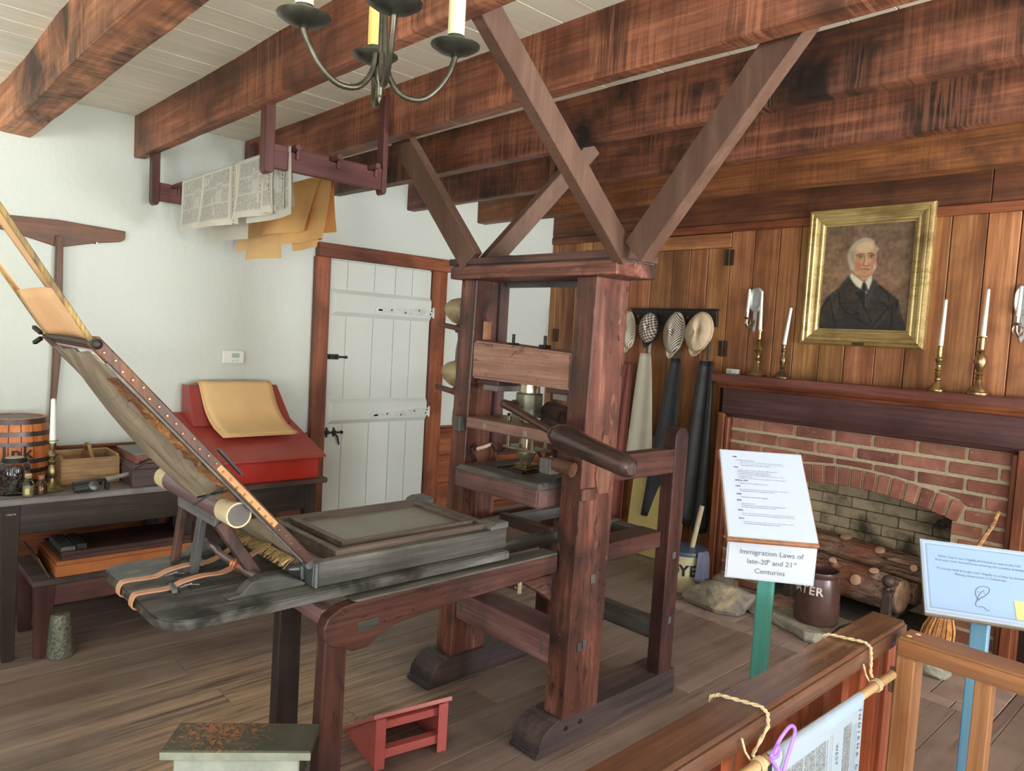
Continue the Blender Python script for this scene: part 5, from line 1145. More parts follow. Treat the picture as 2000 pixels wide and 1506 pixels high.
while ztop-bh > -0.02:
    z1 = ztop; z0 = max(0.002, ztop-bh); x = FX0+0.004-(0.12 if row % 2 else 0)
    while x < FX1:
        L = 0.222+rr.uniform(-0.012, 0.012); a, b = max(FX0+0.003, x), min(FX1-0.003, x+L); x += L+0.017
        if b-a < 0.03: continue
        segs = []
        zmid = (z0+z1)/2
        if z1 < arc_z(OX0, RAD)+HB+0.03 or True:
            # keep clear of the opening and of the arch ring
            if z0 < 0.700 and b > OX0 and a < OX1:
                if a < OX0: segs.append((a, min(b, OX0+0.002)))
                if b > OX1: segs.append((max(a, OX1-0.002), b))
            else: segs.append((a, b))
        for (a, b) in segs:
            if b-a < 0.025: continue
            n = 6; low = []
            for k in range(n+1):
                xx = a+(b-a)*k/n; zz = z0
                if OX0-0.056 < xx < OX1+0.056 and z0 > 0.70: zz = max(z0, arc_z(xx, RAD+HB+0.016))
                low.append((xx, min(zz, z1)))
            if max(z1-q[1] for q in low) < 0.014: continue
            if all(abs(q[1]-z0) < 1e-6 for q in low): pol = [(a, z0), (b, z0), (b, z1), (a, z1)]
            else: pol = [q for q in low if z1-q[1] > 0.003]; pol += [(pol[-1][0], z1), (pol[0][0], z1)]
            j = lambda: rr.uniform(-0.0015, 0.0015)
            M().prism([(p[0]+j(), p[1]+j()) for p in pol], 'XZ', YBK-rr.uniform(0.002, 0.008), YBK+0.09).build('brick', BRK, FP, bevel=0.004)
    ztop -= ch_; row += 1
# arch ring
th0, th1 = math.asin((OX0-0.03-AC)/RAD), math.asin((OX1+0.03-AC)/RAD)
nA = 16
for k in range(nA):
    a, b = th0+(th1-th0)*k/nA+0.0035, th0+(th1-th0)*(k+1)/nA-0.0035
    q = [(AC+r*math.sin(t), AZ+r*math.cos(t)) for r, t in ((RAD, a), (RAD, b), (RAD+HB, b), (RAD+HB, a))]
    M().prism(q, 'XZ', YBK-rr.uniform(0.008, 0.011), YBK+0.10).build('arch_brick', BRK, FP, bevel=0.004)
# firebox
def soot_mat():
    t = NT('sooty_firebrick'); v = t.coord(rnd=False); a = t.noise(v, 3.0, 5, 0.6, 0.6)
    col = t.ramp(t.noise(t.coord(), 9, 5), [(0.3, S((138, 126, 104))), (0.5, S((174, 161, 137))), (0.7, S((198, 186, 160)))])
    col = t.mix(t.ramp(a, [(0.50, (0, 0, 0, 1)), (0.66, (0.9, 0.9, 0.9, 1))]), col, S((48, 44, 38)))
    col = t.valrand(col, 0.3); t.bump(t.noise(t.coord(), 30, 5), 0.5, 0.004); return t.done(col, 0.9, 0, 0.2)
SOOT = soot_mat()
M().box(-2.34, -1.20, 5.03, 5.08, 0, 1.2).box(-2.40, -2.335, 4.64, 5.08, 0, 1.2).box(-1.208, -1.14, 4.64, 5.08, 0, 1.2).box(-2.40, -1.14, 4.63, 5.08, 1.0, 1.2).build('firebox_shell', plain('soot', (52, 48, 40), 0.95), FP)
z = 0.004; row = 0
while z < 0.98:
    x = -2.335-(0.1 if row % 2 else 0)
    while x < -1.208:
        a, b = max(-2.335, x), min(-1.208, x+0.195); x += 0.20
        if b-a > 0.03: M().box(a, b, 5.018+rr.uniform(-.004, .004), 5.04, z, z+0.068).build('firebox_brick', SOOT, FP, bevel=0.003)
    for sx in (-1, 1):
        y = 4.65+(0.06 if row % 2 else 0)
        while y < 5.0:
            y1 = min(y+0.19, 5.015); xa = (-2.345, -2.325) if sx < 0 else (-1.218, -1.198)
            if y1-y > 0.03: M().box(xa[0], xa[1], y, y1, z, z+0.068).build('firebox_brick', SOOT, FP, bevel=0.003)
            y += 0.195
    z += 0.073; row += 1
M().box(-2.335, -1.208, 4.54, 5.02, -0.02, 0.004).build('firebox_floor', plain('ash', (70, 66, 60), 0.95, 0, 0.2), FP)
m = M().bar((-1.285, 4.67, 0.98), (-1.285, 4.67, 0.675), 0.022, 0.008).tube([(-1.285+0.022*math.cos(a)-0.012, 4.67, 0.665+0.022*math.sin(a)) for a in [0.3-2*pi*0.8*k/12 for k in range(13)]], 0.006, 8)
tag(m.build('pot_hook', IRON(), None), 'black iron pot hook hanging inside the fireplace opening at the right', 'hook')
# hearth paving
HM = plain('hearth_paver', (124, 108, 100), 0.85, 0, 0.12, 10, bump=0.3, rand=0.25)
HE = struct(M().box(-2.53, -0.78, 3.80, 4.66, -0.07, -0.016).build('trim_1', plain('hearth_bed', (84, 76, 68), 0.95)))
y = 3.803; row = 0
while y < 4.52:
    d = 0.10 if row == 0 else 0.205; x = -2.528+(0.0 if row % 2 else -0.1)
    while x < -0.785:
        a, b = max(-2.528, x), min(-0.783, x+0.205); x += 0.21
        if b-a > 0.03: M().box(a, b, y, min(y+d-0.005, 4.53), -0.02, rr.uniform(-0.002, 0.002)).build('paver', HM, HE, bevel=0.002)
    y += d; row += 1

# stones on the hearth
def stone_mat(n, c):
    t = NT(n); v = t.coord(); a = t.noise(v, 14, 7, 0.68, 0.5); b = t.noise(v, 5, 4, 0.6, 1.0)
    col = t.ramp(a, [(0.3, S(tuple(x*0.68 for x in c))), (0.5, S(c)), (0.72, S(tuple(min(255, x*1.22) for x in c)))])
    col = t.mix(t.ramp(b, [(0.55, (0, 0, 0, 1)), (0.7, (0.8, 0.8, 0.8, 1))]), col, S((168, 152, 116))); t.bump(a, 0.8, 0.012)
    return t.done(col, 0.85, 0, 0.25)
ST1, ST2 = stone_mat('grey_tan_stone', (112, 106, 96)), stone_mat('greenish_flagstone', (122, 120, 108))
def stone(c, r, seed, mat, label, flat=1.0, name='hearth_stone', rotz=0.0, jag=0.28):
    rr_ = random.Random(seed); bm = bmesh.new(); bmesh.ops.create_icosphere(bm, subdivisions=3, radius=1.0)
    dirs = [(V((rr_.gauss(0, 1), rr_.gauss(0, 1), rr_.gauss(0, 1)*0.8)).normalized(), rr_.uniform(0.62, 0.95)) for _ in range(13)]
    m = M(); vs = []
    for v in bm.verts:
        p = v.co.copy()
        for d, h in dirs:
            t = p.dot(d)
            if t > h: p -= d*(t-h)*0.92
        p += V((math.sin(p.y*9+seed), math.sin(p.z*8+p.x*5), math.sin(p.x*10+seed)))*0.025
        x, y = p.x*r[0], p.y*r[1]; z = max(p.z, -0.55)*r[2]+0.55*r[2]
        vs.append((c[0]+x*math.cos(rotz)-y*math.sin(rotz), c[1]+x*math.sin(rotz)+y*math.cos(rotz), c[2]+max(0.0, z)))
    bm.verts.ensure_lookup_table(); fs = [[v.index for v in f.verts] for f in bm.faces]; bm.free()
    m.add(vs, fs); o = m.build(name, mat, None); o.data.shade_flat() if hasattr(o.data, 'shade_flat') else None
    return tag(o, label, 'stone', 'stones on the hearth')
stone((-2.285, 4.03, 0.002), (0.25, 0.135, 0.105), 11, ST1, 'large grey and tan stone at the left front of the hearth', rotz=0.35)
def slab(c, pol, h, mat, label):
    m = M(); n = len(pol); rr_ = random.Random(8); vs = []
    for k, (f, z) in enumerate(((0.93, 0), (1.0, h*0.35), (0.97, h*0.7), (0.93, h))):
        for (x, y) in pol: vs.append((c[0]+x*f+rr_.uniform(-.008, .008), c[1]+y*f+rr_.uniform(-.008, .008), c[2]+z+(rr_.uniform(-.004, .004) if k == 2 else 0)))
    fs = [(k*n+i, k*n+(i+1) % n, (k+1)*n+(i+1) % n, (k+1)*n+i) for k in range(3) for i in range(n)]+[tuple(range(n-1, -1, -1)), tuple(3*n+i for i in range(n))]
    m.add(vs, fs); return tag(m.build('flagstone', mat, None, bevel=0.004), label, 'stone', 'stones on the hearth')
slab((-1.79, 4.17, 0.003), [(-0.24, -0.02), (-0.22, -0.09), (-0.10, -0.13), (-0.02, -0.16), (0.07, -0.22), (0.13, -0.20), (0.19, -0.05), (0.28, 0.12), (0.20, 0.19), (0.05, 0.20), (-0.10, 0.17), (-0.20, 0.12)], 0.055, ST2, 'broad flat flagstone under the dark WATER crock on the hearth')
stone((-2.02, 4.33, 0.002), (0.13, 0.09, 0.06), 5, stone_mat('pinkish_stone', (126, 102, 92)), 'small pinkish broken stone between the green post and the WATER crock', rotz=0.2)
stone((-2.12, 4.16, 0.002), (0.10, 0.06, 0.04), 14, ST1, 'small flat stone directly behind the green sign post on the hearth', rotz=-0.4)
stone((-2.42, 4.29, 0.002), (0.10, 0.09, 0.085), 17, ST1, 'small grey stone behind the large stone at the left end of the hearth', rotz=0.9)
stone((-1.12, 4.12, 0.002), (0.09, 0.08, 0.05), 19, ST2, 'small grey stone at the right front of the hearth behind the gate rail', rotz=0.5)
# crocks
t = thing('water_crock', 'dark brown glazed crock lettered WATER standing on the flagstone in the hearth', 'crock', (-1.765, 4.195, 0.058))
cc = V((-1.765, 4.195, 0.0585))
GL = plain('brown_glaze', (66, 46, 42), 0.25, 0, 0.15, 8, spec=0.6)
M().lathe([(0.116, 0), (0.122, 0.01), (0.124, 0.08), (0.118, 0.20), (0.108, 0.255), (0.104, 0.268), (0.108, 0.275), (0.113, 0.29), (0.110, 0.302), (0.100, 0.304), (0.096, 0.28), (0.104, 0.2), (0.108, 0.02), (0.0, 0.018)], cc, 36).build('crock_body', GL, t)
ca = math.atan2(-cc.y, -cc.x)
text_round('WATER', 0.066, cc, ca-0.60, cc.z+0.200, 0.1185, 0.040, plain('white_glaze', (226, 222, 212), 0.35), t, tilt=0.09, bold=0.0015)
t = thing('dye_crock', 'cream stoneware crock lettered DYE behind the press, blue cloth over its rim', 'crock', (-2.635, 4.16, 0.0))
cc2 = V((-2.635, 4.16, 0.002))
M().lathe([(0.118, 0), (0.126, 0.01), (0.130, 0.10), (0.132, 0.235), (0.138, 0.245), (0.139, 0.262), (0.132, 0.272), (0.122, 0.272), (0.120, 0.24), (0.118, 0.02), (0.0, 0.018)], cc2, 36).build('crock_body', plain('cream_stoneware', (206, 200, 158), 0.35, 0, 0.04, 6), t)
M().lathe([(0.1395, 0.246), (0.141, 0.252), (0.141, 0.264), (0.1375, 0.272), (0.122, 0.2735)], cc2, 36).build('rim_band', plain('blue_dye', (58, 66, 92), 0.4), t)
ca2 = math.atan2(-cc2.y, -cc2.x)
text_round('DYE', 0.100, cc2, ca2-0.06, cc2.z+0.150, 0.1315, 0.060, plain('dark_blue_letter', (34, 38, 48), 0.4), t, bold=0.003)
def clo(u, v):
    a = ca2+0.82+0.6*(u-0.5)*(1+0.5*v)
    r = 0.128+0.02*min(1, v*6)+0.010*math.sin(u*14+v*2)*min(1, v*3)+0.01*v
    z = 0.281-max(0, v-0.12)*0.235*(1-0.35*abs(u-0.4))-(0.012*(1-v*8) if v < 0.12 else 0)
    return (cc2.x+r*math.cos(a), cc2.y+r*math.sin(a), cc2.z+z)
m = M(); m.grid(clo, 22, 18); tag(m.build('blue_cloth', plain('faded_blue_cloth', (84, 87, 106), 0.9, 0, 0.15, 12), None, thick=0.003), 'faded blue cloth hanging over the rim of the cream DYE crock', 'cloth')
tag(M().tube([(-2.64, 4.16, 0.024), (-2.60, 4.255, 0.55)], 0.017, 10).build('stirring_stick', wood('pale_stick', [(132, 120, 98), (170, 158, 134), (190, 178, 152)], 'Z', 1, 0.6, rand=0), None), 'pale wooden stirring stick standing in the cream DYE crock', 'stick')
# andirons, logs
for k, x in enumerate((-1.475, -2.06)):
    t = thing('andiron', 'black iron andiron with ball finial, '+('right of the logs in front of the fireplace opening' if k == 0 else 'left of the logs, hidden behind the sign'), 'andiron', (x, 4.45, 0.0))
    FEI = plain('rusty_iron', (76, 66, 62), 0.55, 0.5, 0.2, 30)
    M().hexa([(x-0.028, 4.43, 0.05), (x+0.028, 4.43, 0.05), (x+0.028, 4.47, 0.05), (x-0.028, 4.47, 0.05)], [(x-0.024, 4.432, 0.265), (x+0.024, 4.432, 0.265), (x+0.024, 4.468, 0.265), (x-0.024, 4.468, 0.265)]).build('post', FEI, t, bevel=0.003)
    M().box(x-0.03, x+0.03, 4.427, 4.473, 0.265, 0.273).build('post_cap', FEI, t, bevel=0.002)
    M().lathe([(0.014, 0.27), (0.011, 0.283), (0.016, 0.29)], (x, 4.45, 0), 14).ball((x, 4.45, 0.322), 0.036, 18, 12).build('finial_ball', FEI, t)
    for s in (-1, 1): M().tube([(x, 4.45, 0.07), (x+s*0.05, 4.43, 0.06), (x+s*0.08, 4.42, 0.004)], 0.010, 8).build('foot', FEI, t)
    M().bar((x, 4.46, 0.085), (x, 4.95, 0.085), 0.022, 0.022).bar((x, 4.94, 0.085), (x, 4.94, 0.004), 0.02, 0.02).build('log_bar', FEI, t)
def bark_mat():
    t = NT('rough_bark'); a = t.noise(t.coord((1.6, 7, 7), False), 3.2, 7, 0.7, 1.2); b = t.noise(t.coord((1, 1, 1), False), 3, 4)
    col = t.ramp(a, [(0.36, S((58, 46, 41))), (0.5, S((128, 101, 88))), (0.62, S((182, 156, 138)))])
    col = t.mix(t.ramp(b, [(0.5, (0, 0, 0, 1)), (0.7, (0.6, 0.6, 0.6, 1))]), col, S((142, 84, 58))); t.bump(a, 1.0, 0.03); return t.done(col, 0.9, 0, 0.2)
BARK = bark_mat(); CUT = plain('cut_branch', (182, 146, 122), 0.8, 0, 0.06)
def log(p0, p1, r, seed, label, knots, r1=None):
    rr_ = random.Random(seed); p0, p1 = V(p0), V(p1); d = p1-p0; L = d.length; d.normalize(); e1 = d.cross(V((0, 0, 1))).normalized(); e2 = e1.cross(d); r1 = r1 or r
    t = thing('log', label, 'log', tuple(p0)); n, k = 40, 36; m = M(); vs = []
    ph = [rr_.uniform(0, 6) for _ in range(6)]
    for i in range(n+1):
        s = i/n
        for j in range(k):
            a = 2*pi*j/k
            q = (r+(r1-r)*s)*(1+0.05*math.sin(3*a+ph[0]+s*2)+0.035*math.sin(5*a+ph[1]+s*5)+0.045*math.sin(13*a+ph[2]+3*math.sin(s*9+ph[3]))*math.sin(s*23+a*2+ph[4])+rr_.uniform(-.022, .022))
            c = p0+d*(L*s); vs.append(c+e1*(q*math.cos(a))+e2*(q*math.sin(a)))
    fs = [(i*k+j, i*k+(j+1) % k, (i+1)*k+(j+1) % k, (i+1)*k+j) for i in range(n) for j in range(k)]
    m.add(vs, fs, True); m.build('bark', BARK, t)
    for e, rad_ in ((0, r), (1, r1)):
        c = p0 if e == 0 else p1; s_ = -1 if e == 0 else 1
        M().lathe([(rad_*0.99, -0.004), (rad_*0.95, 0.004), (rad_*0.6, 0.008)], c, 24, d*s_).build('cut_end', wood('log_end', [(110, 84, 66), (156, 122, 98), (180, 148, 122)], 'X', 2, 0.8, rand=0), t)
    for s, a, kr, kl in knots:
        c = p0+d*(L*s); o = e1*math.cos(a)+e2*math.sin(a); rad_ = r+(r1-r)*s
        kn = M().tube([c+o*(rad_*0.7), c+o*(rad_+kl*0.6), c+o*(rad_+kl)], [kr*1.25, kr*1.05, kr], 14).build('branch_stub', BARK, t)
        M().lathe([(kr*0.98, 0), (kr*0.85, 0.003)], c+o*(rad_+kl), 14, o).build('stub_face', CUT, kn)
    return t
log((-2.20, 4.70, 0.205), (-1.45, 4.62, 0.205), 0.112, 3, 'thick rough-barked front log with pale cut branch stubs in the fireplace', [(0.70, 0.42, 0.034, 0.022), (0.47, 1.0, 0.022, 0.035), (0.80, 1.15, 0.028, 0.03), (0.30, 0.8, 0.02, 0.02)], 0.10)
log((-2.24, 4.88, 0.345), (-1.38, 4.84, 0.325), 0.088, 4, 'smoother second log lying higher behind the front log in the fireplace', [(0.42, 1.2, 0.036, 0.02), (0.93, 0.3, 0.022, 0.02), (0.68, 0.9, 0.03, 0.015)], 0.072)
log((-2.16, 4.88, 0.175), (-1.44, 4.86, 0.175), 0.078, 6, 'dark hidden log at the back of the fireplace under the upper log', [], 0.075)
# tongs on the flagstone
t = thing('fire_tongs', 'black iron fire tongs lying on the flagstone right of the WATER crock', 'tongs', (-1.62, 4.22, 0.06))
M().tube([(-1.60, 4.02, 0.066), (-1.61, 4.15, 0.075), (-1.575, 4.34, 0.078)], 0.007, 8).build('tong_arm', IRON(), t)
M().tube([(-1.60, 4.02, 0.066), (-1.57, 4.14, 0.075), (-1.555, 4.34, 0.078)], 0.007, 8).build('tong_arm', IRON(), t)
# broom
t = thing('hearth_broom', 'rustic hearth broom with twisted stick handle and straw bristles leaning on the right jamb', 'broom', (-1.12, 4.30, 0.0))
STW = plain('broom_straw', (168, 122, 76), 0.85, 0, 0.25, 40)
M().tube([(-1.135, 4.30, 0.33), (-1.08, 4.36, 0.50), (-1.045, 4.42, 0.64), (-1.00, 4.465, 0.76), (-0.985, 4.49, 0.83)], [0.016, 0.014, 0.013, 0.012, 0.010], 8).build('handle', plain('twisted_stick', (136, 100, 66), 0.7, 0, 0.5, 55, bump=0.8), t)
rr = random.Random(4); m = M()
for k in range(170):
    a = rr.random()*2*pi; r = math.sqrt(rr.random()); q = V((-1.135+0.02*r*math.cos(a), 4.30+0.02*r*math.sin(a), 0.34)); e = V((-1.165+0.095*r*math.cos(a), 4.235+0.06*r*math.sin(a), 0.006+0.02*rr.random()))
    m.tube([q, (q+e)/2+V((0.02*r*math.cos(a), 0.012*r*math.sin(a), 0.02)), e], 0.0028, 4)
m.build('bristles', STW, t)['kind'] = 'stuff'
m = M()
for z in (0.30, 0.315, 0.33): m.lathe([(0.026, -0.004), (0.029, 0), (0.026, 0.004)], (-1.137, 4.298, z), 14)
m.build('binding', plain('red_twine', (142, 84, 58), 0.8), t)
# ------------------------------------------------------------------ things on the mantel and the panelled wall
mz = 1.4305
GC = 'candlesticks on the mantel'
BR3 = plain('mantel_brass', (130, 112, 74), 0.3, 0.9, 0.25, 30); BR4 = plain('dark_bronze', (92, 78, 56), 0.35, 0.85, 0.25, 30); BR5 = plain('brown_brass', (126, 104, 74), 0.32, 0.9, 0.25, 30)
candlestick('tall bright brass candlestick with ball stem at the left end of the mantel', (-2.44, 4.545, mz), [(0.058, 0), (0.060, 0.008), (0.056, 0.014), (0.04, 0.022), (0.022, 0.05), (0.013, 0.085), (0.018, 0.09), (0.018, 0.10), (0.012, 0.108), (0.020, 0.115), (0.012, 0.124), (0.012, 0.145), (0.030, 0.175), (0.024, 0.20), (0.013, 0.208), (0.020, 0.216), (0.012, 0.226), (0.021, 0.236), (0.012, 0.245), (0.012, 0.30), (0.026, 0.303), (0.026, 0.307), (0.013, 0.3095)], BR3, (0.0125, 0.008, 0.265), GC, 12, (-0.006, 0))
candlestick('short dark bronze candlestick with a leaning white candle, left of the portrait', (-2.265, 4.545, mz), [(0.052, 0), (0.052, 0.008), (0.036, 0.022), (0.018, 0.045), (0.012, 0.06), (0.017, 0.066), (0.011, 0.074), (0.020, 0.105), (0.022, 0.125), (0.011, 0.15), (0.011, 0.168), (0.018, 0.176), (0.018, 0.186), (0.013, 0.192), (0.014, 0.212), (0.024, 0.215), (0.024, 0.218), (0.013, 0.2195)], BR4, (0.0125, 0.009, 0.245), GC, 20, (0.028, 0.0))
candlestick('ringed brass candlestick right under the lower right corner of the portrait frame', (-1.35, 4.545, mz), [(0.045, 0), (0.045, 0.008), (0.036, 0.018), (0.018, 0.04), (0.012, 0.055), (0.017, 0.063), (0.017, 0.07), (0.012, 0.078), (0.017, 0.086), (0.012, 0.094), (0.018, 0.10), (0.012, 0.11), (0.019, 0.118), (0.012, 0.13), (0.012, 0.145), (0.017, 0.15), (0.012, 0.158), (0.019, 0.166), (0.021, 0.18), (0.012, 0.19), (0.014, 0.20), (0.0135, 0.25), (0.018, 0.252), (0.0125, 0.2535)], BR3, (0.0125, 0.008, 0.265), GC, 24, (0.006, 0))
candlestick('tallest brown brass candlestick with a faceted bulb stem, right end of the mantel', (-1.15, 4.545, mz), [(0.060, 0), (0.060, 0.010), (0.045, 0.016), (0.042, 0.03), (0.022, 0.05), (0.013, 0.08), (0.019, 0.088), (0.012, 0.10), (0.020, 0.11), (0.012, 0.12), (0.022, 0.14), (0.034, 0.175), (0.026, 0.21), (0.014, 0.222), (0.021, 0.232), (0.013, 0.242), (0.014, 0.255), (0.0145, 0.305), (0.030, 0.309), (0.030, 0.313), (0.0135, 0.3145)], BR5, (0.0135, 0.008, 0.26), GC, 10, (0.006, 0))
t = thing('room_sensor', 'small white plastic device with grey-green display on the left end of the mantel', 'thermometer', (-2.615, 4.55, mz))
M().box(-2.662, -2.572, 4.53, 4.565, mz, mz+0.034).build('case', plain('white_plastic', (222, 226, 224), 0.4, var=0.02), t, bevel=0.004)
M().box(-2.655, -2.62, 4.5285, 4.5305, mz+0.007, mz+0.028).build('display', plain('lcd_green', (126, 146, 128), 0.2, var=0.03), t)
# portrait
pt = thing('portrait', 'gilt-framed oil portrait of a grey-haired man in a dark coat above the mantel', 'painting', (-1.825, 4.63, 1.66))
GOLD = wood('worn_gilt', [(112, 96, 60), (176, 156, 104), (210, 192, 142)], 'X', 3.0, 0.36, rand=0.08, blotch=0.35, bcol=(92, 62, 34), spec=0.6)
GOLD.node_tree.nodes['Principled BSDF'].inputs['Metallic'].default_value = 0.55
ox0, ox1, oz0, oz1 = -2.190, -1.460, 1.660, 2.506
prof = [(0.0, 4.648), (0.0, 4.612), (0.008, 4.598), (0.020, 4.596), (0.026, 4.603), (0.034, 4.600), (0.046, 4.600), (0.052, 4.608), (0.062, 4.613), (0.072, 4.616), (0.080, 4.612), (0.090, 4.613), (0.096, 4.622), (0.104, 4.624), (0.104, 4.640)]
for side in range(4):
    m = M(); vs = []
    for (w, y) in prof:
        a = [(ox0+w, oz0+w), (ox1-w, oz0+w), (ox1-w, oz1-w), (ox0+w, oz1-w)]
        p, q = a[side], a[(side+1) % 4]; vs += [(p[0], y, p[1]), (q[0], y, q[1])]
    n = len(prof); m.add(vs, [(2*i, 2*i+1, 2*((i+1) % n)+1, 2*((i+1) % n)) for i in range(n)]+[tuple(2*i for i in range(n)), tuple(2*i+1 for i in range(n-1, -1, -1))])
    m.build('frame_rail', GOLD, pt)
M().box(-1.855, -1.785, 4.592, 4.6, 1.664, 1.684).build('name_plate', plain('dark_plate', (66, 54, 34), 0.4, 0.6), pt)
def paint_portrait():
    W, H = 132, 160
    vv, uu = np.mgrid[0:H, 0:W]; v = vv/(H-1.0); u = uu/(W-1.0)
    X = 100-80*v+1240*u; Y = 1450*v
    r = np.random.RandomState(12)
    def blur(a, k):
        for ax in (0, 1):
            s = np.zeros_like(a)
            for d in range(-k, k+1): s += np.roll(a, d, ax)
            a = s/(2*k+1)
        return a
    n1 = blur(r.rand(H, W), 2); n1 = (n1-n1.mean())/n1.std(); n2 = blur(r.rand(H, W), 6); n2 = (n2-n2.mean())/n2.std()
    img = np.zeros((H, W, 3))+np.array([112, 92, 74.])
    img += (n1*3+n2*5)[:, :, None]*np.array([1, .85, .7])
    warm = np.exp(-(((X-300)/380)**2+((Y-720)/420)**2))+0.9*np.exp(-(((X-1000)/300)**2+((Y-780)/330)**2))
    img += warm[:, :, None]*np.array([22, 13, 8.]); img -= np.clip((X-1180)/160, 0, 1)[:, :, None]*np.array([26, 20, 14.])
    def poly(pts, soft=1):
        m = np.zeros((H, W), bool); n = len(pts)
        for i in range(n):
            x0, y0 = pts[i]; x1, y1 = pts[(i+1) % n]
            if y0 == y1: continue
            c = ((y0 > Y) != (y1 > Y)) & (X < (x1-x0)*(Y-y0)/(y1-y0)+x0); m ^= c
        m = m.astype(float)
        return blur(m, soft) if soft else m
    def put(m, c, k=1.0):
        nonlocal img
        m = np.clip(m*k, 0, 1)[:, :, None]; img = img*(1-m)+np.array(c, float)*m
    def line(pts, w, c, k=1.0):
        m = np.zeros((H, W))
        for (x0, y0), (x1, y1) in zip(pts[:-1], pts[1:]):
            L2 = (x1-x0)**2+(y1-y0)**2; t = np.clip(((X-x0)*(x1-x0)+(Y-y0)*(y1-y0))/L2, 0, 1)
            d = np.hypot(X-x0-t*(x1-x0), Y-y0-t*(y1-y0)); m = np.maximum(m, np.clip((w-d)/8+0.5, 0, 1))
        put(m, c, k)
    def ell(cx, cy, rx, ry, c, k=1.0, soft=8.0):
        d = np.sqrt(((X-cx)/rx)**2+((Y-cy)/ry)**2); put(np.clip((1-d)*soft/2+0.5, 0, 1), c, k)
    coat = poly([(-40, 1600), (30, 1300), (60, 1180), (130, 1000), (310, 870), (455, 690), (520, 800), (620, 890), (720, 920), (770, 720), (850, 810), (1000, 920), (1130, 1030), (1165, 1200), (1230, 1350), (1260, 1600)])
    put(coat, (56, 52, 49)); ol = np.clip(n2*0.5+0.4, 0, 1)*coat; put(ol, (78, 72, 62), 0.55)
    put(coat*np.clip((Y-1250)/250, 0, 1), (44, 44, 50), 0.8)
    for q in ([(320, 930), (330, 1090), (420, 1080)], [(330, 1090), (420, 1200), (560, 1290), (740, 1370)], [(560, 930), (640, 1060), (700, 1170), (780, 1330)], [(880, 850), (1000, 960), (1010, 1040)], [(1010, 1140), (900, 1060)], [(1010, 1140), (860, 1310), (800, 1400)], [(1060, 1100), (1050, 1420)], [(200, 1080), (240, 1250), (280, 1420)], [(60, 1180), (100, 1100), (190, 1000)], [(530, 1240), (600, 1215)], [(430, 1165), (470, 1150)], [(1130, 1040), (1100, 1180)]): line(q, 9, (30, 28, 30), 0.8)
    put(poly([(570, 930), (650, 910), (690, 960), (700, 1150), (640, 1060)]), (34, 40, 42))
    put(poly([(760, 830), (830, 860), (800, 980), (710, 1080), (715, 960)]), (66, 62, 66)); line([(790, 900), (720, 1020)], 5, (100, 96, 100), .6)
    line([(690, 950), (700, 1120)], 5, (110, 106, 100), 0.7)
    put(poly([(500, 420), (520, 640), (560, 740), (700, 800), (760, 720), (810, 600), (822, 420), (780, 300), (560, 300)]), (178, 138, 108))
    put(poly([(490, 480), (480, 400), (520, 300), (600, 215), (700, 205), (790, 245), (818, 330), (826, 450), (815, 600), (770, 700), (700, 775), (640, 765), (560, 700), (505, 620)]), (184, 142, 110))
    ell(660, 310, 130, 90, (200, 176, 140), 0.9, 4); ell(720, 470, 50, 60, (196, 158, 122), .7, 3)
    ell(560, 560, 60, 70, (176, 112, 90), .6, 3); ell(790, 520, 34, 60, (178, 116, 94), .6, 3)
    put(poly([(430, 500), (425, 400), (470, 300), (545, 230), (625, 190), (730, 192), (800, 240), (775, 262), (690, 232), (590, 262), (525, 345), (500, 470), (530, 590), (520, 640), (470, 620), (445, 570)]), (168, 156, 132))
    for a_ in range(9): line([(440+a_*9, 330+a_*6), (455+a_*6, 420+a_*14)], 4, (138, 126, 106), .5)
    put(poly([(815, 280), (852, 340), (832, 400), (815, 380)]), (176, 164, 140)); put(poly([(822, 520), (825, 600), (790, 650), (795, 570)]), (190, 172, 146)); put(poly([(465, 520), (525, 560), (520, 640), (470, 610)]), (180, 166, 142))
    line([(545, 425), (600, 405), (655, 412)], 8, (96, 76, 58), .9); line([(712, 410), (760, 405), (800, 425)], 8, (92, 72, 54), .9)
    for ex in (602, 757):
        ell(ex, 445, 46, 22, (128, 94, 72), .8, 4); ell(ex, 445, 34, 11, (188, 170, 150), .9); ell(ex+2, 445, 12, 12, (58, 60, 62)); line([(ex-38, 440), (ex, 430), (ex+38, 440)], 4, (70, 52, 42), .9)
        line([(ex-34, 470), (ex, 480), (ex+32, 468)], 5, (140, 104, 80), .7)
    line([(668, 440), (660, 520), (640, 560)], 7, (136, 96, 74), .8); put(poly([(632, 548), (690, 570), (745, 552), (735, 578), (650, 578)]), (150, 96, 76)); ell(690, 545, 26, 18, (204, 160, 126), .8, 3)
    line([(600, 560), (575, 640)], 5, (142, 100, 78), .7); line([(760, 560), (780, 620)], 5, (142, 100, 78), .7)
    line([(612, 620), (670, 614), (738, 622)], 6, (108, 66, 56), .95); line([(630, 642), (720, 642)], 7, (188, 128, 104), .6); line([(590, 700), (680, 725), (760, 690)], 6, (138, 98, 76), .7)
    line([(560, 700), (640, 770), (720, 770)], 7, (112, 78, 62), .7)
    put(poly([(463, 700), (490, 668), (655, 790), (622, 882), (560, 845), (500, 770)]), (206, 206, 182)); put(poly([(765, 698), (782, 765), (732, 908), (676, 796)]), (200, 202, 180))
    put(poly([(650, 812), (672, 785), (700, 825), (722, 915), (640, 902)]), (44, 44, 44)); put(poly([(688, 915), (722, 925), (712, 955)]), (196, 196, 186))
    line([(690, 850), (700, 890)], 5, (110, 110, 106), .6)
    img += n1[:, :, None]*2.5
    return np.clip(img, 12, 240)
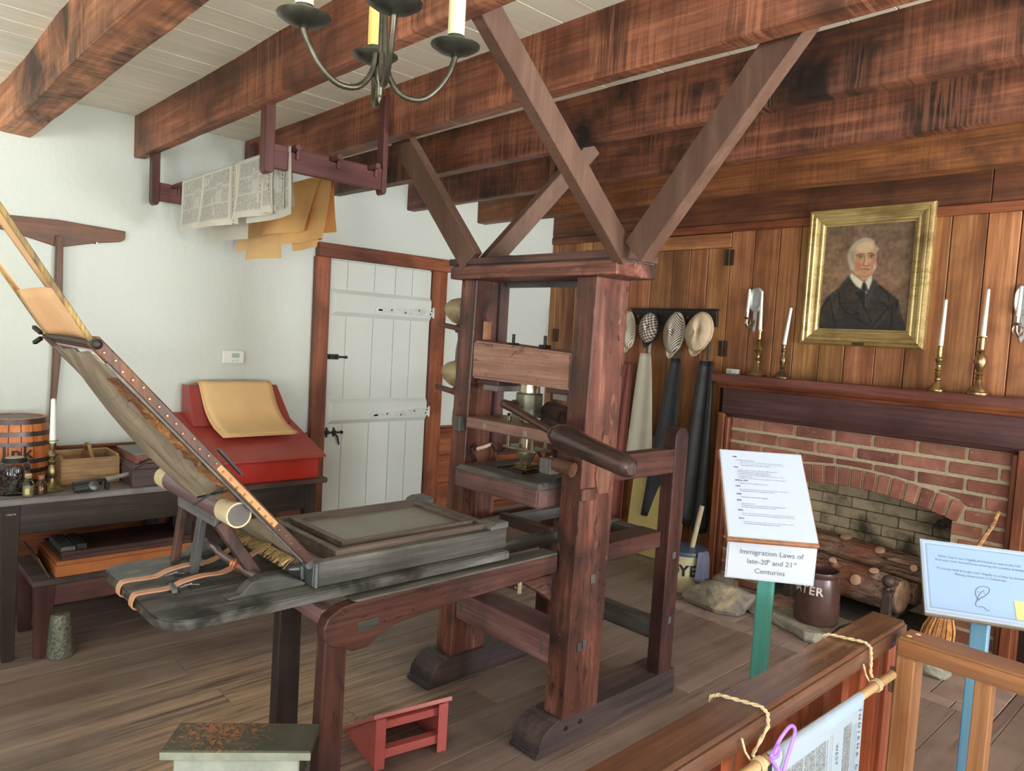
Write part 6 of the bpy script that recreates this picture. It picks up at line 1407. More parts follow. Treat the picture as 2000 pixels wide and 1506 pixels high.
painted('canvas', lambda u, v: (ox0+0.100+(ox1-ox0-0.200)*u, 4.630, oz0+0.100+(oz1-oz0-0.200)*v), paint_portrait(), vcol_mat('oil_paint', 0.45, 0.3), pt)
# sconces
def sconce(cx, label):
    t = thing('wall_sconce', label, 'sconce', (cx, 4.62, 1.75), 'tin wall sconces')
    TINB = plain('bright_tin', (170, 174, 174), 0.38, 0.55, 0.12, 14)
    def oval(rx, rz, y, n=28):
        out = []
        for k in range(n):
            a = 2*pi*k/n; ex = 0.72
            out.append((cx+rx*math.copysign(abs(math.cos(a))**ex, math.cos(a)), y, 1.945+rz*math.copysign(abs(math.sin(a))**ex, math.sin(a))))
        return out
    m = M(); rings = [oval(0.050, 0.082, 4.640), oval(0.050, 0.082, 4.632), oval(0.043, 0.073, 4.622), oval(0.030, 0.055, 4.632), oval(0.026, 0.050, 4.634)]
    n = 28; vs = [p for r in rings for p in r]; m.add(vs, [(i*n+k, i*n+(k+1) % n, (i+1)*n+(k+1) % n, (i+1)*n+k) for i in range(4) for k in range(n)]+[tuple(range(n-1, -1, -1)), tuple(4*n+k for k in range(n))])
    m.build('reflector', TINB, t)
    M().prism([(cx-0.014, 1.90), (cx+0.014, 1.90), (cx+0.010, 1.74), (cx, 1.72), (cx-0.010, 1.74)], 'XZ', 4.636, 4.640).build('back_plate', TINB, t)
    SIL = plain('dark_silver', (134, 128, 116), 0.25, 0.9, 0.2, 30)
    M().tube([(cx, 4.632, 1.80), (cx+0.006, 4.60, 1.762), (cx+0.002, 4.565, 1.75), (cx-0.006, 4.545, 1.775), (cx-0.006, 4.545, 1.81)], 0.007, 10).build('arm', SIL, t)
    M().tube([(cx-0.006+0.02*math.cos(a), 4.56, 1.785+0.026*math.sin(a)) for a in [2*pi*k/12 for k in range(13)]], 0.005, 8).build('scroll', SIL, t)
    M().lathe([(0.006, 1.805), (0.020, 1.815), (0.021, 1.818), (0.012, 1.822), (0.0135, 1.85), (0.014, 1.853), (0.011, 1.853)], (cx-0.006, 4.545, 0), 16).build('cup', SIL, t)
    M().tube([(cx-0.006, 4.545, 1.845), (cx-0.002, 4.545, 2.005), (cx-0.002, 4.545, 2.012)], [0.011, 0.0085, 0.003], 12).build('candle', WAX, t)
sconce(-2.535, 'oval tin wall sconce with a candle left of the portrait above the mantel')
sconce(-0.995, 'tin wall sconce cut by the right edge of the picture, above the mantel')
# hat rail, caps and aprons
t = thing('hat_rail', 'dark wooden peg rail on the panelled wall holding caps and aprons', 'peg rail', (-3.2, 4.63, 1.75))
M().hexa([(-3.578, 4.625, 1.75), (-2.815, 4.625, 1.75), (-2.815, 4.647, 1.75), (-3.578, 4.647, 1.75)], [(-3.57, 4.618, 1.868), (-2.822, 4.618, 1.868), (-2.822, 4.647, 1.868), (-3.57, 4.647, 1.868)]).build('rail_board', tablew('X'), t, bevel=0.004)
M().box(-3.58, -2.813, 4.610, 4.647, 1.868, 1.878).build('rail_cap', tablew('X'), t, bevel=0.002)
for x in (-3.55, -3.36, -3.13, -2.90, -3.475, -3.03): M().tube([(x, 4.62, 1.80), (x, 4.575, 1.812)], [0.009, 0.012], 10).build('peg', trimw('Z'), t)
def pattern(kind):
    n = 'cap_'+kind
    if n in MATS: return MATS[n]
    tt = NT(n)
    if kind == 'gingham':
        def stripes(ax):
            s = [0, 0, 0]; s[ax] = 1
            x = tt.n('SeparateXYZ'); tt.l(tt.coord((1, 1, 1), False, (0, math.radians(18), 0)), x.inputs[0])
            return tt.math('GREATER_THAN', tt.math('FRACT', tt.math('MULTIPLY', x.outputs[ax], 48)), 0.5)
        f = tt.math('MULTIPLY', tt.math('ADD', stripes(0), stripes(2)), 0.5)
        col = tt.ramp(f, [(0.2, S((200, 192, 178))), (0.5, S((122, 110, 102))), (0.8, S((52, 46, 46)))])
    else:
        x = tt.n('SeparateXYZ'); tt.l(tt.coord((1, 1, 1), False), x.inputs[0])
        if kind == 'herringbone':
            ax_ = tt.math('ABSOLUTE', tt.math('ADD', x.outputs[0], 3.12-3.14)); az_ = tt.math('ABSOLUTE', tt.math('ADD', x.outputs[2], -0.02))
            f = tt.math('FRACT', tt.math('MULTIPLY', tt.math('ADD', ax_, az_), 62)); th, c0, c1 = 0.5, (216, 208, 190), (66, 58, 54)
        else:
            f = tt.math('FRACT', tt.math('MULTIPLY', tt.math('ADD', x.outputs[0], tt.math('MULTIPLY', x.outputs[2], -0.5)), 100)); th, c0, c1 = 0.62, (206, 198, 176), (92, 86, 78)
        col = tt.ramp(tt.math('GREATER_THAN', f, th), [(0.4, S(c0)), (0.6, S(c1))])
    MATS[n] = tt.done(col, 0.9, 0, 0.2); return MATS[n]
def cap(cx, cz, rx, rz, mat, brim, label, lean=0.0, point=0.3, fold=0.02):
    """flat cap hung by its back from a peg: crown dome facing the room, brim wrapped round its rim"""
    t = thing('peaked_hat', label, 'hat', (cx, 4.575, cz), 'caps hanging on the peg rail')
    def out(a, s):
        # drop outline: narrower toward the top and bottom ends
        w = rx*s*math.sin(a)*(1.0-point*0.5*abs(math.cos(a))**2)
        z = rz*s*-math.cos(a)
        x = w+lean*z
        return x, z
    m = M(); N, K = 9, 30; vs = []
    for i in range(N+1):
        s = math.sin(pi/2*i/N)
        for k in range(K):
            a = 2*pi*k/K; x, z = out(a, s)
            d = 0.062*math.cos(pi/2*i/N)*(1+0.18*math.sin(a*2+1))+fold*math.exp(-((x/rx-0.15)**2)*22)*(1-s)*-1
            vs.append((cx+x, 4.566-d+0.016*max(0, z/rz), cz+z))
    fs = [(i*K+k, i*K+(k+1) % K, (i+1)*K+(k+1) % K, (i+1)*K+k) for i in range(N) for k in range(K)]
    m.add(vs, fs, True); m.build('crown', mat, t, thick=0.003)
    m = M(); vs = []
    for k in range(K):
        a = 2*pi*k/K; x, z = out(a, 1.0); x2, z2 = out(a, 0.90)
        vs += [(cx+x*1.03, 4.562+0.016*max(0, z/rz), cz+z*1.02), (cx+x*1.02, 4.588+0.016*max(0, z/rz), cz+z*1.01), (cx+x2, 4.592+0.016*max(0, z/rz), cz+z2)]
    m.add(vs, [(3*k+j, 3*((k+1) % K)+j, 3*((k+1) % K)+j+1, 3*k+j+1) for k in range(K) for j in range(2)], True); m.build('band', brim, t, thick=0.004)
    def br(u, v):
        a = pi*(-0.30+0.60*u); x, z = out(a, 1.0); e = math.cos(pi*(u-0.5))
        return (cx+x*1.02*(1-0.10*v), 4.572-0.035*v*e, cz+z*1.02-0.034*v*e)
    m = M(); m.grid(br, 14, 4); m.build('peak', brim, t, thick=0.004)
CRM = plain('cream_cotton', (200, 190, 164), 0.9, 0, 0.04)
cap(-3.560, 1.705, 0.060, 0.140, pattern('pinstripe'), CRM, 'cream pinstriped flat cap half hidden behind the press post', -0.08)
cap(-3.362, 1.725, 0.082, 0.115, pattern('gingham'), plain('dark_teal', (32, 46, 52), 0.85), 'dark checked flat cap with teal peak on the peg rail', 0.0)
cap(-3.135, 1.695, 0.082, 0.150, pattern('herringbone'), plain('cream_cotton2', (206, 200, 176), 0.9, 0, 0.04), 'black and white herringbone-striped flat cap with cream peak on the peg rail', 0.06)
cap(-2.925, 1.71, 0.105, 0.140, plain('tan_linen', (166, 148, 124), 0.9, 0, 0.06), plain('tan_linen', (166, 148, 124), 0.9, 0, 0.06), 'plain tan flat cap at the right end of the peg rail', 0.10, fold=0.035)
def apron(label, top, bot, mat, neck=None, folds=3, amp=0.012, y0=4.60, name='apron', dz=0.0):
    (xa, xb, zt), (xc, xd, zb) = top, bot
    t = thing(name, label, 'apron', ((xa+xb)/2, y0, zb), 'aprons hanging under the caps')
    def fn(u, v):
        w = v**0.8
        x = xa+(xc-xa)*w+((xb+(xd-xb)*w)-(xa+(xc-xa)*w))*u
        return (x, y0-0.012-amp*(0.4+v)*(1+math.sin(u*pi*2*folds+v*1.3))-0.01*math.sin(pi*u)*v, zt+(zb-zt)*v+dz*math.sin(u*6)*v)
    m = M(); m.grid(fn, 36, 24); m.build('cloth', mat, t, thick=0.003)
    if neck:
        m = M(); m.tube([(neck, 4.585, 1.80), (neck+0.003, 4.585, zt+0.005)], 0.005, 6).tube([(neck+0.016, 4.585, 1.80), (neck+0.012, 4.585, zt+0.005)], 0.005, 6); m.build('neck_strap', mat, t)
    return t
BLA = plain('black_leather', (36, 38, 42), 0.38, 0, 0.15, 9, spec=0.5)
apron('reddish brown leather apron, narrow at the top, partly hidden by the right press post', (-3.585, -3.505, 1.455), (-3.74, -3.50, 0.22), plain('brown_leather_apron', (104, 56, 50), 0.5, 0, 0.1, 8), -3.55, 2, 0.010)
apron('cream canvas apron hanging under the checked cap', (-3.437, -3.338, 1.532), (-3.51, -3.245, 0.60), plain('cream_canvas', (204, 200, 182), 0.85, 0, 0.04, 5), -3.36, 1.3, 0.006)
apron('black leather apron hanging under the striped cap, behind the rear press post', (-3.145, -3.065, 1.510), (-3.30, -3.03, 0.30), BLA, -3.11, 1.2, 0.016)
apron('long shiny black leather apron beside the mantel, wavy at the hem', (-2.90, -2.79, 1.505), (-2.97, -2.745, 0.295), BLA, -2.855, 1.4, 0.022, dz=0.02)
# pale yellow panel and old chair-like rod behind the press
t = M().hexa([(-3.42, 4.52, 0.004), (-2.94, 4.52, 0.004), (-2.94, 4.54, 0.004), (-3.42, 4.54, 0.004)], [(-3.42, 4.615, 0.90), (-2.94, 4.615, 0.90), (-2.94, 4.635, 0.90), (-3.42, 4.635, 0.90)]).build('yellow_board', plain('pale_olive_yellow', (160, 148, 96), 0.6, 0, 0.05, 3), None, bevel=0.003)
tag(t, 'pale olive-yellow board leaning on the panelled wall behind the aprons and press', 'board')

# ink balls on wall brackets left of the press
def inkball(cx, cz, label, sh):
    y = 2.235
    t = thing('ink_ball', label, 'ink ball', (cx, y, cz), 'ink balls on the left press post')
    IB = plain('worn_gold_leather', (126, 114, 86), 0.45, 0.0, 0.2, 12)
    m = M(); m.lathe([(0.012, -0.058), (0.040, -0.048), (0.072, -0.022), (0.085, 0.008), (0.080, 0.034), (0.055, 0.056), (0.02, 0.066), (0.001, 0.067)], (cx, y, cz), 28); m.build('ball', IB, t)
    m = M()
    for k in range(12):
        a = 2*pi*k/12; m.tube([(cx+r*math.cos(a), y+r*math.sin(a), cz+z) for r, z in ((0.018, -0.06), (0.045, -0.048), (0.075, -0.02))], 0.0022, 5, False)
    m.build('pleats', plain('pleat_gold', (146, 130, 96), 0.5), t)['kind'] = 'stuff'
    M().lathe([(0.026, -0.10), (0.032, -0.085), (0.026, -0.066), (0.016, -0.055)], (cx, y, cz), 18).build('ball_neck', plain('dark_wood_neck', (58, 52, 44), 0.45), t)
    M().lathe([(0.012, -0.25), (0.022, -0.235), (0.020, -0.18), (0.013, -0.13), (0.016, -0.10)], (cx, y, cz), 14).build('handle', plain('handle_grey', (84, 84, 80), 0.5), t)
for cz, lb_ in ((1.705, 'upper tan leather ink ball resting on the bracket beside the left press post'), (1.405, 'lower tan leather ink ball resting on the bracket beside the left press post')):
    cx = -2.745
    inkball(cx, cz, lb_, 0)
    for yy in (2.165, 2.29):
        M().bar((LX0+0.002, yy, cz-0.084), (cx-0.075, yy, cz-0.064), 0.03, 0.022).build('ball_bracket', pressw('X'), PR, bevel=0.003)
# ------------------------------------------------------------------ signs
TXT = plain('sign_ink', (74, 82, 92), 0.6, var=0.0); TXTB = plain('sign_ink_dark', (56, 60, 68), 0.6, var=0.0)
PAP = plain('sign_paper', (150, 161, 178), 0.5, 0, 0.01, 4)
def frame_sign(yaw, tilt, c0):
    u = V((math.cos(yaw), math.sin(yaw), 0)); n = V((-math.sin(yaw), math.cos(yaw), 0)); v = V((0, 0, 1))*math.cos(tilt)+n*math.sin(tilt)
    w = u.cross(v)   # faces the reader
    return V(c0), u, v, w
def plate(o, u, v, w, a0, a1, b0, b1, h0, h1):
    P_ = lambda a, b, h: o+u*a+v*b+w*h
    return M().hexa([P_(a0, b0, h0), P_(a1, b0, h0), P_(a1, b1, h0), P_(a0, b1, h0)], [P_(a0, b0, h1), P_(a1, b0, h1), P_(a1, b1, h1), P_(a0, b1, h1)])
def acr():
    if 'acrylic' in MATS: return MATS['acrylic']
    MATS['acrylic'] = plain('acrylic_edge', (150, 158, 166), 0.15, 0, 0.03, spec=0.7); return MATS['acrylic']
SW = wood('sign_wood', [(80, 50, 34), (118, 80, 58), (146, 106, 80)], 'X', 1, 0.5, rand=0)
s1 = thing('text_sign', 'lectern sign titled Immigration Laws on a green post in front of the fireplace', 'sign', (-0.91, 1.80, 0))
o, u, v, w = frame_sign(math.radians(40.5), math.radians(48), (-0.943, 1.681, 1.1285))
plate(o, u, v, w, -0.006, 0.222, -0.012, 0.285, -0.016, -0.004).build('backboard', SW, s1, bevel=0.002)
plate(o, u, v, w, -0.003, 0.219, -0.003, 0.283, -0.004, -0.001).build('acrylic_holder', acr(), s1)
plate(o, u, v, w, 0, 0.216, 0, 0.279, -0.001, 0.0002).build('paper', PAP, s1)
def mapper(o, u, v, w, cx, cy, h=0.0008): return lambda a, b: o+u*(cx+a)+v*(cy+b)+w*h
lines = [(0.925, '1986', 0.17, 0.0068, 1), (0.885, '•  Childhood Legislation', 0.20, 0.0056, 0), (0.862, '•  Illegals living in the US since 1982 permitted to register their residency', 0.25, 0.0052, 0), (0.842, '•  Sanctions against hiring of specific undocumented aliens by the state or country', 0.25, 0.0052, 0), (0.822, '   were agreed for permanent residency', 0.25, 0.0052, 0),
         (0.792, '1990', 0.17, 0.0068, 1), (0.760, '•  Further revised to fifty of the year 1986 legislation', 0.20, 0.0052, 0), (0.740, '•  Gave permission for temporary workers', 0.20, 0.0052, 0), (0.720, '•  Limitations on deportings of deportations', 0.20, 0.0052, 0), (0.700, '•  Increased the definition of criminal activity and consequence to include', 0.20, 0.0052, 0), (0.680, '   immigration raids', 0.20, 0.0052, 0), (0.660, '•  Expanded political considerations for visa distribution for worldwide refugees', 0.20, 0.0052, 0),
         (0.632, '1990 & 1994', 0.17, 0.0068, 1), (0.600, '•  Tougher entry to attempted reentry', 0.20, 0.0052, 0), (0.560, '1997', 0.17, 0.0068, 1), (0.528, '•  Gives relief from deportation for persons from Nicaragua, Cuba, Salvador,', 0.20, 0.0052, 0), (0.508, '   Guatemala & former Soviet bloc countries', 0.20, 0.0052, 0), (0.468, '1998', 0.17, 0.0068, 1), (0.436, '•  Extended to help Haitian refugees', 0.20, 0.0052, 0),
         (0.396, '2001', 0.17, 0.0068, 1), (0.362, '•  USA Patriot Act', 0.20, 0.0052, 0), (0.342, '•  Suspected terrorists prevented from entering the US', 0.20, 0.0052, 0), (0.322, '•  Foreign students monitored more closely', 0.20, 0.0052, 0), (0.282, '2002', 0.17, 0.0068, 1), (0.250, '•  Border Security and Visa Entry Enhanced and conditioned the Foreign entry', 0.20, 0.0052, 0), (0.230, '•  The Homeland Security Act: new agencies established to protect border entry', 0.20, 0.0052, 0), (0.190, '2012', 0.17, 0.0068, 1), (0.156, '•  Deferred Act for Childhood Arrivals: persons who entered illegally as children', 0.20, 0.0052, 0), (0.136, '   or overstay permitted legal residency status', 0.20, 0.0052, 0)]
for (yy, tx_, xx, sz, bd) in lines:
    mw = (0.95-xx)*0.216; est = len(tx_)*sz*0.5; sp_ = 1.0
    text_mesh('text_line', tx_, sz*(min(1.0, mw/est) if est > mw else 1.0), mapper(o, u, v, w, xx*0.216-0.008, yy*0.279), TXTB if bd else TXT, s1, align='LEFT', bold=0.0002 if bd else 0.0)
o2, u2, v2, w2 = frame_sign(math.radians(37.2), math.radians(-4), (-0.9816, 1.7529, 0.9975))
plate(o2, u2, v2, w2, -0.006, 0.222, 0.098, 0.112, -0.010, 0.002).build('ledge', SW, s1, bevel=0.002)
plate(o2, u2, v2, w2, -0.005, 0.221, -0.005, 0.104, -0.006, -0.002).build('acrylic_holder', acr(), s1)
plate(o2, u2, v2, w2, 0, 0.216, 0, 0.100, -0.002, 0.0).build('title_paper', plain('sign_paper2', (158, 164, 174), 0.5, 0, 0.01, 4), s1)
for (yy, tx_, xx) in ((0.0715, 'Immigration Laws of', 0.108), (0.021, 'Centuries', 0.108)):
    text_mesh('title_line', tx_, 0.0195, mapper(o2, u2, v2, w2, xx, yy, 0.0012), TXT, s1)
text_mesh('title_line', 'late-20', 0.0195, mapper(o2, u2, v2, w2, 0.048, 0.0465, 0.0012), TXT, s1, align='LEFT')
text_mesh('title_line', 'th', 0.0105, mapper(o2, u2, v2, w2, 0.0985, 0.052, 0.0012), TXT, s1, align='LEFT')
text_mesh('title_line', 'and 21', 0.0195, mapper(o2, u2, v2, w2, 0.112, 0.0465, 0.0012), TXT, s1, align='LEFT')
text_mesh('title_line', 'st', 0.0105, mapper(o2, u2, v2, w2, 0.1665, 0.052, 0.0012), TXT, s1, align='LEFT')
GP = wood('green_post_paint', [(38, 86, 79), (52, 109, 100), (72, 129, 118)], 'Z', 0.8, 0.4, rand=0, blotch=0.1, bcol=(40, 90, 80))
c = o2+u2*0.108+v2*0.0-w2*0.034
def post(c, yaw, hw, z1, mat, parent, name='post'):
    a = V((math.cos(yaw), math.sin(yaw), 0))*hw; b = V((-math.sin(yaw), math.cos(yaw), 0))*hw; p = V((c[0], c[1], 0)); q = V((c[0], c[1], z1))
    return M().hexa([p-a-b, p+a-b, p+a+b, p-a+b], [q-a-b, q+a-b, q+a+b, q-a+b]).build(name, mat, parent, bevel=0.003)
post((c.x, c.y), math.radians(20), 0.021, 1.14, GP, s1)
plate(o2, u2, v2, w2, 0.06, 0.156, 0.0, 0.10, -0.014, -0.006).build('bracket', SW, s1)

s2 = thing('text_sign', 'pale blue sign with a feather quill drawing on a blue post at the right edge', 'sign', (-0.53, 2.32, 0))
o, u, v, w = frame_sign(math.radians(27.45), math.radians(43.06), (-0.6189, 2.1714, 0.9260))
Wd, Hd = 0.279, 0.216
plate(o, u, v, w, -0.004, Wd+0.004, -0.010, Hd+0.004, -0.016, -0.004).build('backboard', plain('grey_board', (96, 88, 80), 0.5), s2, bevel=0.002)
plate(o, u, v, w, -0.003, Wd+0.003, -0.006, Hd+0.003, -0.004, -0.001).build('acrylic_holder', acr(), s2)
plate(o, u, v, w, 0, Wd, 0, Hd, -0.001, 0.0).build('paper', plain('blue_paper', (120, 144, 178), 0.5, 0, 0.01, 4), s2)
plate(o, u, v, w, 0.004, Wd-0.004, 0.004, Hd-0.004, 0.0, 0.0003).build('paper_border', plain('pale_border', (148, 163, 184), 0.5, 0, 0.01, 4), s2)
BL = plain('border_line', (108, 128, 152), 0.5, 0, 0.01)
m = M()
P_ = lambda a, b, h: o+u*a+v*b+w*h
m2 = plate(o, u, v, w, 0.009, Wd-0.009, 0.009, Hd-0.009, 0.0003, 0.0005); m2.build('border_line', BL, s2)
plate(o, u, v, w, 0.013, Wd-0.013, 0.013, Hd-0.013, 0.0005, 0.0007).build('inner_paper', plain('blue_paper', (120, 144, 178), 0.5, 0, 0.01, 4), s2)
for yy, tx_, sz in ((0.170, 'What Year/s was I legally permitted to stay in the US?', 0.0092), (0.158, 'And was I ever barred from entering the country lawfully?', 0.0092), (0.132, '*A young adult brought over illegally as a baby by parents', 0.0092), (0.120, 'fleeing persecution in Guatemala.', 0.0092)):
    text_mesh('text_line', tx_, sz, mapper(o, u, v, w, Wd/2, yy, 0.0012), TXT, s2)
def qp(a, b): return o+u*(Wd/2+a)+v*(0.062+b)+w*0.0012
q = [(-0.012, -0.012), (-0.017, 0.004), (-0.014, 0.020), (-0.002, 0.031), (0.012, 0.032), (0.017, 0.027), (0.015, 0.017), (0.004, 0.003), (-0.006, -0.003), (-0.012, -0.012)]
def smooth2(q):
    out = []
    for i in range(len(q)-1):
        a, b, c_, d_ = [V((*q[max(0, min(len(q)-1, j))], 0)) for j in (i-1, i, i+1, i+2)]
        for k in range(5):
            t = k/5; p = 0.5*((2*b)+(c_-a)*t+(2*a-5*b+4*c_-d_)*t*t+(3*b-a-3*c_+d_)*t**3); out.append((p.x, p.y))
    return out+[q[-1]]
m = M().tube([qp(*p) for p in smooth2(q)], 0.0006, 5).tube([qp(*p) for p in smooth2([(0.004, 0.020), (-0.006, 0.010), (-0.014, -0.008), (-0.020, -0.026), (-0.012, -0.030), (-0.003, -0.028), (0.006, -0.036), (0.012, -0.036)])], 0.0006, 5)
m.tube([qp(0.006, 0.011), qp(0.002, 0.012)], 0.0006, 5).tube([qp(-0.012, 0.015), qp(-0.009, 0.013)], 0.0006, 5).build('quill_drawing', TXTB, s2)
n_ = plate(o, u, v, w, Wd-0.068, Wd-0.012, 0.012, 0.066, 0.0007, 0.0016); n_.build('tan_tab', plain('tan_tab', (204, 184, 128), 0.5, 0, 0.02), s2)
BP_ = wood('blue_post_paint', [(70, 110, 136), (88, 132, 160), (108, 152, 178)], 'Z', 0.8, 0.4, rand=0, blotch=0.1, bcol=(52, 92, 120))
c = o+u*(Wd*0.49)-w*0.03; c = c+V((-0.012, 0.045, 0))
post((c.x, c.y), math.radians(5), 0.021, 0.965, BP_, s2)

# ------------------------------------------------------------------ railing and gate
rl_ = thing('railing', 'dark stained wooden railing with square balusters in the right foreground', 'railing', (-0.64, 0.9, 0))
M().box(-0.688, -0.598, -0.6, 1.968, 0.898, 0.950).build('top_rail', railw('Y'), rl_, bevel=0.008, seg=3)
M().box(-0.668, -0.618, -0.6, 1.962, 0.08, 0.13).build('bottom_rail', railw('Y'), rl_, bevel=0.003)
RB = wood('baluster_red_wood', [(92, 42, 24), (138, 68, 40), (176, 98, 62)], 'Z', 1, 0.42, rand=0.14, blotch=0.2)
for k in range(-14, 7):
    y = 1.27+0.1025*k
    if y < 0.9: continue
    M().box(-0.660, -0.625, y-0.017, y+0.017, 0.13, 0.898).build('baluster', RB, rl_, bevel=0.002)
M().box(-0.668, -0.618, 1.905, 1.962, 0.0, 0.898).build('end_post', RB, rl_, bevel=0.003)
M().box(-0.668, -0.618, -0.6, -0.54, 0.0, 0.898).build('end_post', RB, rl_, bevel=0.003)
gt = thing('gate', 'lighter brown wooden gate hinged beside the railing, right edge of the picture', 'gate', (-0.2, 1.89, 0))
M().box(-0.585, 0.32, 1.848, 1.932, 0.900, 0.945).build('gate_top_rail', gatew('X'), gt, bevel=0.006, seg=2)
M().box(-0.583, -0.540, 1.850, 1.915, 0.06, 0.900).build('gate_stile', gatew('Z'), gt, bevel=0.004)
M().box(0.275, 0.318, 1.850, 1.915, 0.06, 0.900).build('gate_stile', gatew('Z'), gt, bevel=0.004)
M().box(-0.540, 0.275, 1.855, 1.91, 0.10, 0.15).build('gate_bottom_rail', gatew('X'), gt, bevel=0.003)
for x in (-0.405, -0.255, -0.105, 0.045, 0.185): M().box(x-0.017, x+0.017, 1.862, 1.902, 0.15, 0.900).build('gate_baluster', gatew('Z'), gt, bevel=0.002)
m = M()
for x, y in ((-0.565, 1.875), (-0.555, 1.905)): m.lathe([(0.006, 0), (0.005, 0.001)], (x, y, 0.945), 10)
m.build('screw_plug', plain('pale_plug', (224, 186, 140), 0.5), gt)
M().tube([(-0.592, 1.87, 0.80), (-0.592, 1.87, 0.86)], 0.007, 8).build('gate_hinge', plain('hinge_steel', (128, 118, 104), 0.4, 0.8), gt)
# dowel with hanging newspaper, twine and ribbon
xd = -0.572
dw = tag(M().tube([(xd, 1.10, 0.886), (xd, 1.805, 0.868)], 0.0098, 16).build('dowel', wood('bamboo_dowel', [(130, 102, 70), (164, 134, 98), (184, 156, 118)], 'Y', 1, 0.5, rand=0), None), 'pale wooden dowel hung with twine along the railing', 'dowel')
TW = plain('jute_twine', (158, 140, 110), 0.85, 0, 0.2, 90)
def twine(y, label, yb):
    zb = 0.886-(y-1.10)*0.0255
    t = thing('twine_loop', label, 'twine', (-0.64, y, 0.9), 'twine loops on the railing')
    path = [(-0.690, y-0.02, 0.93), (-0.689, y-0.018, 0.951), (-0.676, y-0.012, 0.957), (-0.64, y, 0.957), (-0.605, y+0.012, 0.957), (-0.593, y+0.016, 0.948), (-0.590, y+0.016, 0.925), (-0.585, yb, 0.895), (-0.580, yb, zb+0.014)]
    for s in (0, 1):
        pts = []
        for i in range(len(path)-1):
            for k in range(6):
                a = V(path[i]).lerp(V(path[i+1]), k/6); ph = (i*6+k)*1.15+s*pi
                d = (V(path[i+1])-V(path[i])).normalized(); e1 = d.cross(V((0, 1, 0.1))); e1 = e1.normalized() if e1.length > 1e-4 else V((1, 0, 0)); e2 = e1.cross(d)
                pts.append(a+(e1*math.cos(ph)+e2*math.sin(ph))*0.0017)
        M().tube(pts, 0.0021, 6).build('strand', TW, t)
    m = M()
    for k in range(3):
        yy = yb+(-0.006+0.006*k); m.tube([(xd+0.0122*math.cos(a), yy+0.004*math.sin(a*0.5), zb+0.0122*math.sin(a)) for a in [2*pi*j/14 for j in range(15)]], 0.0022, 6)
    m.tube([(xd-0.012, yb-0.008, zb+0.008), (xd-0.015, yb-0.022, zb+0.026), (xd-0.02, yb-0.028, zb+0.05)], 0.002, 6).build('knot', TW, t)
twine(1.225, 'twine loop over the railing nearest the camera, purple ribbon at its knot', 1.178)
twine(1.700, 'twine loop over the far end of the railing, near the gate', 1.705)
n1 = thing('hanging_newspaper', 'blue-white newspaper hanging from the dowel on the railing, title down its right side', 'newspaper', (xd, 1.4, 0.6))
def nfn(ya, yb, dz, xo=0.0):
    def fn(u, v):
        y = ya+(yb-ya)*u; zt = 0.886-(y-1.10)*0.0255+0.0125
        L = dz; s = (1-v)*L
        if s < 0.02: a = pi/2*s/0.02; return (xd+0.0125*math.sin(a)+xo, y, zt-0.0125+0.0125*math.cos(a))
        return (xd+0.0125+0.012*math.sin(u*4+1)*(1-v)+0.01*(1-v)+xo, y+0.006*math.sin(v*4), zt-0.0125-(s-0.02))
    return fn
def bigprint():
    W, H = 220, 230; a = np.ones((H, W, 3))*np.array([150, 164, 178.]); r = np.random.RandomState(9)
    def block(u0, u1, v0, v1, lo, hi, vert=True):
        x0, x1, y0, y1 = int(u0*W), int(u1*W), int(v0*H), int(v1*H); b = lo+(hi-lo)*r.rand(y1-y0, x1-x0)
        if vert: b[:, ::2] += 22
        a[y0:y1, x0:x1] = np.clip(b, 60, 235)[:, :, None]*np.array([.70, .74, .77])
    for k, u0 in enumerate((0.06, 0.185, 0.31, 0.435)): block(u0, u0+0.118, 0.115, 1.0, 112, 206)
    for k, u0 in enumerate((0.30, )): a[int(.3*H):int(.62*H), int(u0*W):int((u0+.05)*W)] = (222, 234, 244)
    block(0.565, 0.575, 0.12, 1.0, 130, 180, False); block(0.60, 0.605, 0.11, 1.0, 120, 170, False); block(0.625, 0.63, 0.11, 1.0, 120, 170, False)
    block(0.655, 0.70, 0.33, 0.93, 60, 100)
    block(0.76, 0.86, 0.12, 1.0, 112, 200)
    for u0 in (0.875, 0.89, 0.90, 0.915, 0.93): a[int(.14*H):, int(u0*W)] = (112, 126, 142)
    m = np.zeros((H, W), bool); m[int(.02*H):int(.075*H), int(.55*W):] = 1; a[m] = a[m]*.3+np.array([150, 172, 226])*.7
    return a
fN = nfn(1.205, 1.610, 0.44)
painted('printed_face', fN, bigprint(), PV, n1)
m = M(); fb = nfn(1.21, 1.612, 0.40)
def fbk(u, v): p = fb(u, v); return (2*xd-p[0]-0.004, p[1], p[2]) if v < 1 else p
m.grid(fbk, 10, 16); m.build('back_sheet', plain('blue_white_paper', (216, 228, 238), 0.7, 0, 0.02), n1)
text_mesh('lettering', 'INDIANA GAZETTE', 0.0165, lambda a, b: (lambda P_: (P_[0]+0.0016, P_[1], P_[2]))(fN(0.955+b/0.40, 0.66-a/0.44)), plain('ink_black', (46, 46, 48), 0.7), n1, spacing=1.75)
text_mesh('lettering', 'WEST', 0.016, lambda a, b: (lambda P_: (P_[0]+0.0016, P_[1], P_[2]))(fN(0.68+b/0.40, 0.78-a/0.44)), plain('ink_black', (46, 46, 48), 0.7), n1, spacing=1.2)
n2 = thing('hanging_newspaper', 'white sheet rolled on a dowel at the bottom edge, left of the twine knot', 'newspaper', (xd, 1.1, 0.7))
dw2 = tag(M().tube([(xd+0.002, 0.70, 0.893), (xd+0.002, 1.095, 0.886)], 0.0098, 16).build('dowel', MATS['bamboo_dowel_Y'], None), 'pale dowel inside the white rolled sheet at the bottom edge', 'dowel')
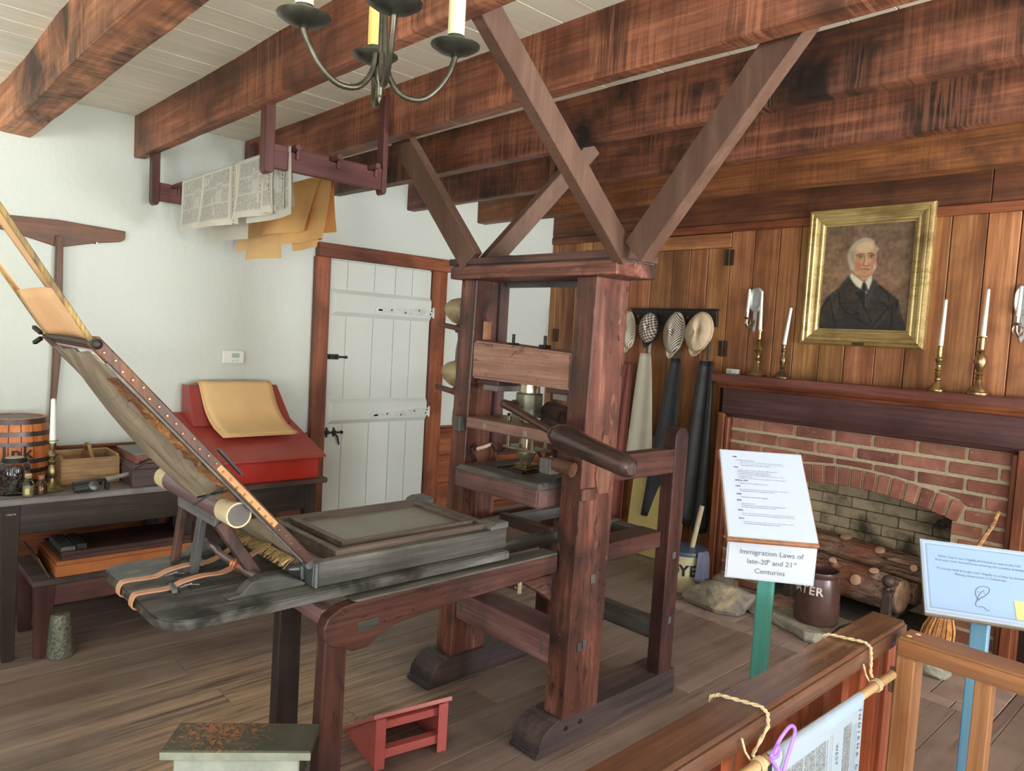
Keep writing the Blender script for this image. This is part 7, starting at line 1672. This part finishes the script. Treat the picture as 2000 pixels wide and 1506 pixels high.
def n2fn(u, v):
    y = 0.74+0.34*u; zt = 0.887+0.0205; s = (1-v)*0.36
    if s < 0.04: a = pi*0.5*s/0.04; return (xd+0.002+0.021*math.sin(a), y, zt-0.021+0.021*math.cos(a))
    return (xd+0.023+0.02*(1-v), y, zt-0.021-(s-0.04))
m = M(); m.grid(n2fn, 8, 22); m.build('white_face', plain('bright_paper', (156, 164, 174), 0.7, 0, 0.01), n2, thick=0.001)
m = M(); m.grid(lambda u, v: (2*(xd+0.002)-n2fn(u, v)[0], n2fn(u, v)[1], n2fn(u, v)[2]), 8, 22); m.build('white_back', plain('bright_paper', (156, 164, 174), 0.7, 0, 0.01), n2, thick=0.001)
def onf(u, v): p = n2fn(u, v); return (p[0]+0.0012, p[1], p[2])
m = M().tube([onf(0.55, 0.88), onf(0.955, 0.88)], 0.0008, 4).tube([onf(0.955, 0.88), onf(0.955, 0.80), onf(0.955, 0.3)], 0.0008, 4); m.build('ruled_box', plain('ink_black', (46, 46, 48), 0.7), n2)
# purple ribbon and little clear bag at the knot
rb_ = thing('ribbon', 'curled purple ribbon tied at the near twine knot on the railing', 'ribbon', (-0.56, 1.19, 0.88))
PUR = plain('purple_ribbon', (120, 84, 164), 0.35, 0, 0.08, 40, spec=0.6)
def ribbon(path, w):
    q = [V(p) for p in path]; out = []
    for i in range(len(q)-1):
        a, b, c_, d_ = q[max(i-1, 0)], q[i], q[i+1], q[min(i+2, len(q)-1)]
        for k in range(6):
            t = k/6; out.append(0.5*((2*b)+(c_-a)*t+(2*a-5*b+4*c_-d_)*t*t+(3*b-a-3*c_+d_)*t**3))
    vs = []
    for i, p in enumerate(out):
        d = (out[min(i+1, len(out)-1)]-out[max(i-1, 0)]).normalized(); s = d.cross(V((0.7, -0.7, 0.2))).normalized(); s = (s*0.8+V((0.3, 0.3, 0))*0.4).normalized()*w/2; vs += [p-s, p+s]
    m = M(); m.add(vs, [(2*i, 2*i+1, 2*i+3, 2*i+2) for i in range(len(out)-1)], True); return m.build('loop', PUR, rb_, thick=0.0006)
k0 = (-0.560, 1.195, 0.895)
ribbon([k0, (-0.552, 1.212, 0.93), (-0.55, 1.242, 0.942), (-0.55, 1.262, 0.925), (-0.552, 1.245, 0.885), (-0.55, 1.222, 0.85)], 0.0065)
ribbon([k0, (-0.552, 1.205, 0.90), (-0.55, 1.20, 0.92), (-0.552, 1.19, 0.905)], 0.006)
ribbon([k0, (-0.55, 1.215, 0.868), (-0.545, 1.228, 0.85), (-0.55, 1.215, 0.832), (-0.545, 1.205, 0.846), (-0.548, 1.232, 0.842), (-0.546, 1.242, 0.80)], 0.0065)
